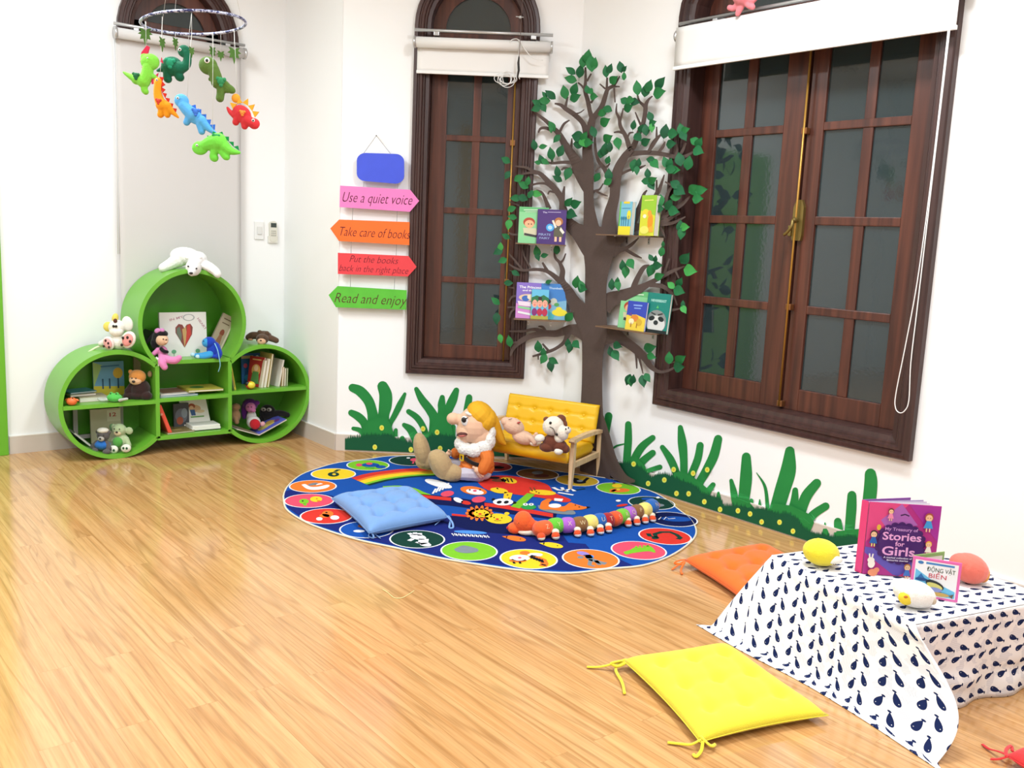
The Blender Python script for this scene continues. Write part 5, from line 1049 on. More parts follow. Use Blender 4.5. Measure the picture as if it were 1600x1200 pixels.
BYL = [('r', 0, 0, .1, 1, '6cc050'), ('p', [(0, 0), (1, 0), (1, .26), (0, .26)], 'f2e33a'), ('r', .3, .94, .8, 1, 'f2d23a'), ('l', [(.2, .8), (.9, .8)], .03, '3b7fb0'), ('e', .8, .6, .16, .14, 'f2e33a')] + [('l', [(x, .26), (x, .26+h)], .04, '2c6d8f') for x, h in ((.25, .22), (.42, .3), (.6, .26), (.8, .32))]+[('e', x, .5, .08, .05, '3b86a6') for x in (.25, .42, .6)]
onledge(Mc_, 'blue and yellow book with tree pictures on the upper right ledge', x0, w_, h_, .030, '7cc4dc', BYL, z=.05, tilt=2)
x0, w_, h_ = span(Mc_, WC, 998, 1021, 305, 368, .05)
onledge(Mc_, 'tall green and yellow book with an orange fox on the upper right ledge', x0, w_, h_, .038, '9ccb3a', [('p', [(0, 0), (1, 0), (1, .5), (0, .62)], 'd9dc3c'), ('l', [(.2, .87), (.8, .88)], .05, 'e8ea7a'), ('e', .35, .56, .24, .10, 'e8d83c'), ('e', .7, .35, .18, .2, 'f39a2c'), ('e', .62, .55, .13, .08, 'f3a43c'), ('e', .3, .48, .12, .05, 'f7f0d0'), ('e', .35, .14, .3, .10, 'eeea70'), ('p', [(.6, .2), (.9, .25), (.95, .1), (.7, .08)], 'f2b23c')], z=.05, tilt=2)
Md, wd_, _ = ledge('thin wooden ledge with three books, lower right of the trunk', WC, 947, 1036, 510, 519, UCt)
x0, w_, h_ = span(Md, WC, 961, 1000, 452, 511, .03)
onledge(Md, 'pale green picture book at the back left of the lower right ledge', x0, w_*1.05, h_, .008, '8fd79a', PIRG+[('l', [(.2, .9), (.85, .92)], .03, 'd9f3d4')], z=.012)
x0, w_, h_ = span(Md, WC, 1004, 1040, 456, 516, .04)
onledge(Md, 'teal book with a furry grey and white animal face on the lower right ledge', x0, w_, h_, .016, '1c8478', [('t', 'NEVERBEAST', .5, .78, .09, 'b8ece0', .66), ('e', .5, .28, .44, .30, '8a9190'), ('e', .5, .22, .40, .22, 'd7dad8'), ('e', .3, .36, .13, .06, '20282a', 15), ('e', .7, .36, .13, .06, '20282a', -15), ('e', .5, .26, .10, .06, '2a3234'), ('l', [(.25, .5), (.45, .46)], .04, '2a3234'), ('l', [(.55, .46), (.75, .5)], .04, '2a3234'), ('r', 0, 0, 1, .08, '20282a'), ('p', [(.44, .62), (.5, .7), (.56, .62)], '58c070')], z=.035)
x0, w_, h_ = span(Md, WC, 975, 1005, 469, 515, .06)
onledge(Md, 'small blue and yellow book in front on the lower right ledge', x0, w_, h_, .012, '3a4cb8', [('p', [(0, 0), (1, 0), (1, .45), (.5, .55), (0, .5)], 'f0d24a'), ('l', [(.3, .86), (.75, .87)], .05, '8fb0f0'), ('l', [(.35, .76), (.7, .77)], .04, '8fb0f0'), ('e', .45, .42, .2, .12, 'e08a3c'), ('e', .3, .3, .14, .1, 'f7ecc0'), ('e', .7, .3, .14, .12, 'd8b03c'), ('p', [(.1, .5), (.25, .62), (.3, .48)], '6a4a9a'), ('l', [(.3, .1), (.3, .25)], .04, 'a86a3a'), ('l', [(.6, .1), (.6, .25)], .04, 'a86a3a')], z=.055)

# --- in the bookcase.  BC(x, y, Y) = point at depth Y
def inbc(label, p_bl, p_br, ytop, Y, z, cover, art, t=.012, turn=0, lean=4, hpx=None, **k):
    a = WY(*p_bl, Y); c = WY(*p_br, Y); h = (WY(p_bl[0], ytop, Y).z-a.z); w_ = (c.x-a.x)/max(.3, math.cos(math.radians(turn)))
    U = (math.cos(math.radians(turn)), math.sin(math.radians(turn)), 0); V = (0, math.sin(math.radians(lean)), math.cos(math.radians(lean)))
    return book(label, (a.x, Y, z+.0005), U, V, w_, h, t, cover, art, **k)
inbc('white square book with a heart cut out of its cover in the top circle', (251, 557), (324, 555), 487, 5.56, .553, 'f3f2ee', [('t', 'IN MY', .36, .84, .075, 'c79aa4', .3, 14), ('e', .62, .88, .13, .08, 'b9bcbc'), ('e', .62, .88, .10, .06, 'f3f2ee'), ('t', 'HEART', .88, .72, .075, 'c79aa4', .3, -55)] + [('p', [(.51, .20), (.33, .54), (.33, .66), (.40, .74), (.48, .72), (.52, .64), (.57, .72), (.65, .74), (.70, .66), (.68, .50)], '8a4a44'), ('p', [(.51, .20), (.47, .62), (.52, .64), (.55, .7), (.57, .5)], 'c8a46a'), ('p', [(.53, .24), (.58, .7), (.64, .73), (.66, .5)], 'c8453e'), ('p', [(.44, .33), (.35, .54), (.36, .64), (.42, .68), (.46, .5)], '6f7a6a')] + [('e', x, .12, .05, .045, '6fb08a') for x in (.28, .79)]+[('l', [(x, .02), (x, .1)], .012, '8fb89a') for x in (.28, .79)], t=.02)
a = WY(341, 555, 5.60)
a = WY(324, 546, 5.6)
book('narrow tan book leaning over to the right in the top circle', (a.x, 5.60, .600), (math.cos(math.radians(-27)), 0, math.sin(math.radians(-27))), (math.sin(math.radians(27)), .03, math.cos(math.radians(27))), .090, .235, .014, 'b5a48f', [('l', [(.2, .88), (.8, .88)], .07, '6f5a48'), ('l', [(.2, .76), (.75, .76)], .07, '6f5a48'), ('e', .5, .5, .16, .10, '8a4436'), ('p', [(.3, .2), (.7, .2), (.6, .45), (.4, .45)], '9a6a52'), ('l', [(.9, .02), (.9, .98)], .1, 'd8ccb8')])
book('thin dark book slid against the left wall of the top circle', (1.7, 5.60, .612), (math.cos(math.radians(-38)), 0, math.sin(math.radians(-38))), (-.5, 0, .84), .02, .12, .15, '2c2a2e')
# left circle, upper
inbc('blue and yellow seaside book leaning at the back of the left circle', (147, 622), (195, 617), 569, 5.68, .3245, '6fa8c8', [('p', [(0, 0), (1, 0), (1, .25), (0, .3)], 'd9c83a'), ('p', [(0, .25), (.3, .9), (0, 1)], 'a8c878'), ('e', .8, .65, .16, .16, 'e0b43c')]+[('l', [(x, .2), (x, .5)], .05, '27506a') for x in (.3, .52, .8)]+[('l', [(.25, .86), (.85, .88)], .05, '3f7aa8')])
a = WY(216, 590, 5.72); book('plain tan book standing behind the brown bear', (a.x-.03, 5.70, .3245), (1, 0, 0), (.05, .02, 1), .085, .235, .012, 'a89878', [('p', [(.4, .7), (.9, .95), (.95, .7)], 'c8b896')])
a = WY(104, 630, 5.5)
for i, (c, w_, dx, dy, lab) in enumerate((('d8ccb0', .15, .055, .02, 'thick cream book lying flat, bottom of the pile in the left circle'), ('b9ad92', .14, .015, .05, 'grey book lying on the thick cream book'), ('4d8f96', .15, .02, .07, 'teal book on top of the flat pile in the left circle'))):
    book(lab, (1.285+dx, 5.50+dy, .3245+(0, .028, .041)[i]+(.026, .012, .008)[i]), (1, .1*i, 0), (-.1*i, 1, 0), w_, .13, (.026, .012, .008)[i], c, [('r', .1, .1, .9, .9, c)], name='book')
# left circle, lower
def low(c, x, r=TH): return c[1]-math.sqrt(max(0, (c[2]-r)**2-(x-c[0])**2))
wfm = thing('picture_frame', 'empty grey wooden frame standing in the bottom of the left circle', 'picture frame', (1.47, 5.70, 0))
FR = mat('b9b6b0', .6, .2, var=(20, .08)); zf = .069
for nm, a, c in (('frame_side', (1.345, zf+.02), (1.370, .298)), ('frame_side', (1.600, zf+.015), (1.625, .298)), ('frame_rail', (1.345, .275), (1.625, .298)), ('frame_rail', (1.370, .075), (1.600, .098))):
    b = MB(frame((0, 5.70, 0), (1, 0, 0), (0, 0, 1))); b.box2((a[0], a[1], -.02), (c[0], c[1], 0), FR, bev=.002); b.build(nm, wfm, world=True)
book('cream book with red numbers behind the two bears in the left circle', (1.43, 5.66, .0485), (1, 0, 0), (0, .06, 1), .17, .20, .012, 'cfc8a8', [('r', .55, .62, .98, .95, 'e6dfc8'), ('t', '12', .72, .76, .16, 'b8403a', .22)])
book('grey board leaning in the lower left of the left circle', (1.395, 5.55, .058), (-.72, 0, .70), (0, 1, 0), .12, .15, .012, 'a9aaae', name='board_book')
# centre, upper: two flat books
for P, U, V, w_, h_, t, c, ar, lab in (((1.765, 5.46, .330), (1, 0, 0), (0, 1, 0), .225, .20, .010, '4f7fae', [('r', .02, .02, .98, .98, 'b8d0d8')], 'blue book lying flat on the middle shelf, lowest of three'),
        ((1.770, 5.465, .340), (1, .06, 0), (-.06, 1, 0), .21, .19, .010, 'e6e2dc', [('r', .1, .1, .9, .9, 'a87a6a')], 'white edged book lying on the blue one on the middle shelf'),
        ((1.93, 5.455, .351), (1, .0, -.01), (.0, 1, 0), .215, .20, .012, 'b9b04a', [('r', .05, .05, .95, .95, 'd3c552'), ('e', .4, .5, .2, .2, '5a8f4a')], 'yellow green picture book on top of the flat pile')):
    book(lab, (P[0], P[1], P[2]+t), U, V, w_, h_, t, c, ar)
# centre, lower
a = WY(262, 679, 5.46)
book('bright orange red book leaning to the left in the bottom middle compartment', (1.812, 5.46, .1075), (.94, .0, .34), (-.34, .0, .94), .022, .185, .13, 'ef5a44', [('t', 'STORY', .5, .70, .10, 'f7d9c0', .6, 90)])
inbc('dark picture book standing behind the orange red one', (272, 672), (296, 671), 634, 5.60, .107, '4a4c50', [('e', .5, .5, .4, .3, '6f7480'), ('e', .4, .3, .22, .16, 'a8563c'), ('e', .7, .6, .2, .2, '8f9aa4')], t=.01)
book('brown board book lying flat on the bottom shelf', (1.80, 5.45, .1165), (1, .08, 0), (-.08, 1, 0), .17, .17, .009, '8a7a4a', [('e', .5, .4, .2, .1, 'c8b070')])
ob = thing('open_book', 'open white picture book with a little figure on its upright page, bottom middle compartment', 'book', (2.03, 5.5, .107), -.02)
b = MB(); b.box2((-.075, -.03, .0005), (.105, .10, .004), paper('2a2a2e')); b.build('cover', ob)
b = MB(); b.box2((-.072, -.028, .004), (.102, .096, .018), mat('f4f2ea', .7, .2), bev=.002); b.box2((-.070, -.026, .018), (.100, .094, .032), mat('f7f5ee', .7, .2), bev=.003); art_on(b, .17, .12, [('e', .45, .5, .3, .25, 'b9aa90')], .0); b.build('page_block', ob)
Mo = frame((-.078, .098, .012), (1, 0, 0), (-.12, .24, .96)); b = MB(Mo); b.box2((0, 0, -.003), (.165, .165, 0), mat('f7f5ee', .7, .2)); art_on(b, .165, .165, [('e', .52, .62, .22, .14, 'e0b890'), ('e', .42, .72, .13, .10, 'a8502e'), ('e', .40, .66, .08, .07, 'f3c9a0'), ('p', [(.32, .58), (.5, .58), (.5, .36), (.34, .36)], '3a5f96'), ('r', .3, .28, .8, .33, '6fa85a'), ('e', .7, .5, .16, .06, 'e8d0a8')], .0006); b.build('upright_page', ob)
# right circle, upper
zR = .3445
book('thin yellow and white book leaning at the left of the right circle', (2.218, 5.47, zR), (.95, 0, .17), (-.17, 0, .985), .012, .175, .12, 'e6d24a', [('l', [(.5, .1), (.5, .9)], .3, '4a4030')], spine='f0ece0')
inbc('blue picture book with a red haired child standing at the back of the right circle', (378, 603), (409, 600), 556, 5.66, zR, '2a5f96', [('l', [(.0, .88), (.6, .88)], .14, 'c8b87a'), ('e', .8, .87, .08, .06, 'd8e0f0'), ('e', .6, .56, .16, .14, 'b8502e'), ('e', .62, .5, .10, .10, 'f0b98c'), ('p', [(.45, .4), (.75, .4), (.9, .05), (.4, .05)], 'd8643c'), ('e', .2, .6, .1, .08, 'c8506a'), ('e', .25, .2, .12, .1, '3fa0c8')], t=.012)
def spine_book(label, x, lean, h, d, t, cover, Y=5.475, spine=None, art=None):
    """stands spine inwards, fore-edge to the room, leaning by 'lean' degrees to the right"""
    l = math.radians(lean); V = Vector((math.sin(l), 0, math.cos(l))); U = Vector((0, 1, 0)); N_ = U.cross(V)
    P = Vector((x, Y, zR+(t*math.sin(l) if lean > 0 else 0)+.0005))
    return book(label, P-N_*0, U, V, d, h, t, cover, art, spine=spine or cover)
def stand(label, x, lean, h, w_, t, cover, art, turn=62, Y=5.48, z=None):
    """front cover seen obliquely: cover faces left-and-out, pages edge toward the room"""
    z = zR if z is None else z; tr_ = math.radians(turn); U = Vector((math.cos(tr_), -math.sin(tr_), 0)); l = math.radians(lean); V = Vector((math.sin(l), 0, math.cos(l))); N_ = U.cross(V).normalized()
    return book(label, Vector((x, Y+w_*math.sin(tr_), z+.002))-U*0, U, V, w_, h, t, cover, art)
stand('red picture book with a fairy tale figure turned sideways in the right circle', 2.350, 10, .19, .12, .012, 'a8302c', [('e', .5, .55, .3, .2, 'd8a45a'), ('e', .5, .62, .14, .10, 'f0c9a0'), ('p', [(.3, .5), (.7, .5), (.8, .1), (.2, .1)], '5a8f4a'), ('l', [(.2, .9), (.8, .9)], .06, 'e8c07a')], turn=66)
for i, (x, l, h, d, t, c, lab) in enumerate(((2.378, 10, .175, .12, .016, 'e0d2b4', 'cream book first after the red one in the right circle'), (2.398, 10, .185, .13, .016, 'efe6cc', 'pale cream book standing between two others in the right circle'), (2.420, 9, .215, .14, .012, 'c9b46a', 'tallest beige book near the middle of the right circle'), (2.492, 12, .175, .13, .012, 'dfdcd0', 'white edged book leaning alone in the right circle'), (2.520, 4, .125, .11, .012, 'c8a878', 'short brown edged book near the right end of the right circle'), (2.540, 2, .115, .10, .009, 'd8d0b8', 'short pale book second from the right in the right circle'), (2.556, 2, .115, .10, .007, 'a8b88a', 'short greenish book at the right end of the right circle'))):
    l_ = math.radians(l); U = Vector((.12, -.99, 0)); V = Vector((math.sin(l_), 0, math.cos(l_)))
    book(lab, (x, 5.475+d, zR+.001), U, V, d, h, t, c, [('r', .1, .1, .9, .9, c)])
stand('dark picture book standing behind the leaning white one in the right circle', 2.452, 8, .19, .12, .01, '5a5560', [('e', .4, .6, .2, .2, '9a94a0'), ('e', .6, .3, .2, .14, '302c3a')], turn=50, Y=5.60)
# right circle, lower: open book
op = thing('open_book', 'open picture book with yellow figures on purple pages across the bottom of the right circle', 'book', (2.37, 5.46, .035), 0)
b = MB(); b.prism([(2.235-.01, .098), (2.372, .045), (2.56, .128), (2.558, .133), (2.372, .051), (2.228, .103)], -.18, -.02, paper('d8cfc0'), M=MS)
b.build('cover', op, world=True)
Mq = frame((2.374, YS-.0+.025, .0535), Vector((.188, 0, .083)), (0, 1, 0)); b = MB(Mq @ Matrix.Diagonal((1/.2055*.2055, 1, 1, 1))); art_on(b, .97, .155, [('r', 0, 0, 1, 1, '5a5fc0'), ('e', .5, .5, .3, .22, 'd8c86a'), ('e', .3, .42, .18, .2, 'e0d07a'), ('e', .62, .6, .14, .2, 'cfa85a'), ('e', .8, .4, .1, .12, '7a3f8a')], .0); b.build('right_page', op, world=True, label='purple page with yellow figures')
Mq = frame((2.236, YS+.025, .105), Vector((.137, 0, -.0525)), (0, 1, 0)); b = MB(Mq); art_on(b, .98, .155, [('r', 0, 0, 1, 1, 'b8a890'), ('e', .5, .5, .3, .3, '9a8a60')], .0); b.build('left_page', op, world=True)

# ================================================================ BOOKS ON THE TABLE
ZC = ZT+.003
A0 = FL(1347, 896, ZC); A1 = FL(1458, 904, ZC); U = (A1-A0); U.z = 0; w_ = U.length; U.normalize()
NN = Vector((U.y, -U.x, 0)); hh = .248
STR = [('p', [(0, 0), (1, 0), (1, 1), (0, 1)], 'b42c84'), ('p', [(0, 1), (.55, 1), (0, .45)], 'e24a86'), ('p', [(.45, 1), (.7, .72), (.3, .62), (.18, .76)], 'b064b8'), ('p', [(1, 1), (.55, 1), (1, .5)], 'a82f9a'), ('p', [(1, .1), (1, 0), (.3, 0), (.45, .12), (.8, .3)], 'd8327e'), ('p', [(0, .1), (.5, .0), (.9, .25), (.75, .32), (0, .38)], '6a58b8'), ('p', [(0, 0), (.45, 0), (0, .3)], 'b8348c')]
STR += [('e', .48+.31*math.cos(t), .46+.25*math.sin(t), .055, .045, '4a1f6a') for t in [2*PI*i/20 for i in range(20)]] + [('e', .48, .46, .32, .26, '4a1f6a'), ('t', 'My Treasury of', .47, .635, .06, 'c890d0', .46), ('t', 'Stories', .49, .505, .15, 'f0a8dc', .54), ('t', 'for', .47, .425, .09, 'f0a8dc', .13), ('t', 'Girls', .46, .295, .17, 'f0a8dc', .46), ('t', 'A magical collection of', .46, .25, .035, 'e8d8f0', .40), ('t', 'favourite stories', .46, .215, .035, 'e8d8f0', .30)]
STR += kid(.30, .84, .2, '5a2f2a', 'f08ab0')+kid(.83, .76, .30, 'a8503a', '3f9ad8')+kid(.09, .50, .26, '3a2424', '2a5fae', legs='e8e07a')+kid(.86, .42, .22, 'f0b43c', 'f7ecdf')+kid(.60, .08, .24, 'b5713a', '4a78c8')
STR += [('e', .08, .22, .05, .04, 'f7ecdf'), ('e', .09, .17, .05, .06, 'f7ecdf'), ('l', [(.06, .24), (.05, .31)], .02, 'f7ecdf'), ('l', [(.09, .25), (.10, .31)], .02, 'f7ecdf'), ('e', .12, .05, .07, .05, 'e8906a'), ('e', .17, .09, .04, .035, 'e8906a'), ('e', .14, .68, .03, .04, 'e0b43c'), ('l', [(.42, .86), (.48, .88), (.54, .86)], .02, '3a1a50')]
bg_ = thing('story_book', 'large pink and purple Stories for Girls book standing upright on the table', 'book', A0, rot=frame((0, 0, 0), U, (0, 0, 1)).to_3x3())
b = MB(); b.box2((0, 0, -.003), (w_, hh, 0), paper('c02f8c')); art_on(b, w_, hh, STR, .0004); b.build('front_cover', bg_)
b = MB(frame((-.001, 0, -.003), (-.62, 0, -.78), (0, 1, 0))); b.box2((0, 0, -.002), (.026, hh, .0), paper('e0407c'))
art_on(b, .026, hh, [('r', 0, 0, 1, .13, '6a2f9a'), ('t', 'Stories for Girls', .5, .58, .045, 'f7a8c8', None, 90), ('e', .5, .17, .3, .03, 'f7d8b0')], .0)
b.build('spine', bg_, label='pink spine with small lettering')
b = MB(frame((-.016, 0, -.021), (.93, 0, -.36), (0, 1, 0))); b.box2((0, 0, -.003), (.19, hh, 0), paper('9a5fb0')); b.build('back_cover', bg_)
for i, (an, c) in enumerate(((-6, 'efeaf2'), (-10, 'e6e0ec'), (-14, 'd8c8e0'), (-18, 'b9a8d0'))):
    r = math.radians(an); b = MB(frame((-.004, .004, -.006-.004*i), (math.cos(r), 0, math.sin(r)), (0, 1, 0))); b.box2((0, 0, -.0022), (w_*.94, hh-.008, 0), mat(c, .6, .3)); b.build('page_sheaf', bg_)
A0 = FL(1420, 929, ZC); A1 = FL(1496, 942, ZC); U = (A1-A0); U.z = 0; w_ = U.length; U.normalize(); hh = .128
sb = thing('board_book', 'small pink board book of sea animals propped open in front of the big story book', 'book', A0, rot=frame((0, 0, 0), U, (0, .0, 1)).to_3x3())
b = MB(); b.box2((0, 0, -.004), (w_, hh, 0), paper('e86fb4'), bev=.003)
art_on(b, w_, hh, [('r', .06, .06, .94, .93, 'f4f6f8'), ('p', [(.08, .08), (.92, .08), (.92, .25), (.5, .42), (.08, .70)], '6fc0e8'), ('r', .28, .85, .86, .90, '4a8ac8'), ('e', .17, .87, .06, .04, '3f7ab8'), ('t', 'ĐỘNG VẬT', .60, .68, .15, '2f4a2c', .58), ('t', 'BIỂN', .54, .52, .16, 'cf2f4a', .36), ('p', [(.1, .42), (.2, .60), (.27, .5), (.34, .42)], '2f6fb0'), ('e', .22, .45, .13, .04, '27508a'), ('e', .18, .32, .10, .05, '3a4a6a'), ('e', .50, .36, .20, .10, '2a3034', -18), ('e', .50, .33, .17, .07, 'd8d27a', -14), ('e', .5, .24, .16, .06, '8f9ad0'), ('e', .6, .14, .22, .05, 'c8a45a'), ('p', [(.8, .14), (.9, .2), (.88, .08)], '6a5a4a'), ('e', .38, .34, .02, .02, 'f0e040')], .0006); b.build('front_cover', sb)
b = MB(frame((.002, 0, -.006), (.70, 0, -.71), (0, 1, 0))); b.box2((0, 0, -.004), (w_*.95, hh, 0), paper('8fb36a'), bev=.003); b.flat([(w_*.1, .01), (w_*.88, .01), (w_*.88, hh-.012), (w_*.1, hh-.012)], .0006, paper('e8e4da')); b.build('back_leaf', sb, label='green edged back leaf')

# ================================================================ SOFT TOYS
class Toy:
    """local frame: X to the right of the photograph, Y away from the camera, Z up; sizes given in photo pixels at the toy"""
    def __init__(s, name, label, cat, P, group=None, yaw=0, base=None):
        s.s = pxm(P); s.o = thing(name, label, cat, P, rz=-YAW+yaw, group=group)
    def e(s, x, z, rx, rz=None, d=0, ry=None, a=0):
        rz = rx if rz is None else rz; ry = min(rx, rz) if ry is None else ry; k = s.s
        return (x*k, d*k, z*k, rx*k, ry*k, rz*k, RY(-a))
    def t(s, pts, rs):
        k = s.s; return ('t', [Vector((p[0]*k, (p[2] if len(p) > 2 else 0)*k, p[1]*k)) for p in pts], [r*k for r in rs])
    def blob(s, name, col, els, vox=None, label=None, sm=2, fuzz=0):
        m = col if not isinstance(col, str) else plushm(col)
        return blob(name, s.o, m, els, vox or max(.0018, s.s*1.1), sm, label, fuzz)
    def sol(s, name, col, els, label=None, rough=.3, par=None):
        b = MB(); m = col if not isinstance(col, str) else mat(col, rough, .5)
        for e in els:
            if e[0] == 't': b.tube(catmull(e[1], 4), _interp(e[2], len(catmull(e[1], 4))), m, 7)
            else: b.ell(e[:3], e[3:6], m, R=e[6], nu=14, nv=9)
        return b.build(name, par or s.o, label=label)
    def eyes(s, pts, r=1.3, col='17130f', d=0):
        for x, z, dd in pts:
            s.sol('eye', col, [s.e(x, z, r, r, dd, r*.7)])

# ---- bearded gnome on the rug
P = FL(748, 748, RUGZ+.002)
g = Toy('gnome_plush', 'bearded gnome plush in orange tunic and yellow cap sitting on the rug against the bench', 'soft toy', P)
e = g.e
SKIN = mat('f0c3a2', .85, .15, sheen=.3, bump=(200, .2)); ORG = mat('e07a35', .75, .2, bump=(70, .35), var=(12, .08)); YCAP = mat('edb02a', .7, .2, bump=(60, .25), var=(10, .06)); TAN = plushm('bfa276')
# body and head: one continuous skin coloured figure, clothes over it
g.blob('body', SKIN, [e(-9, 85, 27, 30, 0, 26), e(-20, 76, 18, 18, -2, 21), e(-25, 64, 12, 9, -2, 15), e(0, 70, 20, 19, -2, 20), e(-34, 93, 11, 9, 0, 9), e(-43, 94, 10.5, 9.5, -1, 10), e(2, 50, 13, 14, 0, 14), e(0, 28, 20, 24, 0, 18),
    g.t([(8, 44, -12), (14, 30, -20), (8, 20, -24), (2, 17, -25)], [6, 5.5, 5, 5]), g.t([(-8, 44, 14), (-24, 36, 20), (-40, 34, 18), (-47, 36, 14)], [6, 5, 4.5, 4])], vox=.0028, sm=3)
g.blob('hand', SKIN, [e(-2, 20, 6, 5, -26, 5, -40), g.t([(-4, 22, -27), (-8, 25, -28)], [2.6, 2]), g.t([(2, 17, -28), (7, 12, -28)], [2.6, 2.2]), g.t([(0, 15, -27), (4, 10, -26)], [2.6, 2.2]), g.t([(-2, 15, -25), (1, 10, -24)], [2.5, 2.1]), g.t([(-3, 17, -23), (-2, 11, -22)], [2.4, 2])], vox=.0018, sm=1)
g.blob('hand', SKIN, [e(-49, 35, 5, 4.5, 13, 4.5, 20), g.t([(-50, 37, 12), (-53, 34, 11)], [2.2, 1.8]), g.t([(-51, 34, 13), (-54, 31, 12)], [2.2, 1.8]), g.t([(-48, 33, 14), (-50, 29, 13)], [2.2, 1.8]), g.t([(-47, 38, 11), (-49, 41, 9)], [2.2, 1.8])], vox=.0018, sm=1)
# tunic: open sleeve, skirt
g.blob('tunic', ORG, [e(2, 36, 21, 20, 0, 22), e(0, 24, 24, 13, 0, 24), e(-14, 22, 16, 9, -4, 20, -14), e(-26, 17, 8, 5, -8, 12, -12), e(12, 18, 12, 12, 2, 18), g.t([(6, 50, -16), (13, 38, -24), (9, 26, -26), (7, 22, -26)], [10, 10, 10, 9]), g.t([(-12, 44, 14), (-26, 38, 19), (-38, 35, 18)], [9, 9, 9])], vox=.003, sm=2)
g.sol('patch', '8f949c', [e(17, 36, 3, 8, -20, 8, -8)], label='grey elbow patch', rough=.9)
g.blob('belt', '1f1b1a', [g.t([(-28, 38, -6), (-22, 36, -17), (-10, 31, -24.5), (2, 28, -25.5)], [3, 3, 3, 3]), g.t([(-28, 38, -6), (-27, 39, 6), (-20, 38, 18)], [3, 3, 3])], vox=.0022, label='black belt')
b = MB(Matrix.Rotation(math.radians(-52), 4, 'Z')); k = g.s
for q in ((0, 4.2, 8, 1.6), (0, -4.2, 8, 1.6), (3.8, 0, 1.6, 9), (-3.8, 0, 1.6, 9)): b.box((q[0]*k, 0, q[1]*k), (q[2]*k, 2.2*k, q[3]*k), mat('f0c52a', .35, .5), bev=.0008)
o = b.build('buckle', g.o, label='yellow square buckle'); o.location = (-27*k, -18*k, 37*k)
# legs in pale trousers and felt shoes
PANT = mat('c9c3cf', .85, .15, bump=(120, .3))
g.blob('trouser_leg', PANT, [g.t([(0, 10, -12), (-18, 12, -20), (-34, 11, -22)], [12, 11, 8]), e(4, 9, 16, 9, -6, 16)], vox=.003)
g.blob('trouser_leg', PANT, [g.t([(-4, 12, 12), (-36, 16, 18), (-66, 16, 20)], [12, 10, 8]), e(6, 11, 14, 10, 10, 14)], vox=.003)
g.blob('shoe', TAN, [e(-58, 26, 17, 25, -23, 17, 28), e(-42, 14, 20, 14, -23, 14, -10), e(-67, 34, 11, 14, -23, 13, 20)], vox=.0032, fuzz=.002)
g.blob('shoe', TAN, [e(-92, 36, 13, 29, 22, 18, 14), e(-80, 20, 18, 15, 21, 13, 0), e(-88, 18, 14, 12, 22, 14)], vox=.0032, fuzz=.002)
# beard, cap, face
g.blob('beard', mat('f0ede6', .98, .1, bump=(160, .9), sheen=.4), [e(-30, 56, 10, 11, -6, 14), e(-22, 50, 13, 10, -12, 12), e(-8, 49, 14, 11, -17, 12), e(6, 54, 13, 12, -17, 11), e(15, 64, 9, 14, -12, 12), e(18, 76, 6, 10, -8, 12), e(-24, 50, 12, 10, 8, 12), e(-4, 48, 18, 10, 10, 12), e(14, 60, 10, 14, 8, 12)], vox=.003, fuzz=.006)
g.blob('cap', YCAP, [e(-1, 102, 24, 19, 0, 25, -42), e(7, 93, 17, 20, 0, 23.5, -25), g.t([(8, 102, -2), (17, 92, 2), (24, 78, 6), (32, 62, 8), (38, 56, 8)], [13, 11, 9, 7, 3])], vox=.003, sm=3)
g.blob('eyebrow', 'f6efe6', [e(-19, 106, 6, 2.4, -19.5, 2.4, -25)], vox=.0016)
g.sol('eye', 'f6f4f0', [e(-24, 95, 6, 8, -20.5, 3, 12)], label='white eye patch'); g.sol('pupil', '1a1512', [e(-25.5, 97, 3.8, 4.4, -23, 2, 20)]); g.sol('pupil', '1a1512', [g.t([(-23, 99, -23.5), (-19, 101, -22.5)], [1, .5])])
g.sol('mouth', '5c2f28', [e(-26, 74, 10, 3.8, -19, 5.5, 10)], rough=.8); g.sol('tongue', 'c86a60', [e(-27, 72.2, 7, 2.2, -21.2, 4, 10)], rough=.8)

# ---- toys on the bench
zs = .215+.001
P = FL(815, 694, zs); P = Vector((P.x, P.y, zs))
t = Toy('plush_baby_toy', 'skin coloured plush lying back at the left end of the yellow bench', 'soft toy', P)
t.blob('body', 'edc4a8', [t.e(-14, 28, 18, 13, 0, 13, -24), t.e(-26, 35, 8, 7, 0, 9), t.e(2, 11, 18, 11, -1, 12, -14), t.t([(6, 14, -6), (14, 12, -9), (20, 6, -12)], [5, 4.5, 4]), t.t([(10, 8, 6), (20, 12, 4), (22, 16, 3)], [5, 4, 3.5])], vox=.0026)
t.blob('foot', 'f6e9d2', [t.e(20, 4, 8, 4.5, -8, 6), t.e(27, 4.5, 4, 4, -5, 5)], vox=.002, label='cream feet')
t.sol('cheek_patch', 'b8453f', [t.e(-6, 36, 3, 1.5, -10.5, 1.5, 15)], label='small red patch', rough=.8); t.sol('eye', '8a6a5a', [t.t([(-22, 40, -10), (-17, 41.5, -10)], [.6, .6])])
P = FL(864, 706, zs); P = Vector((P.x, P.y, zs))
t = Toy('plush_puppy', 'white and brown plush puppy with head tipped over sitting on the yellow bench', 'soft toy', P)
t.blob('body', '6f3d2c', [t.e(-2, 15, 15, 14, 0, 13), t.e(10, 10, 12, 11, -4, 12), t.e(-10, 8, 12, 8, -3, 11), t.e(18, 7, 8, 7, -6, 8)], vox=.0024)
t.blob('head', 'f3ead9', [t.e(-2, 42, 17, 15, -3, 14, 28), t.e(12, 33, 10, 13, -8, 11, 20), t.e(19, 38, 7, 6, -12, 7), t.e(8, 24, 8, 8, -7, 8)], vox=.0024)
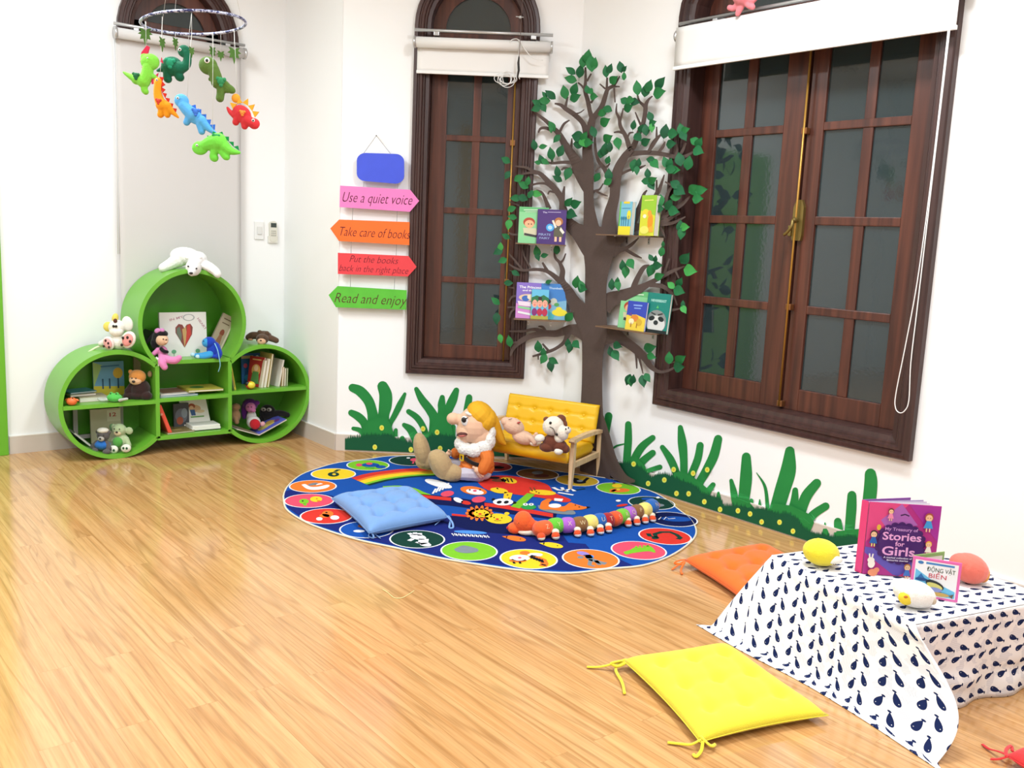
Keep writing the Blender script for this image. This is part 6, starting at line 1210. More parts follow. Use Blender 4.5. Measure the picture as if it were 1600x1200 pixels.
t.blob('ear', '7a4732', [t.e(10, 53, 8, 7, -1, 5, -20), t.e(15, 46, 5, 8, 0, 5, 20)], vox=.0022); t.blob('ear', '7a4732', [t.e(-13, 51, 5, 4.5, 0, 5, 20)], vox=.0022)
t.sol('nostril', '3a2a22', [t.e(17, 41, 1.1, 1.6, -18.6, 1)]); t.sol('nostril', '3a2a22', [t.e(21, 43, 1.1, 1.4, -18, 1)])
t.eyes([(-7, 49, -15.5)], 2.2); t.eyes([(4, 31, -15)], 2.2); t.sol('smile', '2a1d18', [t.t([(-8, 43, -16.5), (-3, 41, -17.5), (0, 36, -17.5), (1, 30, -16.5)], [.5, .5, .5, .5])])
t.blob('paw', 'f6f0e2', [t.e(-22, 22, 8, 6.5, -6, 6.5, 10)], vox=.0022); t.blob('paw', 'f6f0e2', [t.e(8, 4, 7, 5.5, -12, 6)], vox=.0022)

# ---- alphabet caterpillar
SEG = [('Z', 848, 823.4, 'ef6534'), ('Y', 867.7, 819, '6cc63c'), ('X', 886.4, 818, 'b165cc'), ('W', 905, 817, '8c6238'), ('V', 921.4, 814, 'f3e27a'), ('U', 936.8, 811.5, '2a67b8'), ('T', 949, 810.6, 'a8262e'), ('S', 960.4, 808, 'ea5a30'), ('R', 971.7, 804, '7bc63c'), ('Q', 983, 801.5, 'b069c8'), ('P', 994.5, 799.5, '8c6238'), ('O', 1006.7, 797.5, 'f3e27a'), ('N', 1017, 793.5, '2a67b8')]
P0 = FL(900, 830, RUGZ+.001); cat_ = thing('caterpillar_plush', 'long plush caterpillar with a letter on each coloured segment and orange feet', 'soft toy', P0, rz=-YAW); kS = pxm(P0)
I0 = cat_.matrix_basis.inverted(); HT = .043
CP = [I0 @ FL(x, y+2.5, HT+.008) for _, x, y, _ in SEG]
for i, (ch, x, y, c) in enumerate(SEG):
    p = CP[i]; d = (CP[min(i+1, 12)]-CP[max(i-1, 0)]); d.z = 0; d.normalize(); a = math.atan2(d.y, d.x); p.z = max(p.z, .043)
    if i > 8: p.z += .006*(i-8)*.6
    gp = (CP[min(i+1, 12)]-CP[max(i-1, 0)]).length/(2 if 0 < i < 12 else 1); hw = gp*.64
    b = MB(); M = Matrix.Translation(p) @ Matrix.Rotation(a, 4, 'Z'); pr = []
    for k in range(13):
        t_ = -1+2*k/12; pr.append((.036*max(.0, 1-abs(t_)**3.2)**.42+.001, t_*hw))
    b.lathe(pr, plushm(c), n=20, M=M @ Matrix.Rotation(PI/2, 4, 'Y')); so = b.build('body_segment', cat_)
    sd = Vector((d.y, -d.x, 0)); sd = sd if sd.y < 0 else -sd; n_ = (sd*.86+Vector((0, 0, .5))).normalized(); U = Vector((1, 0, 0)); U = (d if d.x > 0 else -d); V = n_.cross(U)
    b = MB(frame(p+n_*.0368, U, V)); b.text(ch, .030, 0, mat('e6d6a8', .6, .2), M=Matrix.Translation((0, -.010, 0)), bold=-.0004); b.build('letter', so, label='cream embroidered letter '+ch)
FT = [(845, 838.5), (867.7, 838), (902.7, 837), (923, 835.4), (939, 833.7), (951.4, 829.7), (980.7, 817), (995, 816), (1007.5, 812.6), (1018.9, 810)]
for i, (x, y) in enumerate(FT):
    F_ = I0 @ FL(x, y+3, .017); r = .0175 if i > 1 else .019
    near = min(CP, key=lambda q: (Vector((q.x, q.y))-Vector((F_.x, F_.y))).length)
    dr_ = Vector((F_.x-near.x, F_.y-near.y, 0)); dr_ = dr_.normalized() if dr_.length > .004 else Vector((0, -1, 0)); F_ = Vector((near.x, near.y, 0))+dr_*.040+Vector((0, 0, r))
    F_.x = (I0 @ FL(x, y+3, .017)).x
    b = MB(); R = RY(-12); b.ell(F_+Vector((.001, -.004, 0)), (r*1.02, r*1.15, r), plushm('e8552c'), R=R); o = b.build('foot', cat_)
    b = MB(); b.ell(F_+Vector((.002, -.010, -.004)), (r*.92, r*.9, r*.62), plushm('d9dad8')); b.build('sole', o, label='pale grey sole')
    b = MB(); b.ell(F_+Vector((0, .010, .014)), (r*.95, r*.9, r*.75), plushm('f4ead2')); b.build('ankle_band', o, label='cream band')
    if i > 1:                                   # the foot on the far side
        b = MB(); b.ell(Vector((near.x, near.y, 0))-dr_*.040+Vector((0, 0, r)), (r, r*1.1, r), plushm('e8552c')); b.build('foot', cat_)
h = I0 @ FL(817, 822, .045); k = kS
blob('head', cat_, plushm('f0642f'), [(h.x, h.y, .058, 15*k, 15*k, 17*k), (h.x+4*k, h.y, .046, 16*k, 14*k, 14*k), (h.x-12*k, h.y, .026, 12*k, 11*k, 9*k), (h.x+15*k, h.y, .036, 15*k, 11*k, 10*k)], .0026, 3)
b = MB(); b.ell((h.x-22*k, h.y-2*k, .027), (3.2*k, 3.2*k, 3*k), plushm('c8202c')); b.build('nose', cat_, label='small red nose')
blob('chin', cat_, plushm('f2e8d4'), [(h.x+6*k, h.y-7*k, .016, 14*k, 7*k, 5*k), (h.x+18*k, h.y-6*k, .015, 10*k, 7*k, 4.6*k)], .0024, 2, label='cream underside')
tl = I0 @ FL(1025, 791, .055); b = MB(); b.ell((tl.x, tl.y, max(.05, tl.z)), (.020, .020, .021), plushm('ee6a30')); b.build('tail', cat_, label='orange tail ball')
for q in (-1, 1): b = MB(); b.ell((h.x-6*k, h.y-q*12*k, .062), (1.4*k, 1.4*k, 1.6*k), mat('1a1512', .2, .6)); b.build('eye', cat_)

# ---- soft fruit and egg on the table
def on_table(x, y): return FL(x, y, ZC)
t = Toy('plush_fruit', 'yellow oval plush fruit with a white patch at the left of the table', 'soft toy', on_table(1283, 884))
t.blob('body', 'f1e03c', [t.e(-2, 22, 29, 21, 0, 24, -10), t.e(-8, 41, 4, 4, 0, 4)], vox=.003, sm=3); t.sol('patch', 'f5f2e4', [t.e(15, 16, 11, 6.5, -18, 5, 8)], label='white patch', rough=.9); t.sol('face_mark', '8a6a2a', [t.t([(10, 12, -23.4), (12, 10, -23.4), (14, 12, -23.4)], [.5, .5, .5])])
t = Toy('plush_egg', 'white oval plush with a yellow spot in front of the sea animals book', 'soft toy', on_table(1427, 948))
t.blob('body', 'f6f3ec', [t.e(0, 21, 33, 21, 0, 24, -12), t.e(-14, 25, 20, 17, 0, 20, -20)], vox=.003, sm=3); t.sol('spot', 'f4d83a', [t.e(-19, 19, 12.5, 11, -13.5, 7.5, -28)], label='yellow spot', rough=.9); t.sol('spot_centre', 'c8742a', [t.e(-21, 22, 5.5, 3.6, -17.8, 3, -10)], label='orange brown centre', rough=.9); t.sol('seam_mark', 'c9b9a2', [t.e(24, 16, 4, 6, -14, 4)], rough=.9)
t = Toy('plush_mango', 'salmon red plush mango behind the sea animals book', 'soft toy', on_table(1512, 911))
t.blob('body', mat('f07a68', .92, .1, bump=(240, .4), sheen=.3), [t.e(0, 24, 30, 23, 0, 24, -22), t.e(-10, 30, 22, 17, 0, 20, -15)], vox=.003, sm=3); t.blob('end_patch', 'f2a050', [t.e(23, 15, 7.5, 13, 0, 13, -10)], vox=.002, label='orange end')

# ================================================================ TOYS ON AND IN THE BOOKCASE
def tz(c, x): return c[1]+math.sqrt(max(0, c[2]**2-(x-c[0])**2))
def at_Y(px, Y, z): P = WY(px, 500, Y); return Vector((P.x, Y, z))
def at_Yz(px, py, Y, z):
    P = WY(px, py, Y); return Vector((P.x, Y, z))
# polar bear draped on the top circle
P = at_Yz(302, 425, 5.50, 0); P.z = tz(CT_, P.x)-.002
t = Toy('plush_polar_bear', 'white plush polar bear lying draped over the top of the green bookcase', 'soft toy', P)
t.blob('body', 'f7f7f5', [t.e(-14, 19, 24, 14, 6, 18, -4), t.e(6, 15, 16, 13, 0, 14), t.e(6, 3, 12, 13, -16, 12), t.e(7, -4, 6, 6, -26, 8), t.t([(-22, 14, 0), (-34, 6, -4), (-44, 0, -8)], [12, 9, 7]), t.t([(14, 8, 0), (26, 4, -2), (36, -2, -4), (40, -6, -6)], [9, 8, 7, 6])], vox=.0045, fuzz=.004)
t.blob('ear', 'f7f7f5', [t.e(14, 19, 3.5, 3.5, -10, 2.5)], vox=.003); t.blob('ear', 'f7f7f5', [t.e(-6, 18, 3.5, 3.5, -10, 2.5)], vox=.003)
t.eyes([(2, 5, -28), (14, 2, -26)], 1.4); t.sol('nose', '1c1816', [t.e(8, -5, 3, 2, -33, 2)])
# white mouse plush on the left circle
P = at_Yz(186, 545, 5.49, 0); P.z = tz(CL_, P.x)+.0
t = Toy('plush_mouse', 'white plush mouse with big ears and pink spotted soles on the left circle', 'soft toy', P)
t.blob('body', 'f4f1e4', [t.e(-2, 11, 15, 13, 2, 14), t.t([(-10, 14, 0), (-18, 12, -2), (-26, 8, -4)], [5, 5, 4.5]), t.e(-2, 34, 13, 12, -1, 12), t.e(-1, 28, 11, 8, -6, 9)], vox=.0036)
t.blob('ear', 'f4f1e4', [t.e(13, 40, 9, 12, 2, 4, 10)], vox=.003); t.blob('ear', 'f3dc6a', [t.e(-17, 34, 8, 8, 2, 4, 10)], vox=.003, label='yellow ear'); t.blob('hair_tuft', 'f3dc6a', [t.e(-5, 48, 5, 8, 0, 5, -10)], vox=.003, label='yellow tuft')
t.blob('foot', 'f4f1e4', [t.e(20, 17, 11, 14, -12, 5, -28)], vox=.003); t.blob('foot', 'f4e4dc', [t.e(-10, 10, 9, 11, -14, 5, 15)], vox=.003)
t.sol('sole', 'ef9d96', [t.e(20, 17, 8, 10.5, -15.5, 2.5, -28)], label='pink sole', rough=.9); t.sol('sole', 'e8a8a2', [t.e(-10, 10, 6.5, 8.5, -17.5, 2.5, 15)], label='pink sole', rough=.9)
for x, z in ((14, 20), (21, 21), (25, 15), (12, 9)): t.sol('toe_spot', '2a1a18', [t.e(x, z, 2, 2.4, -18, 1.2)], rough=.8)
for x, z in ((-12, 15), (-8, 11), (-7, 5), (-15, 6)): t.sol('toe_spot', '3a2220', [t.e(x, z, 1.6, 2, -20, 1)], rough=.8)
t.eyes([(-2, 37, -13.5), (2, 37, -13.5)], 2.1); t.sol('cap_mark', '5a2a1a', [t.e(-1, 45, 3, 3.5, -9, 3)], rough=.8)
t.sol('tail', 'e9ecca', [t.t([(-14, 3, 0), (-32, 2, -2), (-48, -8, -4), (-60, -13, -6)], [1.9, 1.8, 1.8, 1.6])], rough=.9)
# teddy on the right circle
P = at_Yz(411, 538, 5.52, 0); P.z = tz(CR_, P.x)-.003
t = Toy('plush_teddy', 'small dark brown plush teddy lying flat on the right circle', 'soft toy', P)
t.blob('body', '5d4636', [t.e(0, 12, 13, 8, 2, 10), t.e(1, 8, 10, 8, -8, 9), t.t([(-6, 12, 0), (-16, 12, -2), (-22, 9, -2)], [6, 6, 5]), t.t([(8, 10, 0), (16, 8, -2), (21, 6, -2)], [5.5, 5, 4.5]), t.e(-4, 18, 4, 3.5, -4, 3), t.e(7, 17, 4, 3.5, -4, 3)], vox=.0034)
t.blob('muzzle', 'dcb08c', [t.e(2, 5, 7, 5, -16, 4)], vox=.0026, label='tan muzzle'); t.sol('nose', '3a2018', [t.e(2, 7, 1.6, 1.1, -20, 1)]); t.sol('paw_pad', 'd8a884', [t.e(-18, 6, 4, 1.6, -6, 3)], rough=.9); t.eyes([(-3, 11, -16), (6, 11, -16)], .9)
# doll in the top circle
P = at_Yz(258, 561, 5.455, .553); t = Toy('rag_doll', 'black haired rag doll in pink with a bow in the top circle', 'doll', P, yaw=.15)
t.blob('body', 'e88cc0', [t.e(-4, 12, 8, 10, 2, 7), t.t([(-2, 6, -2), (8, 2, -10), (18, 2, -14), (24, 6, -15)], [6, 6, 6, 4.5]), t.t([(-4, 5, -2), (-2, -2, -13), (2, -9, -14)], [6, 6, 5]), t.t([(-10, 16, 0), (-16, 10, -3)], [4, 3.5])], vox=.0028, label='pink outfit')
t.blob('head', 'f0c6a2', [t.e(-4, 32, 10, 9.5, -2, 9), t.e(3, 29, 3, 2.4, -6, 3)], vox=.0026)
t.blob('hair', '1d1a1c', [t.e(-9, 34, 11, 12, 2, 10), t.e(-4, 41, 9, 6, 0, 9), t.e(-16, 26, 6, 9, 2, 7)], vox=.0028, label='black hair')
t.blob('bow', 'd98fc4', [t.e(-10, 46, 5, 4, -4, 3, 30), t.e(-3, 47, 4, 3.5, -4, 3, -20)], vox=.0024, label='pink bow'); t.blob('sleeve', '1d1a1c', [t.t([(-4, 18, -6), (0, 15, -8), (5, 14, -9)], [3.2, 3, 2.6])], vox=.0024, label='black sleeve')
t.eyes([(0, 34, -10.5), (4, 33, -9.5)], 1.1); b = MB(); b.box((-9*t.s, -12*t.s, -1*t.s), (11*t.s, .8*t.s, 11*t.s), mat('f2f2f0', .6, .3), R=RY(35), bev=.0005); b.build('care_tag', t.o, label='white care tag')
# blue monkey with ribbon
P = at_Yz(328, 559, 5.47, .553); t = Toy('plush_monkey', 'blue plush monkey slumped at the front right of the top circle with a hanging ribbon', 'soft toy', P)
t.blob('body', '1f42b8', [t.e(6, 13, 11, 13, 0, 9, -10), t.e(0, 24, 10, 9, -2, 9), t.t([(12, 16, -2), (16, 8, -4), (15, 3, -6)], [5, 5, 4.5]), t.e(8, 3, 10, 4, -2, 8)], vox=.0028)
t.blob('limbs', '3f9fd8', [t.t([(4, 8, -6), (-8, 5, -10), (-18, 4, -12)], [4.5, 4, 3.6]), t.t([(4, 5, -8), (-4, 3, -14), (-10, 3, -16)], [4, 3.8, 3.4]), t.e(-4, 24, 6, 7, -7, 5)], vox=.0026, label='light blue limbs and face')
t.blob('paw', 'bfe2ee', [t.e(-22, 5, 4, 3.6, -13, 4)], vox=.0024, label='pale paw'); t.blob('paw', 'bfe2ee', [t.e(-13, 3, 4, 3.4, -17, 4)], vox=.0024, label='pale paw')
b = MB(); k = t.s; b.tube(catmull([(10*k, -8*k, 24*k), (16*k, -12*k, 14*k), (19*k, -13*k, 0), (20*k, -12.6*k, -10*k), (17*k, -12.5*k, -20*k)], 5), [.0035]*21, mat('8fd0e8', .5, .3), 6, flat=.3); b.build('ribbon', t.o, label='pale blue ribbon hanging over the shelf edge'); t.eyes([(-6, 27, -11.5)], .9)
# bear in the left circle, upper compartment
P = at_Yz(217, 626, 5.52, .3245); t = Toy('plush_bear', 'dark brown plush bear with an orange and cream face in the left circle', 'soft toy', P)
t.blob('body', '382523', [t.e(2, 15, 16, 16, 0, 14), t.e(-12, 5, 9, 6, -8, 8), t.e(14, 6, 9, 7, -6, 8), t.e(0, 6, 14, 7, -4, 12), t.t([(-8, 20, -4), (-14, 12, -8)], [6, 5])], vox=.0034)
t.blob('head', 'e2964c', [t.e(0, 35, 13, 11, -4, 11), t.e(-11, 42, 3.6, 3.6, -3, 3)], vox=.003, label='orange head'); t.blob('face', 'efc49a', [t.e(-1, 30, 10, 7.5, -9, 7)], vox=.0026, label='cream face'); t.blob('ear', '9a7a5a', [t.e(17, 39, 3.5, 5, 2, 3)], vox=.0026)
t.eyes([(-4, 34, -15), (2, 34, -15)], 1.1); t.sol('nose', '2a1612', [t.e(-1, 29, 2.6, 2, -16.5, 1.6)])
# orange ball toy, frog, small ball
P = at_Yz(112, 632, 5.45, .3245); t = Toy('orange_toy', 'tiny orange round toy with two black eyes at the left shelf edge', 'toy', P)
t.blob('body', mat('ef7a40', .4, .4), [t.e(0, 6.5, 8.5, 6.5, 0, 7)], vox=.0024); t.eyes([(-1, 12, -3), (3, 12, -3)], 1.2, '2a2420'); t.sol('fin', 'ef7a40', [t.e(-8, 9, 3, 1.6, 0, 1.5, 30)]); t.sol('fin', 'ef7a40', [t.e(9, 9, 3, 1.6, 0, 1.5, -30)])
P = at_Yz(179, 627, 5.46, .3245); t = Toy('plush_frog', 'small bright green frog toy at the front of the left circle shelf', 'soft toy', P)
t.blob('body', '5cc85a', [t.e(0, 7, 12, 7, 0, 9), t.e(-4, 13, 3, 3, -2, 3), t.e(5, 13, 3, 3, -2, 3)], vox=.0026); t.eyes([(-4, 14, -4.6), (5, 14, -4.6)], 1.1)
t.blob('leg', 'c9cfc4', [t.t([(-10, 4, -4), (-18, 3, -6), (-22, 5, -6)], [2.6, 2.2, 2])], vox=.002, label='pale leg'); t.blob('leg', 'c9cfc4', [t.t([(10, 4, -4), (17, 6, -6), (22, 7, -6)], [2.6, 2.2, 2])], vox=.002, label='pale leg')
P = at_Yz(391, 611, 5.46, .3445); t = Toy('toy_ball', 'small red and yellow ball toy at the front of the right circle shelf', 'ball', P)
t.sol('ball', 'c8382f', [t.e(0, 6.5, 7.5, 6.5, 0, 7)]); t.sol('yellow_patch', 'e8d83c', [t.e(2, 7, 6.6, 5.6, -2, 6)], label='yellow patch'); t.sol('dark_patch', '2a2420', [t.e(-3, 9, 3.6, 3.6, -4, 3)], label='dark patch')
# lower left circle: two bears
def floor_c(c, x): return low(c, x)+.001
P = at_Yz(160, 703, 5.50, 0); P.z = floor_c(CL_, P.x); t = Toy('plush_bear', 'grey plush bear in blue shirt and pale cap in the bottom of the left circle', 'soft toy', P)
t.blob('body', '5f5a58', [t.e(0, 10, 11, 10, 2, 9), t.e(2, 26, 10, 9, 0, 9), t.t([(-8, 14, -2), (-13, 8, -4)], [4, 4]), t.t([(8, 14, -2), (12, 7, -4)], [4, 4]), t.e(-8, 3, 5, 4, -8, 6), t.e(10, 2, 6, 4, -8, 6), t.e(-7, 31, 3, 3, 0, 2.5), t.e(11, 31, 3, 3, 0, 2.5)], vox=.003)
t.blob('shirt', '2f72c4', [t.e(0, 11, 12.5, 8, 0, 10.5)], vox=.003, label='blue shirt'); t.blob('cap', 'e8e2d4', [t.e(2, 34, 9, 4.5, -1, 8)], vox=.0026, label='pale cap'); t.blob('muzzle', 'b8b2a8', [t.e(2, 22, 5, 4, -8, 3)], vox=.0022); t.sol('nose', '1c1816', [t.e(2, 23, 1.6, 1.6, -11.4, 1)]); t.eyes([(-2, 28, -8.4), (6, 28, -8.4)], 1)
P = at_Yz(190, 702, 5.49, 0); P.z = floor_c(CL_, P.x); t = Toy('plush_bear', 'pale green plush bear with white feet in the bottom of the left circle', 'soft toy', P)
t.blob('body', 'b5c79a', [t.e(-2, 16, 12, 14, 2, 10), t.e(-3, 34, 11, 10, 0, 9), t.e(-12, 38, 4, 5, 1, 3), t.e(12, 33, 6, 6, 1, 3, 10), t.t([(-10, 20, 0), (-15, 10, -4)], [4, 4]), t.t([(8, 20, 0), (13, 11, -4)], [4, 4])], vox=.003)
t.blob('ear', '6f9a6a', [t.e(-14, 36, 5, 7, 2, 3, 20)], vox=.0026, label='darker green ear'); t.blob('belly', '5aa84a', [t.e(-3, 16, 8, 8, -7, 5)], vox=.0026, label='green belly')
for x in (-8, 12): t.blob('foot', 'eef0e0', [t.e(x, 5+(x > 0)*3, 8, 6.5, -12, 5, 15)], vox=.0026, label='white foot')
for x, z in ((-10, 6), (-5, 5), (10, 9), (15, 9)): t.sol('paw_pad', '2f5a34', [t.e(x, z, 1.8, 2, -16.8, 1)], rough=.9)
t.sol('nose', '3a2a20', [t.e(-3, 32, 2, 1.6, -9.4, 1)]); t.blob('muzzle', 'd8c8a0', [t.e(-3, 30, 6, 4.4, -6.5, 3)], vox=.0022, label='cream muzzle'); t.eyes([(-7, 37, -8.6), (1, 37, -8.6)], 1)
# lower right circle
def pg(px, py, Y, z, *a, **k): return Toy(*a, P=at_Yz(px, py, Y, z), **k)
P = at_Yz(371, 672, 5.62, .0); P.z = .108; t = Toy('plush_toy', 'tan plush toy slumped at the far left of the right circle, bottom compartment', 'soft toy', P)
t.blob('body', 'b8906a', [t.e(-3, 10, 8, 11, 0, 7), t.e(-2, 24, 7, 6, -1, 6), t.t([(-2, 8, -4), (2, 2, -10)], [4, 3.6])], vox=.0032)
P = at_Yz(393, 678, 5.60, .0); P.z = .075; t = Toy('rag_doll', 'purple haired rag doll with pink face in the bottom of the right circle', 'doll', P)
t.blob('body', 'e6e2e0', [t.e(0, 14, 8, 12, 0, 7), t.e(4, 5, 9, 6, -6, 8)], vox=.0032); t.blob('hair', '5c2478', [t.e(-3, 34, 12, 10, 2, 9), t.e(-12, 24, 5, 14, 2, 5), t.e(8, 38, 5, 4, 0, 5)], vox=.0032, label='purple hair'); t.blob('face', 'c878a8', [t.e(0, 31, 8, 8, -5, 6), t.e(5, 27, 4, 3, -8, 4)], vox=.0028, label='pink face'); t.eyes([(-2, 33, -11), (3, 33, -11)], .9)
P = at_Yz(399, 683, 5.52, .0); P.z = .066; t = Toy('toy_boot', 'white toy boot with a red sole lying in front of the purple haired doll', 'toy', P)
t.blob('shaft', 'e8e4e2', [t.e(-4, 12, 11, 10, 4, 9)], vox=.003); t.blob('sole', 'c0242f', [t.e(1, 11, 8.5, 8.5, -6, 4)], vox=.0026, label='red sole'); t.blob('toe', 'd9a0a8', [t.e(12, 11, 4, 4, -2, 4)], vox=.0026)
P = at_Yz(420, 672, 5.64, .0); P.z = .066; t = Toy('plush_toy', 'black plush toy with pale eyes at the back of the right circle', 'soft toy', P)
t.blob('body', '1f1d20', [t.e(-2, 20, 13, 12, 0, 10), t.t([(8, 18, -2), (20, 20, -4), (30, 18, -4)], [6, 5, 4]), t.t([(-10, 10, -2), (-14, 4, -4)], [5, 4]), t.e(2, 8, 9, 8, -2, 8)], vox=.0034)
for x in (-6, 3): t.sol('eye', 'a8a49c', [t.e(x, 26, 4, 3, -9.4, 2)])
for x in (-5, 3): t.sol('pupil', '17130f', [t.e(x, 26, 1.4, 1.4, -11.4, 1)])

# ================================================================ DINOSAUR MOBILE
MC0 = at_depth(303, 36, 3.6); RR_ = .194
mob = thing('mobile_hoop', 'blue glittery hoop of the hanging mobile with green felt leaves', 'mobile', MC0)
MR = Matrix.Translation(MC0) @ Matrix.Rotation(-YAW, 4, 'Z') @ Matrix.Rotation(math.radians(-6), 4, 'Y')
MH = bpy.data.materials.new('blue_glitter_wrap'); MH.use_nodes = True; nt = MH.node_tree; bs = nt.nodes['Principled BSDF']
n = nt.nodes.new('ShaderNodeTexVoronoi'); n.inputs['Scale'].default_value = 160; tc = nt.nodes.new('ShaderNodeTexCoord'); nt.links.new(tc.outputs['Object'], n.inputs['Vector'])
r = nt.nodes.new('ShaderNodeValToRGB'); r.color_ramp.elements[0].position = .35; r.color_ramp.elements[0].color = rgb('2f3568', .9); r.color_ramp.elements[1].position = .62; r.color_ramp.elements[1].color = rgb('cfd4ef', .9)
sp = nt.nodes.new('ShaderNodeSeparateColor'); nt.links.new(n.outputs['Color'], sp.inputs[0]); nt.links.new(sp.outputs[0], r.inputs[0]); nt.links.new(r.outputs[0], bs.inputs['Base Color']); bs.inputs['Roughness'].default_value = .3; bs.inputs['Metallic'].default_value = .3
b = MB(MR); b.tube([(RR_*math.cos(a), RR_*math.sin(a), 0) for a in [2*PI*i/64 for i in range(64)]], .0058, MH, 8, closed=True); b.build('hoop', mob, world=True)
top = MC0+Vector((0, 0, .75)); STRG = mat('dcd9d2', .6, .2)
for a in (.6, 2.6, 4.7):
    b = MB(); b.tube([MR @ Vector((RR_*math.cos(a), RR_*math.sin(a), 0)), Vector((top.x, top.y, CEIL-.35))], .0008, STRG, 4); b.build('hanging_thread', mob, world=True)
b = MB(); b.tube([(top.x, top.y, CEIL-.35), (top.x, top.y, CEIL)], .001, STRG, 4); b.ell((top.x, top.y, CEIL), .008, STRG); b.build('ceiling_cord', mob, world=True)
FELT = mat('557a3c', .9, .1, bump=(200, .3))
def leafhang(x, y0, y1, y2, sz, turn, dep):
    a = at_depth(x, y0, dep); c = at_depth(x, y1, dep); k = pxm(c)
    b = MB(); b.tube([a, c], .0008, STRG, 4); b.build('thread', mob, world=True)
    P_ = [(0, 0), (-4, 3), (-9, 4), (-6, -1), (-11, -5), (-6, -6), (-8, -13), (-3, -12), (0, -23), (3, -12), (8, -13), (6, -6), (11, -5), (6, -1), (9, 4), (4, 3)]
    b = MB(Matrix.Translation(c) @ Matrix.Rotation(-YAW+turn, 4, 'Z') @ Matrix.Rotation(PI/2, 4, 'X')); b.prism([(p[0]*k*sz, p[1]*k*sz) for p in P_], -.0015, .0015, FELT); b.build('felt_leaf', mob, world=True)
leafhang(227, 33, 48, 0, 1, .2, 3.58); leafhang(253.5, 26, 62, 0, .8, 1.35, 3.46); leafhang(274, 50, 62, 0, .7, 1.3, 3.72); leafhang(299.5, 20, 76, 0, .6, 1.2, 3.42); leafhang(332, 50, 76, 0, .75, 1.2, 3.72); leafhang(345, 48, 82, 0, .6, .6, 3.8); leafhang(366, 47, 78, 0, .95, .35, 3.66)
def dino(label, x, y, dep, sx, sy, els, col, spots=(), spikes=None, eye=None, ang=0, scol='f28c28', th=1., extra=None, xr=1):
    """els in crop units around (x, y); a stuffed flat felt toy"""
    P = at_depth(x, y, dep); t = Toy('felt_dinosaur', label, 'soft toy', P, group=None)
    t.s *= 1.07; R = t.o
    A = math.radians(ang); ca, sa = math.cos(A), math.sin(A)
    rot = lambda p: (p[0]*ca-p[1]*sa, p[0]*sa+p[1]*ca)
    out = []
    for q in els:
        if q[0] == 't': out.append(t.t([(*rot(p), 0) for p in q[1]], q[2]))
        else: X, Z = rot(q[:2]); out.append(t.e(X, Z, q[2], q[3], 0, min(q[2], q[3])*.62, (q[4] if len(q) > 4 else 0)+ang))
    t.blob('body', mat(col, .9, .1, bump=(240, .4), sheen=.2), out, vox=.0024, sm=3)
    for (sx_, sz_, r, c) in spots: X, Z = rot((sx_, sz_)); t.sol('felt_spot', c, [t.e(X, Z, r, r, -8.2*th, 2.4), t.e(X+r*.9, Z+r*.4, r*.55, r*.55, -8.0*th, 2.2), t.e(X-r*.8, Z+r*.6, r*.55, r*.55, -8.0*th, 2.2), t.e(X, Z-r, r*.55, r*.55, -8.0*th, 2.2)], rough=.9)
    if spikes:
        c, pts, sz_ = spikes; k = t.s; Q = [rot(p) for p in pts]; b = MB()
        for i in range(len(Q)-1):
            a, d = Vector(Q[i]), Vector(Q[i+1]); n_ = Vector(((d-a).y, -(d-a).x)).normalized(); m_ = (a+d)/2+n_*sz_
            b.prism([(a.x*k, a.y*k), (d.x*k, d.y*k), (m_.x*k, m_.y*k)], -1.2*k, 1.2*k, mat(c, .9, .1), M=Matrix.Rotation(PI/2, 4, 'X'))
        b.build('spikes', t.o)
    if eye: X, Z = rot(eye[:2]); t.sol('eye', 'f7f5ee', [t.e(X, Z, eye[2], eye[2], -eye[3], eye[2]*.5)]); t.sol('pupil', '1a1614', [t.e(X+.3, Z-.2, eye[2]*.55, eye[2]*.6, -eye[3]-eye[2]*.4, eye[2]*.3)])
    if extra: extra(t, rot)
    return t
def thr(t, x, y, x2, y2, dep):
    b = MB(); b.tube([at_depth(x, y, dep), at_depth(x2, y2, dep)], .0008, STRG, 4); b.build('thread', t.o, world=True)
t = dino('lime green felt dragon with red wings hanging at the far left of the mobile', 222, 122, 3.55, 1, 1, [(12, 23, 14, 12, 0), (4, 30, 6, 5, 0), ('t', [(9, 16), (7, 4), (2, -4)], [8, 9, 10]), (-2, -2, 14, 8, 10), ('t', [(-8, -2), (-18, 2), (-27, 7)], [7, 4, 1.5]), ('t', [(4, -6), (3, -16), (5, -19)], [5, 5, 4.5]), ('t', [(12, 4), (20, 2)], [5, 3])], '86dc4a', spots=[(-6, 2, 4, '1f6b3f')], eye=(12, 27, 1.2, 9))
k = t.s
for P_ in ([(-2, 22), (0, 36), (8, 46), (12, 44), (8, 30), (4, 24)], [(27, 24), (29, 30), (31, 22)], [(1, 4), (0, 16), (4, 14), (4, 6)], [(14, 0), (24, 8), (20, -6), (14, -8)]):
    b = MB(Matrix.Rotation(PI/2, 4, 'X')); b.prism([(p[0]*k, p[1]*k) for p in P_], -.003, .003, mat('e03a58', .9, .1)); o = b.build('red_wing', t.o, label='red felt wing')
thr(t, 228, 34, 228, 90, 3.55)
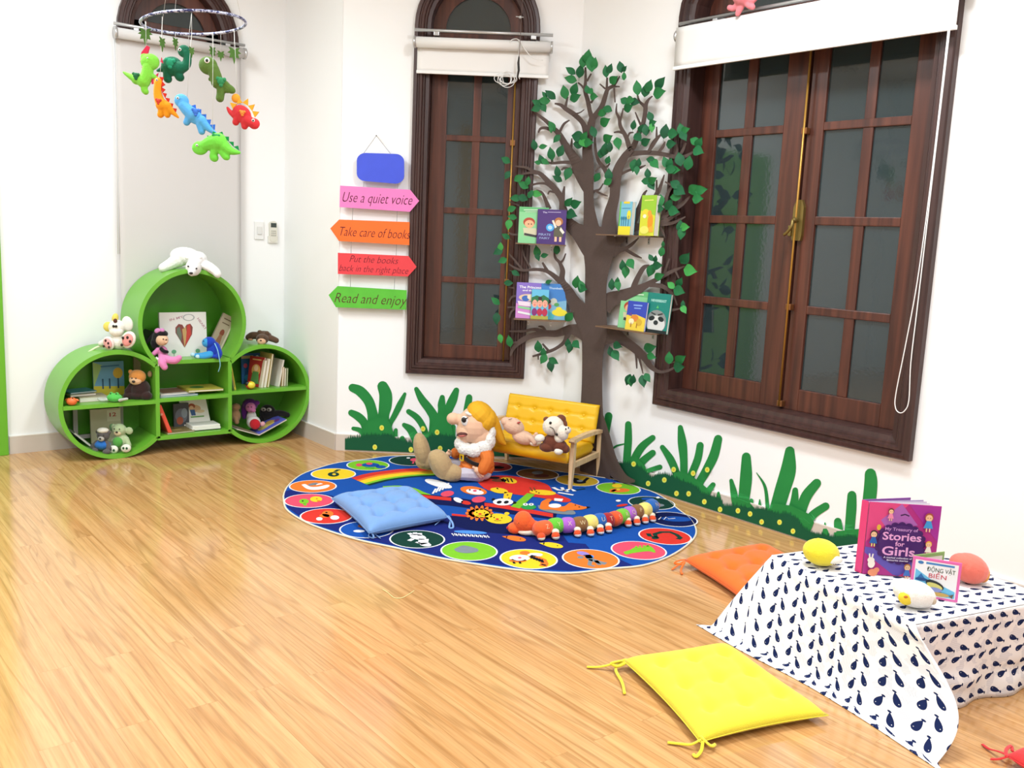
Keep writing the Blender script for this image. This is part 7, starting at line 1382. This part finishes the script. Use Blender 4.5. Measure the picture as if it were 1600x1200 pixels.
t = dino('dark green felt long necked dinosaur hanging second from the left', 275, 104, 3.62, 1, 1, [(-6, 0, 16, 14, 5), ('t', [(4, -2), (14, 2), (17, 12), (15, 20)], [10, 7, 6, 6]), (12, 22, 9.5, 9, 0), (18, 19, 7, 6, -10), ('t', [(-12, -6), (-13, -16), (-12, -18)], [7, 6, 6]), ('t', [(2, -6), (4, -14), (6, -15)], [7, 6, 6]), ('t', [(-18, -4), (-24, -6), (-27, -7)], [5, 3, 2])], '1d6b4e', spots=[(-6, 4, 6, '229a72')], eye=(8, 23, 2.4, 6.5)); thr(t, 299.5, 20, 292, 84, 3.62)
t = dino('olive green felt dinosaur with a big head hanging in the upper right of the mobile', 335, 122, 3.60, 1, 1, [(-9, 17, 14, 13, -20), ('t', [(-2, 12), (2, 2), (4, -6)], [9, 9, 9]), (11, -9, 17, 9, -32), (22, -14, 10, 6, -30), ('t', [(10, -12), (9, -22), (8, -28)], [7, 6, 6]), ('t', [(0, 2), (-6, -2)], [4, 3])], '5c7a35', spots=[(12, -5, 5.5, '2f8a55')], eye=(-8, 23, 4, 8)); thr(t, 333, 50, 333, 96, 3.60)
t = dino('orange felt dinosaur with red spikes along its long neck', 257, 155, 3.50, 1, 1, [(-9, 24, 6.5, 6.5, 0), ('t', [(-9, 22), (-10, 10), (-8, 0), (-4, -8)], [5.5, 6, 7, 9]), (0, -10, 12, 9, -30), ('t', [(4, -10), (12, -18), (20, -25)], [7, 4, 1.5]), ('t', [(-4, -14), (-6, -22)], [5, 5]), ('t', [(4, -16), (4, -22)], [5, 4.5])], 'f6a021', spots=[(-6, -4, 3.4, 'd8402c')], spikes=('dc3a2c', [(16, -19), (11, -12), (6, -5), (1, 2), (-3, 9), (-4, 17), (-3, 25), (-7, 31)], 5), eye=(-9, 26, 1.8, 5)); thr(t, 253.5, 30, 250, 128, 3.5)
t = dino('light blue felt dinosaur with darker blue spikes in the lower middle of the mobile', 300, 175, 3.46, 1, 1, [(-15, 15, 11, 10, -20), ('t', [(-12, 8), (-6, 2), (2, -4)], [8, 9, 10]), (3, -6, 17, 10, -32), ('t', [(14, -12), (24, -22), (34, -29)], [8, 5, 2.5]), ('t', [(-4, -8), (-8, -15)], [6, 5]), ('t', [(12, -18), (14, -27)], [6, 5]), ('t', [(0, 0), (-8, -2)], [4, 3])], '5fb2f0', spots=[(8, 0, 4.5, '3f78dc')], spikes=('3f78dc', [(33, -24), (26, -17), (20, -10), (13, -3), (6, 3), (-2, 8)], 6), eye=(-18, 18, 2, 7.5)); thr(t, 299.5, 48, 292, 160, 3.46)
t = dino('bright green felt dinosaur with dark spikes, lowest of the mobile', 335, 228, 3.40, 1, 1, [(-21, -4, 12, 10, 0), ('t', [(-14, 0), (-4, 4), (6, 6)], [8, 11, 13]), (4, 2, 16, 13, 0), ('t', [(14, 0), (24, -6), (36, -8)], [9, 6, 2.5]), ('t', [(0, -8), (-2, -16), (0, -17)], [6, 5.5, 6]), ('t', [(12, -8), (16, -14), (18, -15)], [6, 5.5, 5])], '78e04c', spots=[(5, 12, 4.5, '22924e')], spikes=('22924e', [(36, -5), (28, 0), (21, 7), (14, 14), (5, 18), (-4, 14), (-9, 8), (-14, 4)], 5), eye=(-23, -1, 1.8, 7.5)); thr(t, 333, 52, 332, 206, 3.4)
t = dino('red felt dinosaur with orange plates, far right of the mobile', 379, 176, 3.62, 1, 1, [(-1, -2, 15, 12, -38), ('t', [(6, -10), (14, -14)], [8, 7]), (17, -15, 8.5, 8, 0), ('t', [(-12, -4), (-18, 0), (-22, 6)], [5, 3.6, 1.8]), ('t', [(-8, -8), (-10, -14)], [5.5, 5]), ('t', [(2, -14), (3, -19)], [5, 5])], 'dd3a40', spots=[(2, -1, 3.4, 'f2913a')], spikes=('f6b13a', [(18, -6), (14, 3), (8, 10), (0, 14), (-8, 12), (-14, 4)], 9), eye=(17, -11, 2.4, 5.5), extra=lambda t, rot: t.sol('orange_tuft', 'f6a12c', [t.e(-10, 20, 6.5, 6.5, 1, 4)], rough=.9)); thr(t, 366, 47, 371, 156, 3.62)

# cotton thread on the floor
b = MB(); b.tube(catmull([FL(x, y, .002) for x, y in [(598, 921), (606, 926), (616, 934), (628, 934), (638, 929), (647, 923)]], 6), .0017, mat('f6e2a0', .7, .2), 5); o = b.build('thread_scrap'); tag(o, 'short pale yellow thread curled on the bare wooden floor', 'thread')

# ================================================================ GROUPS OF LIKE THINGS
for o in list(COL.objects):
    if o.parent or 'category' not in o or 'group' in o: continue
    n, x, y, z = o.name.split('.')[0], *o.matrix_basis.translation
    if n in ('book', 'board_book', 'open_book') and x < 2.9 and y > 5.2: o['group'] = 'books kept in the green bookcase'
    elif n == 'book' and x > 2.9 and z > .8: o['group'] = 'books on the ledges of the tree'
    elif n == 'wall_shelf': o['group'] = 'thin ledges fixed to the tree'
    elif n == 'floor_cushion': o['group'] = 'tied floor cushions'
    elif n == 'felt_dinosaur': o['group'] = 'felt dinosaurs hanging from the mobile'
    elif n == 'roller_blind': o['group'] = 'roller blinds over the arched windows'
    elif n == 'grass_mural': o['group'] = 'painted grass along the walls'
    elif (n.startswith('plush') or n == 'rag_doll') and x < 2.9 and y > 5.2: o['group'] = 'soft toys on and in the green bookcase'
    elif n in ('plush_fruit', 'plush_egg', 'plush_mango'): o['group'] = 'soft play food on the table'
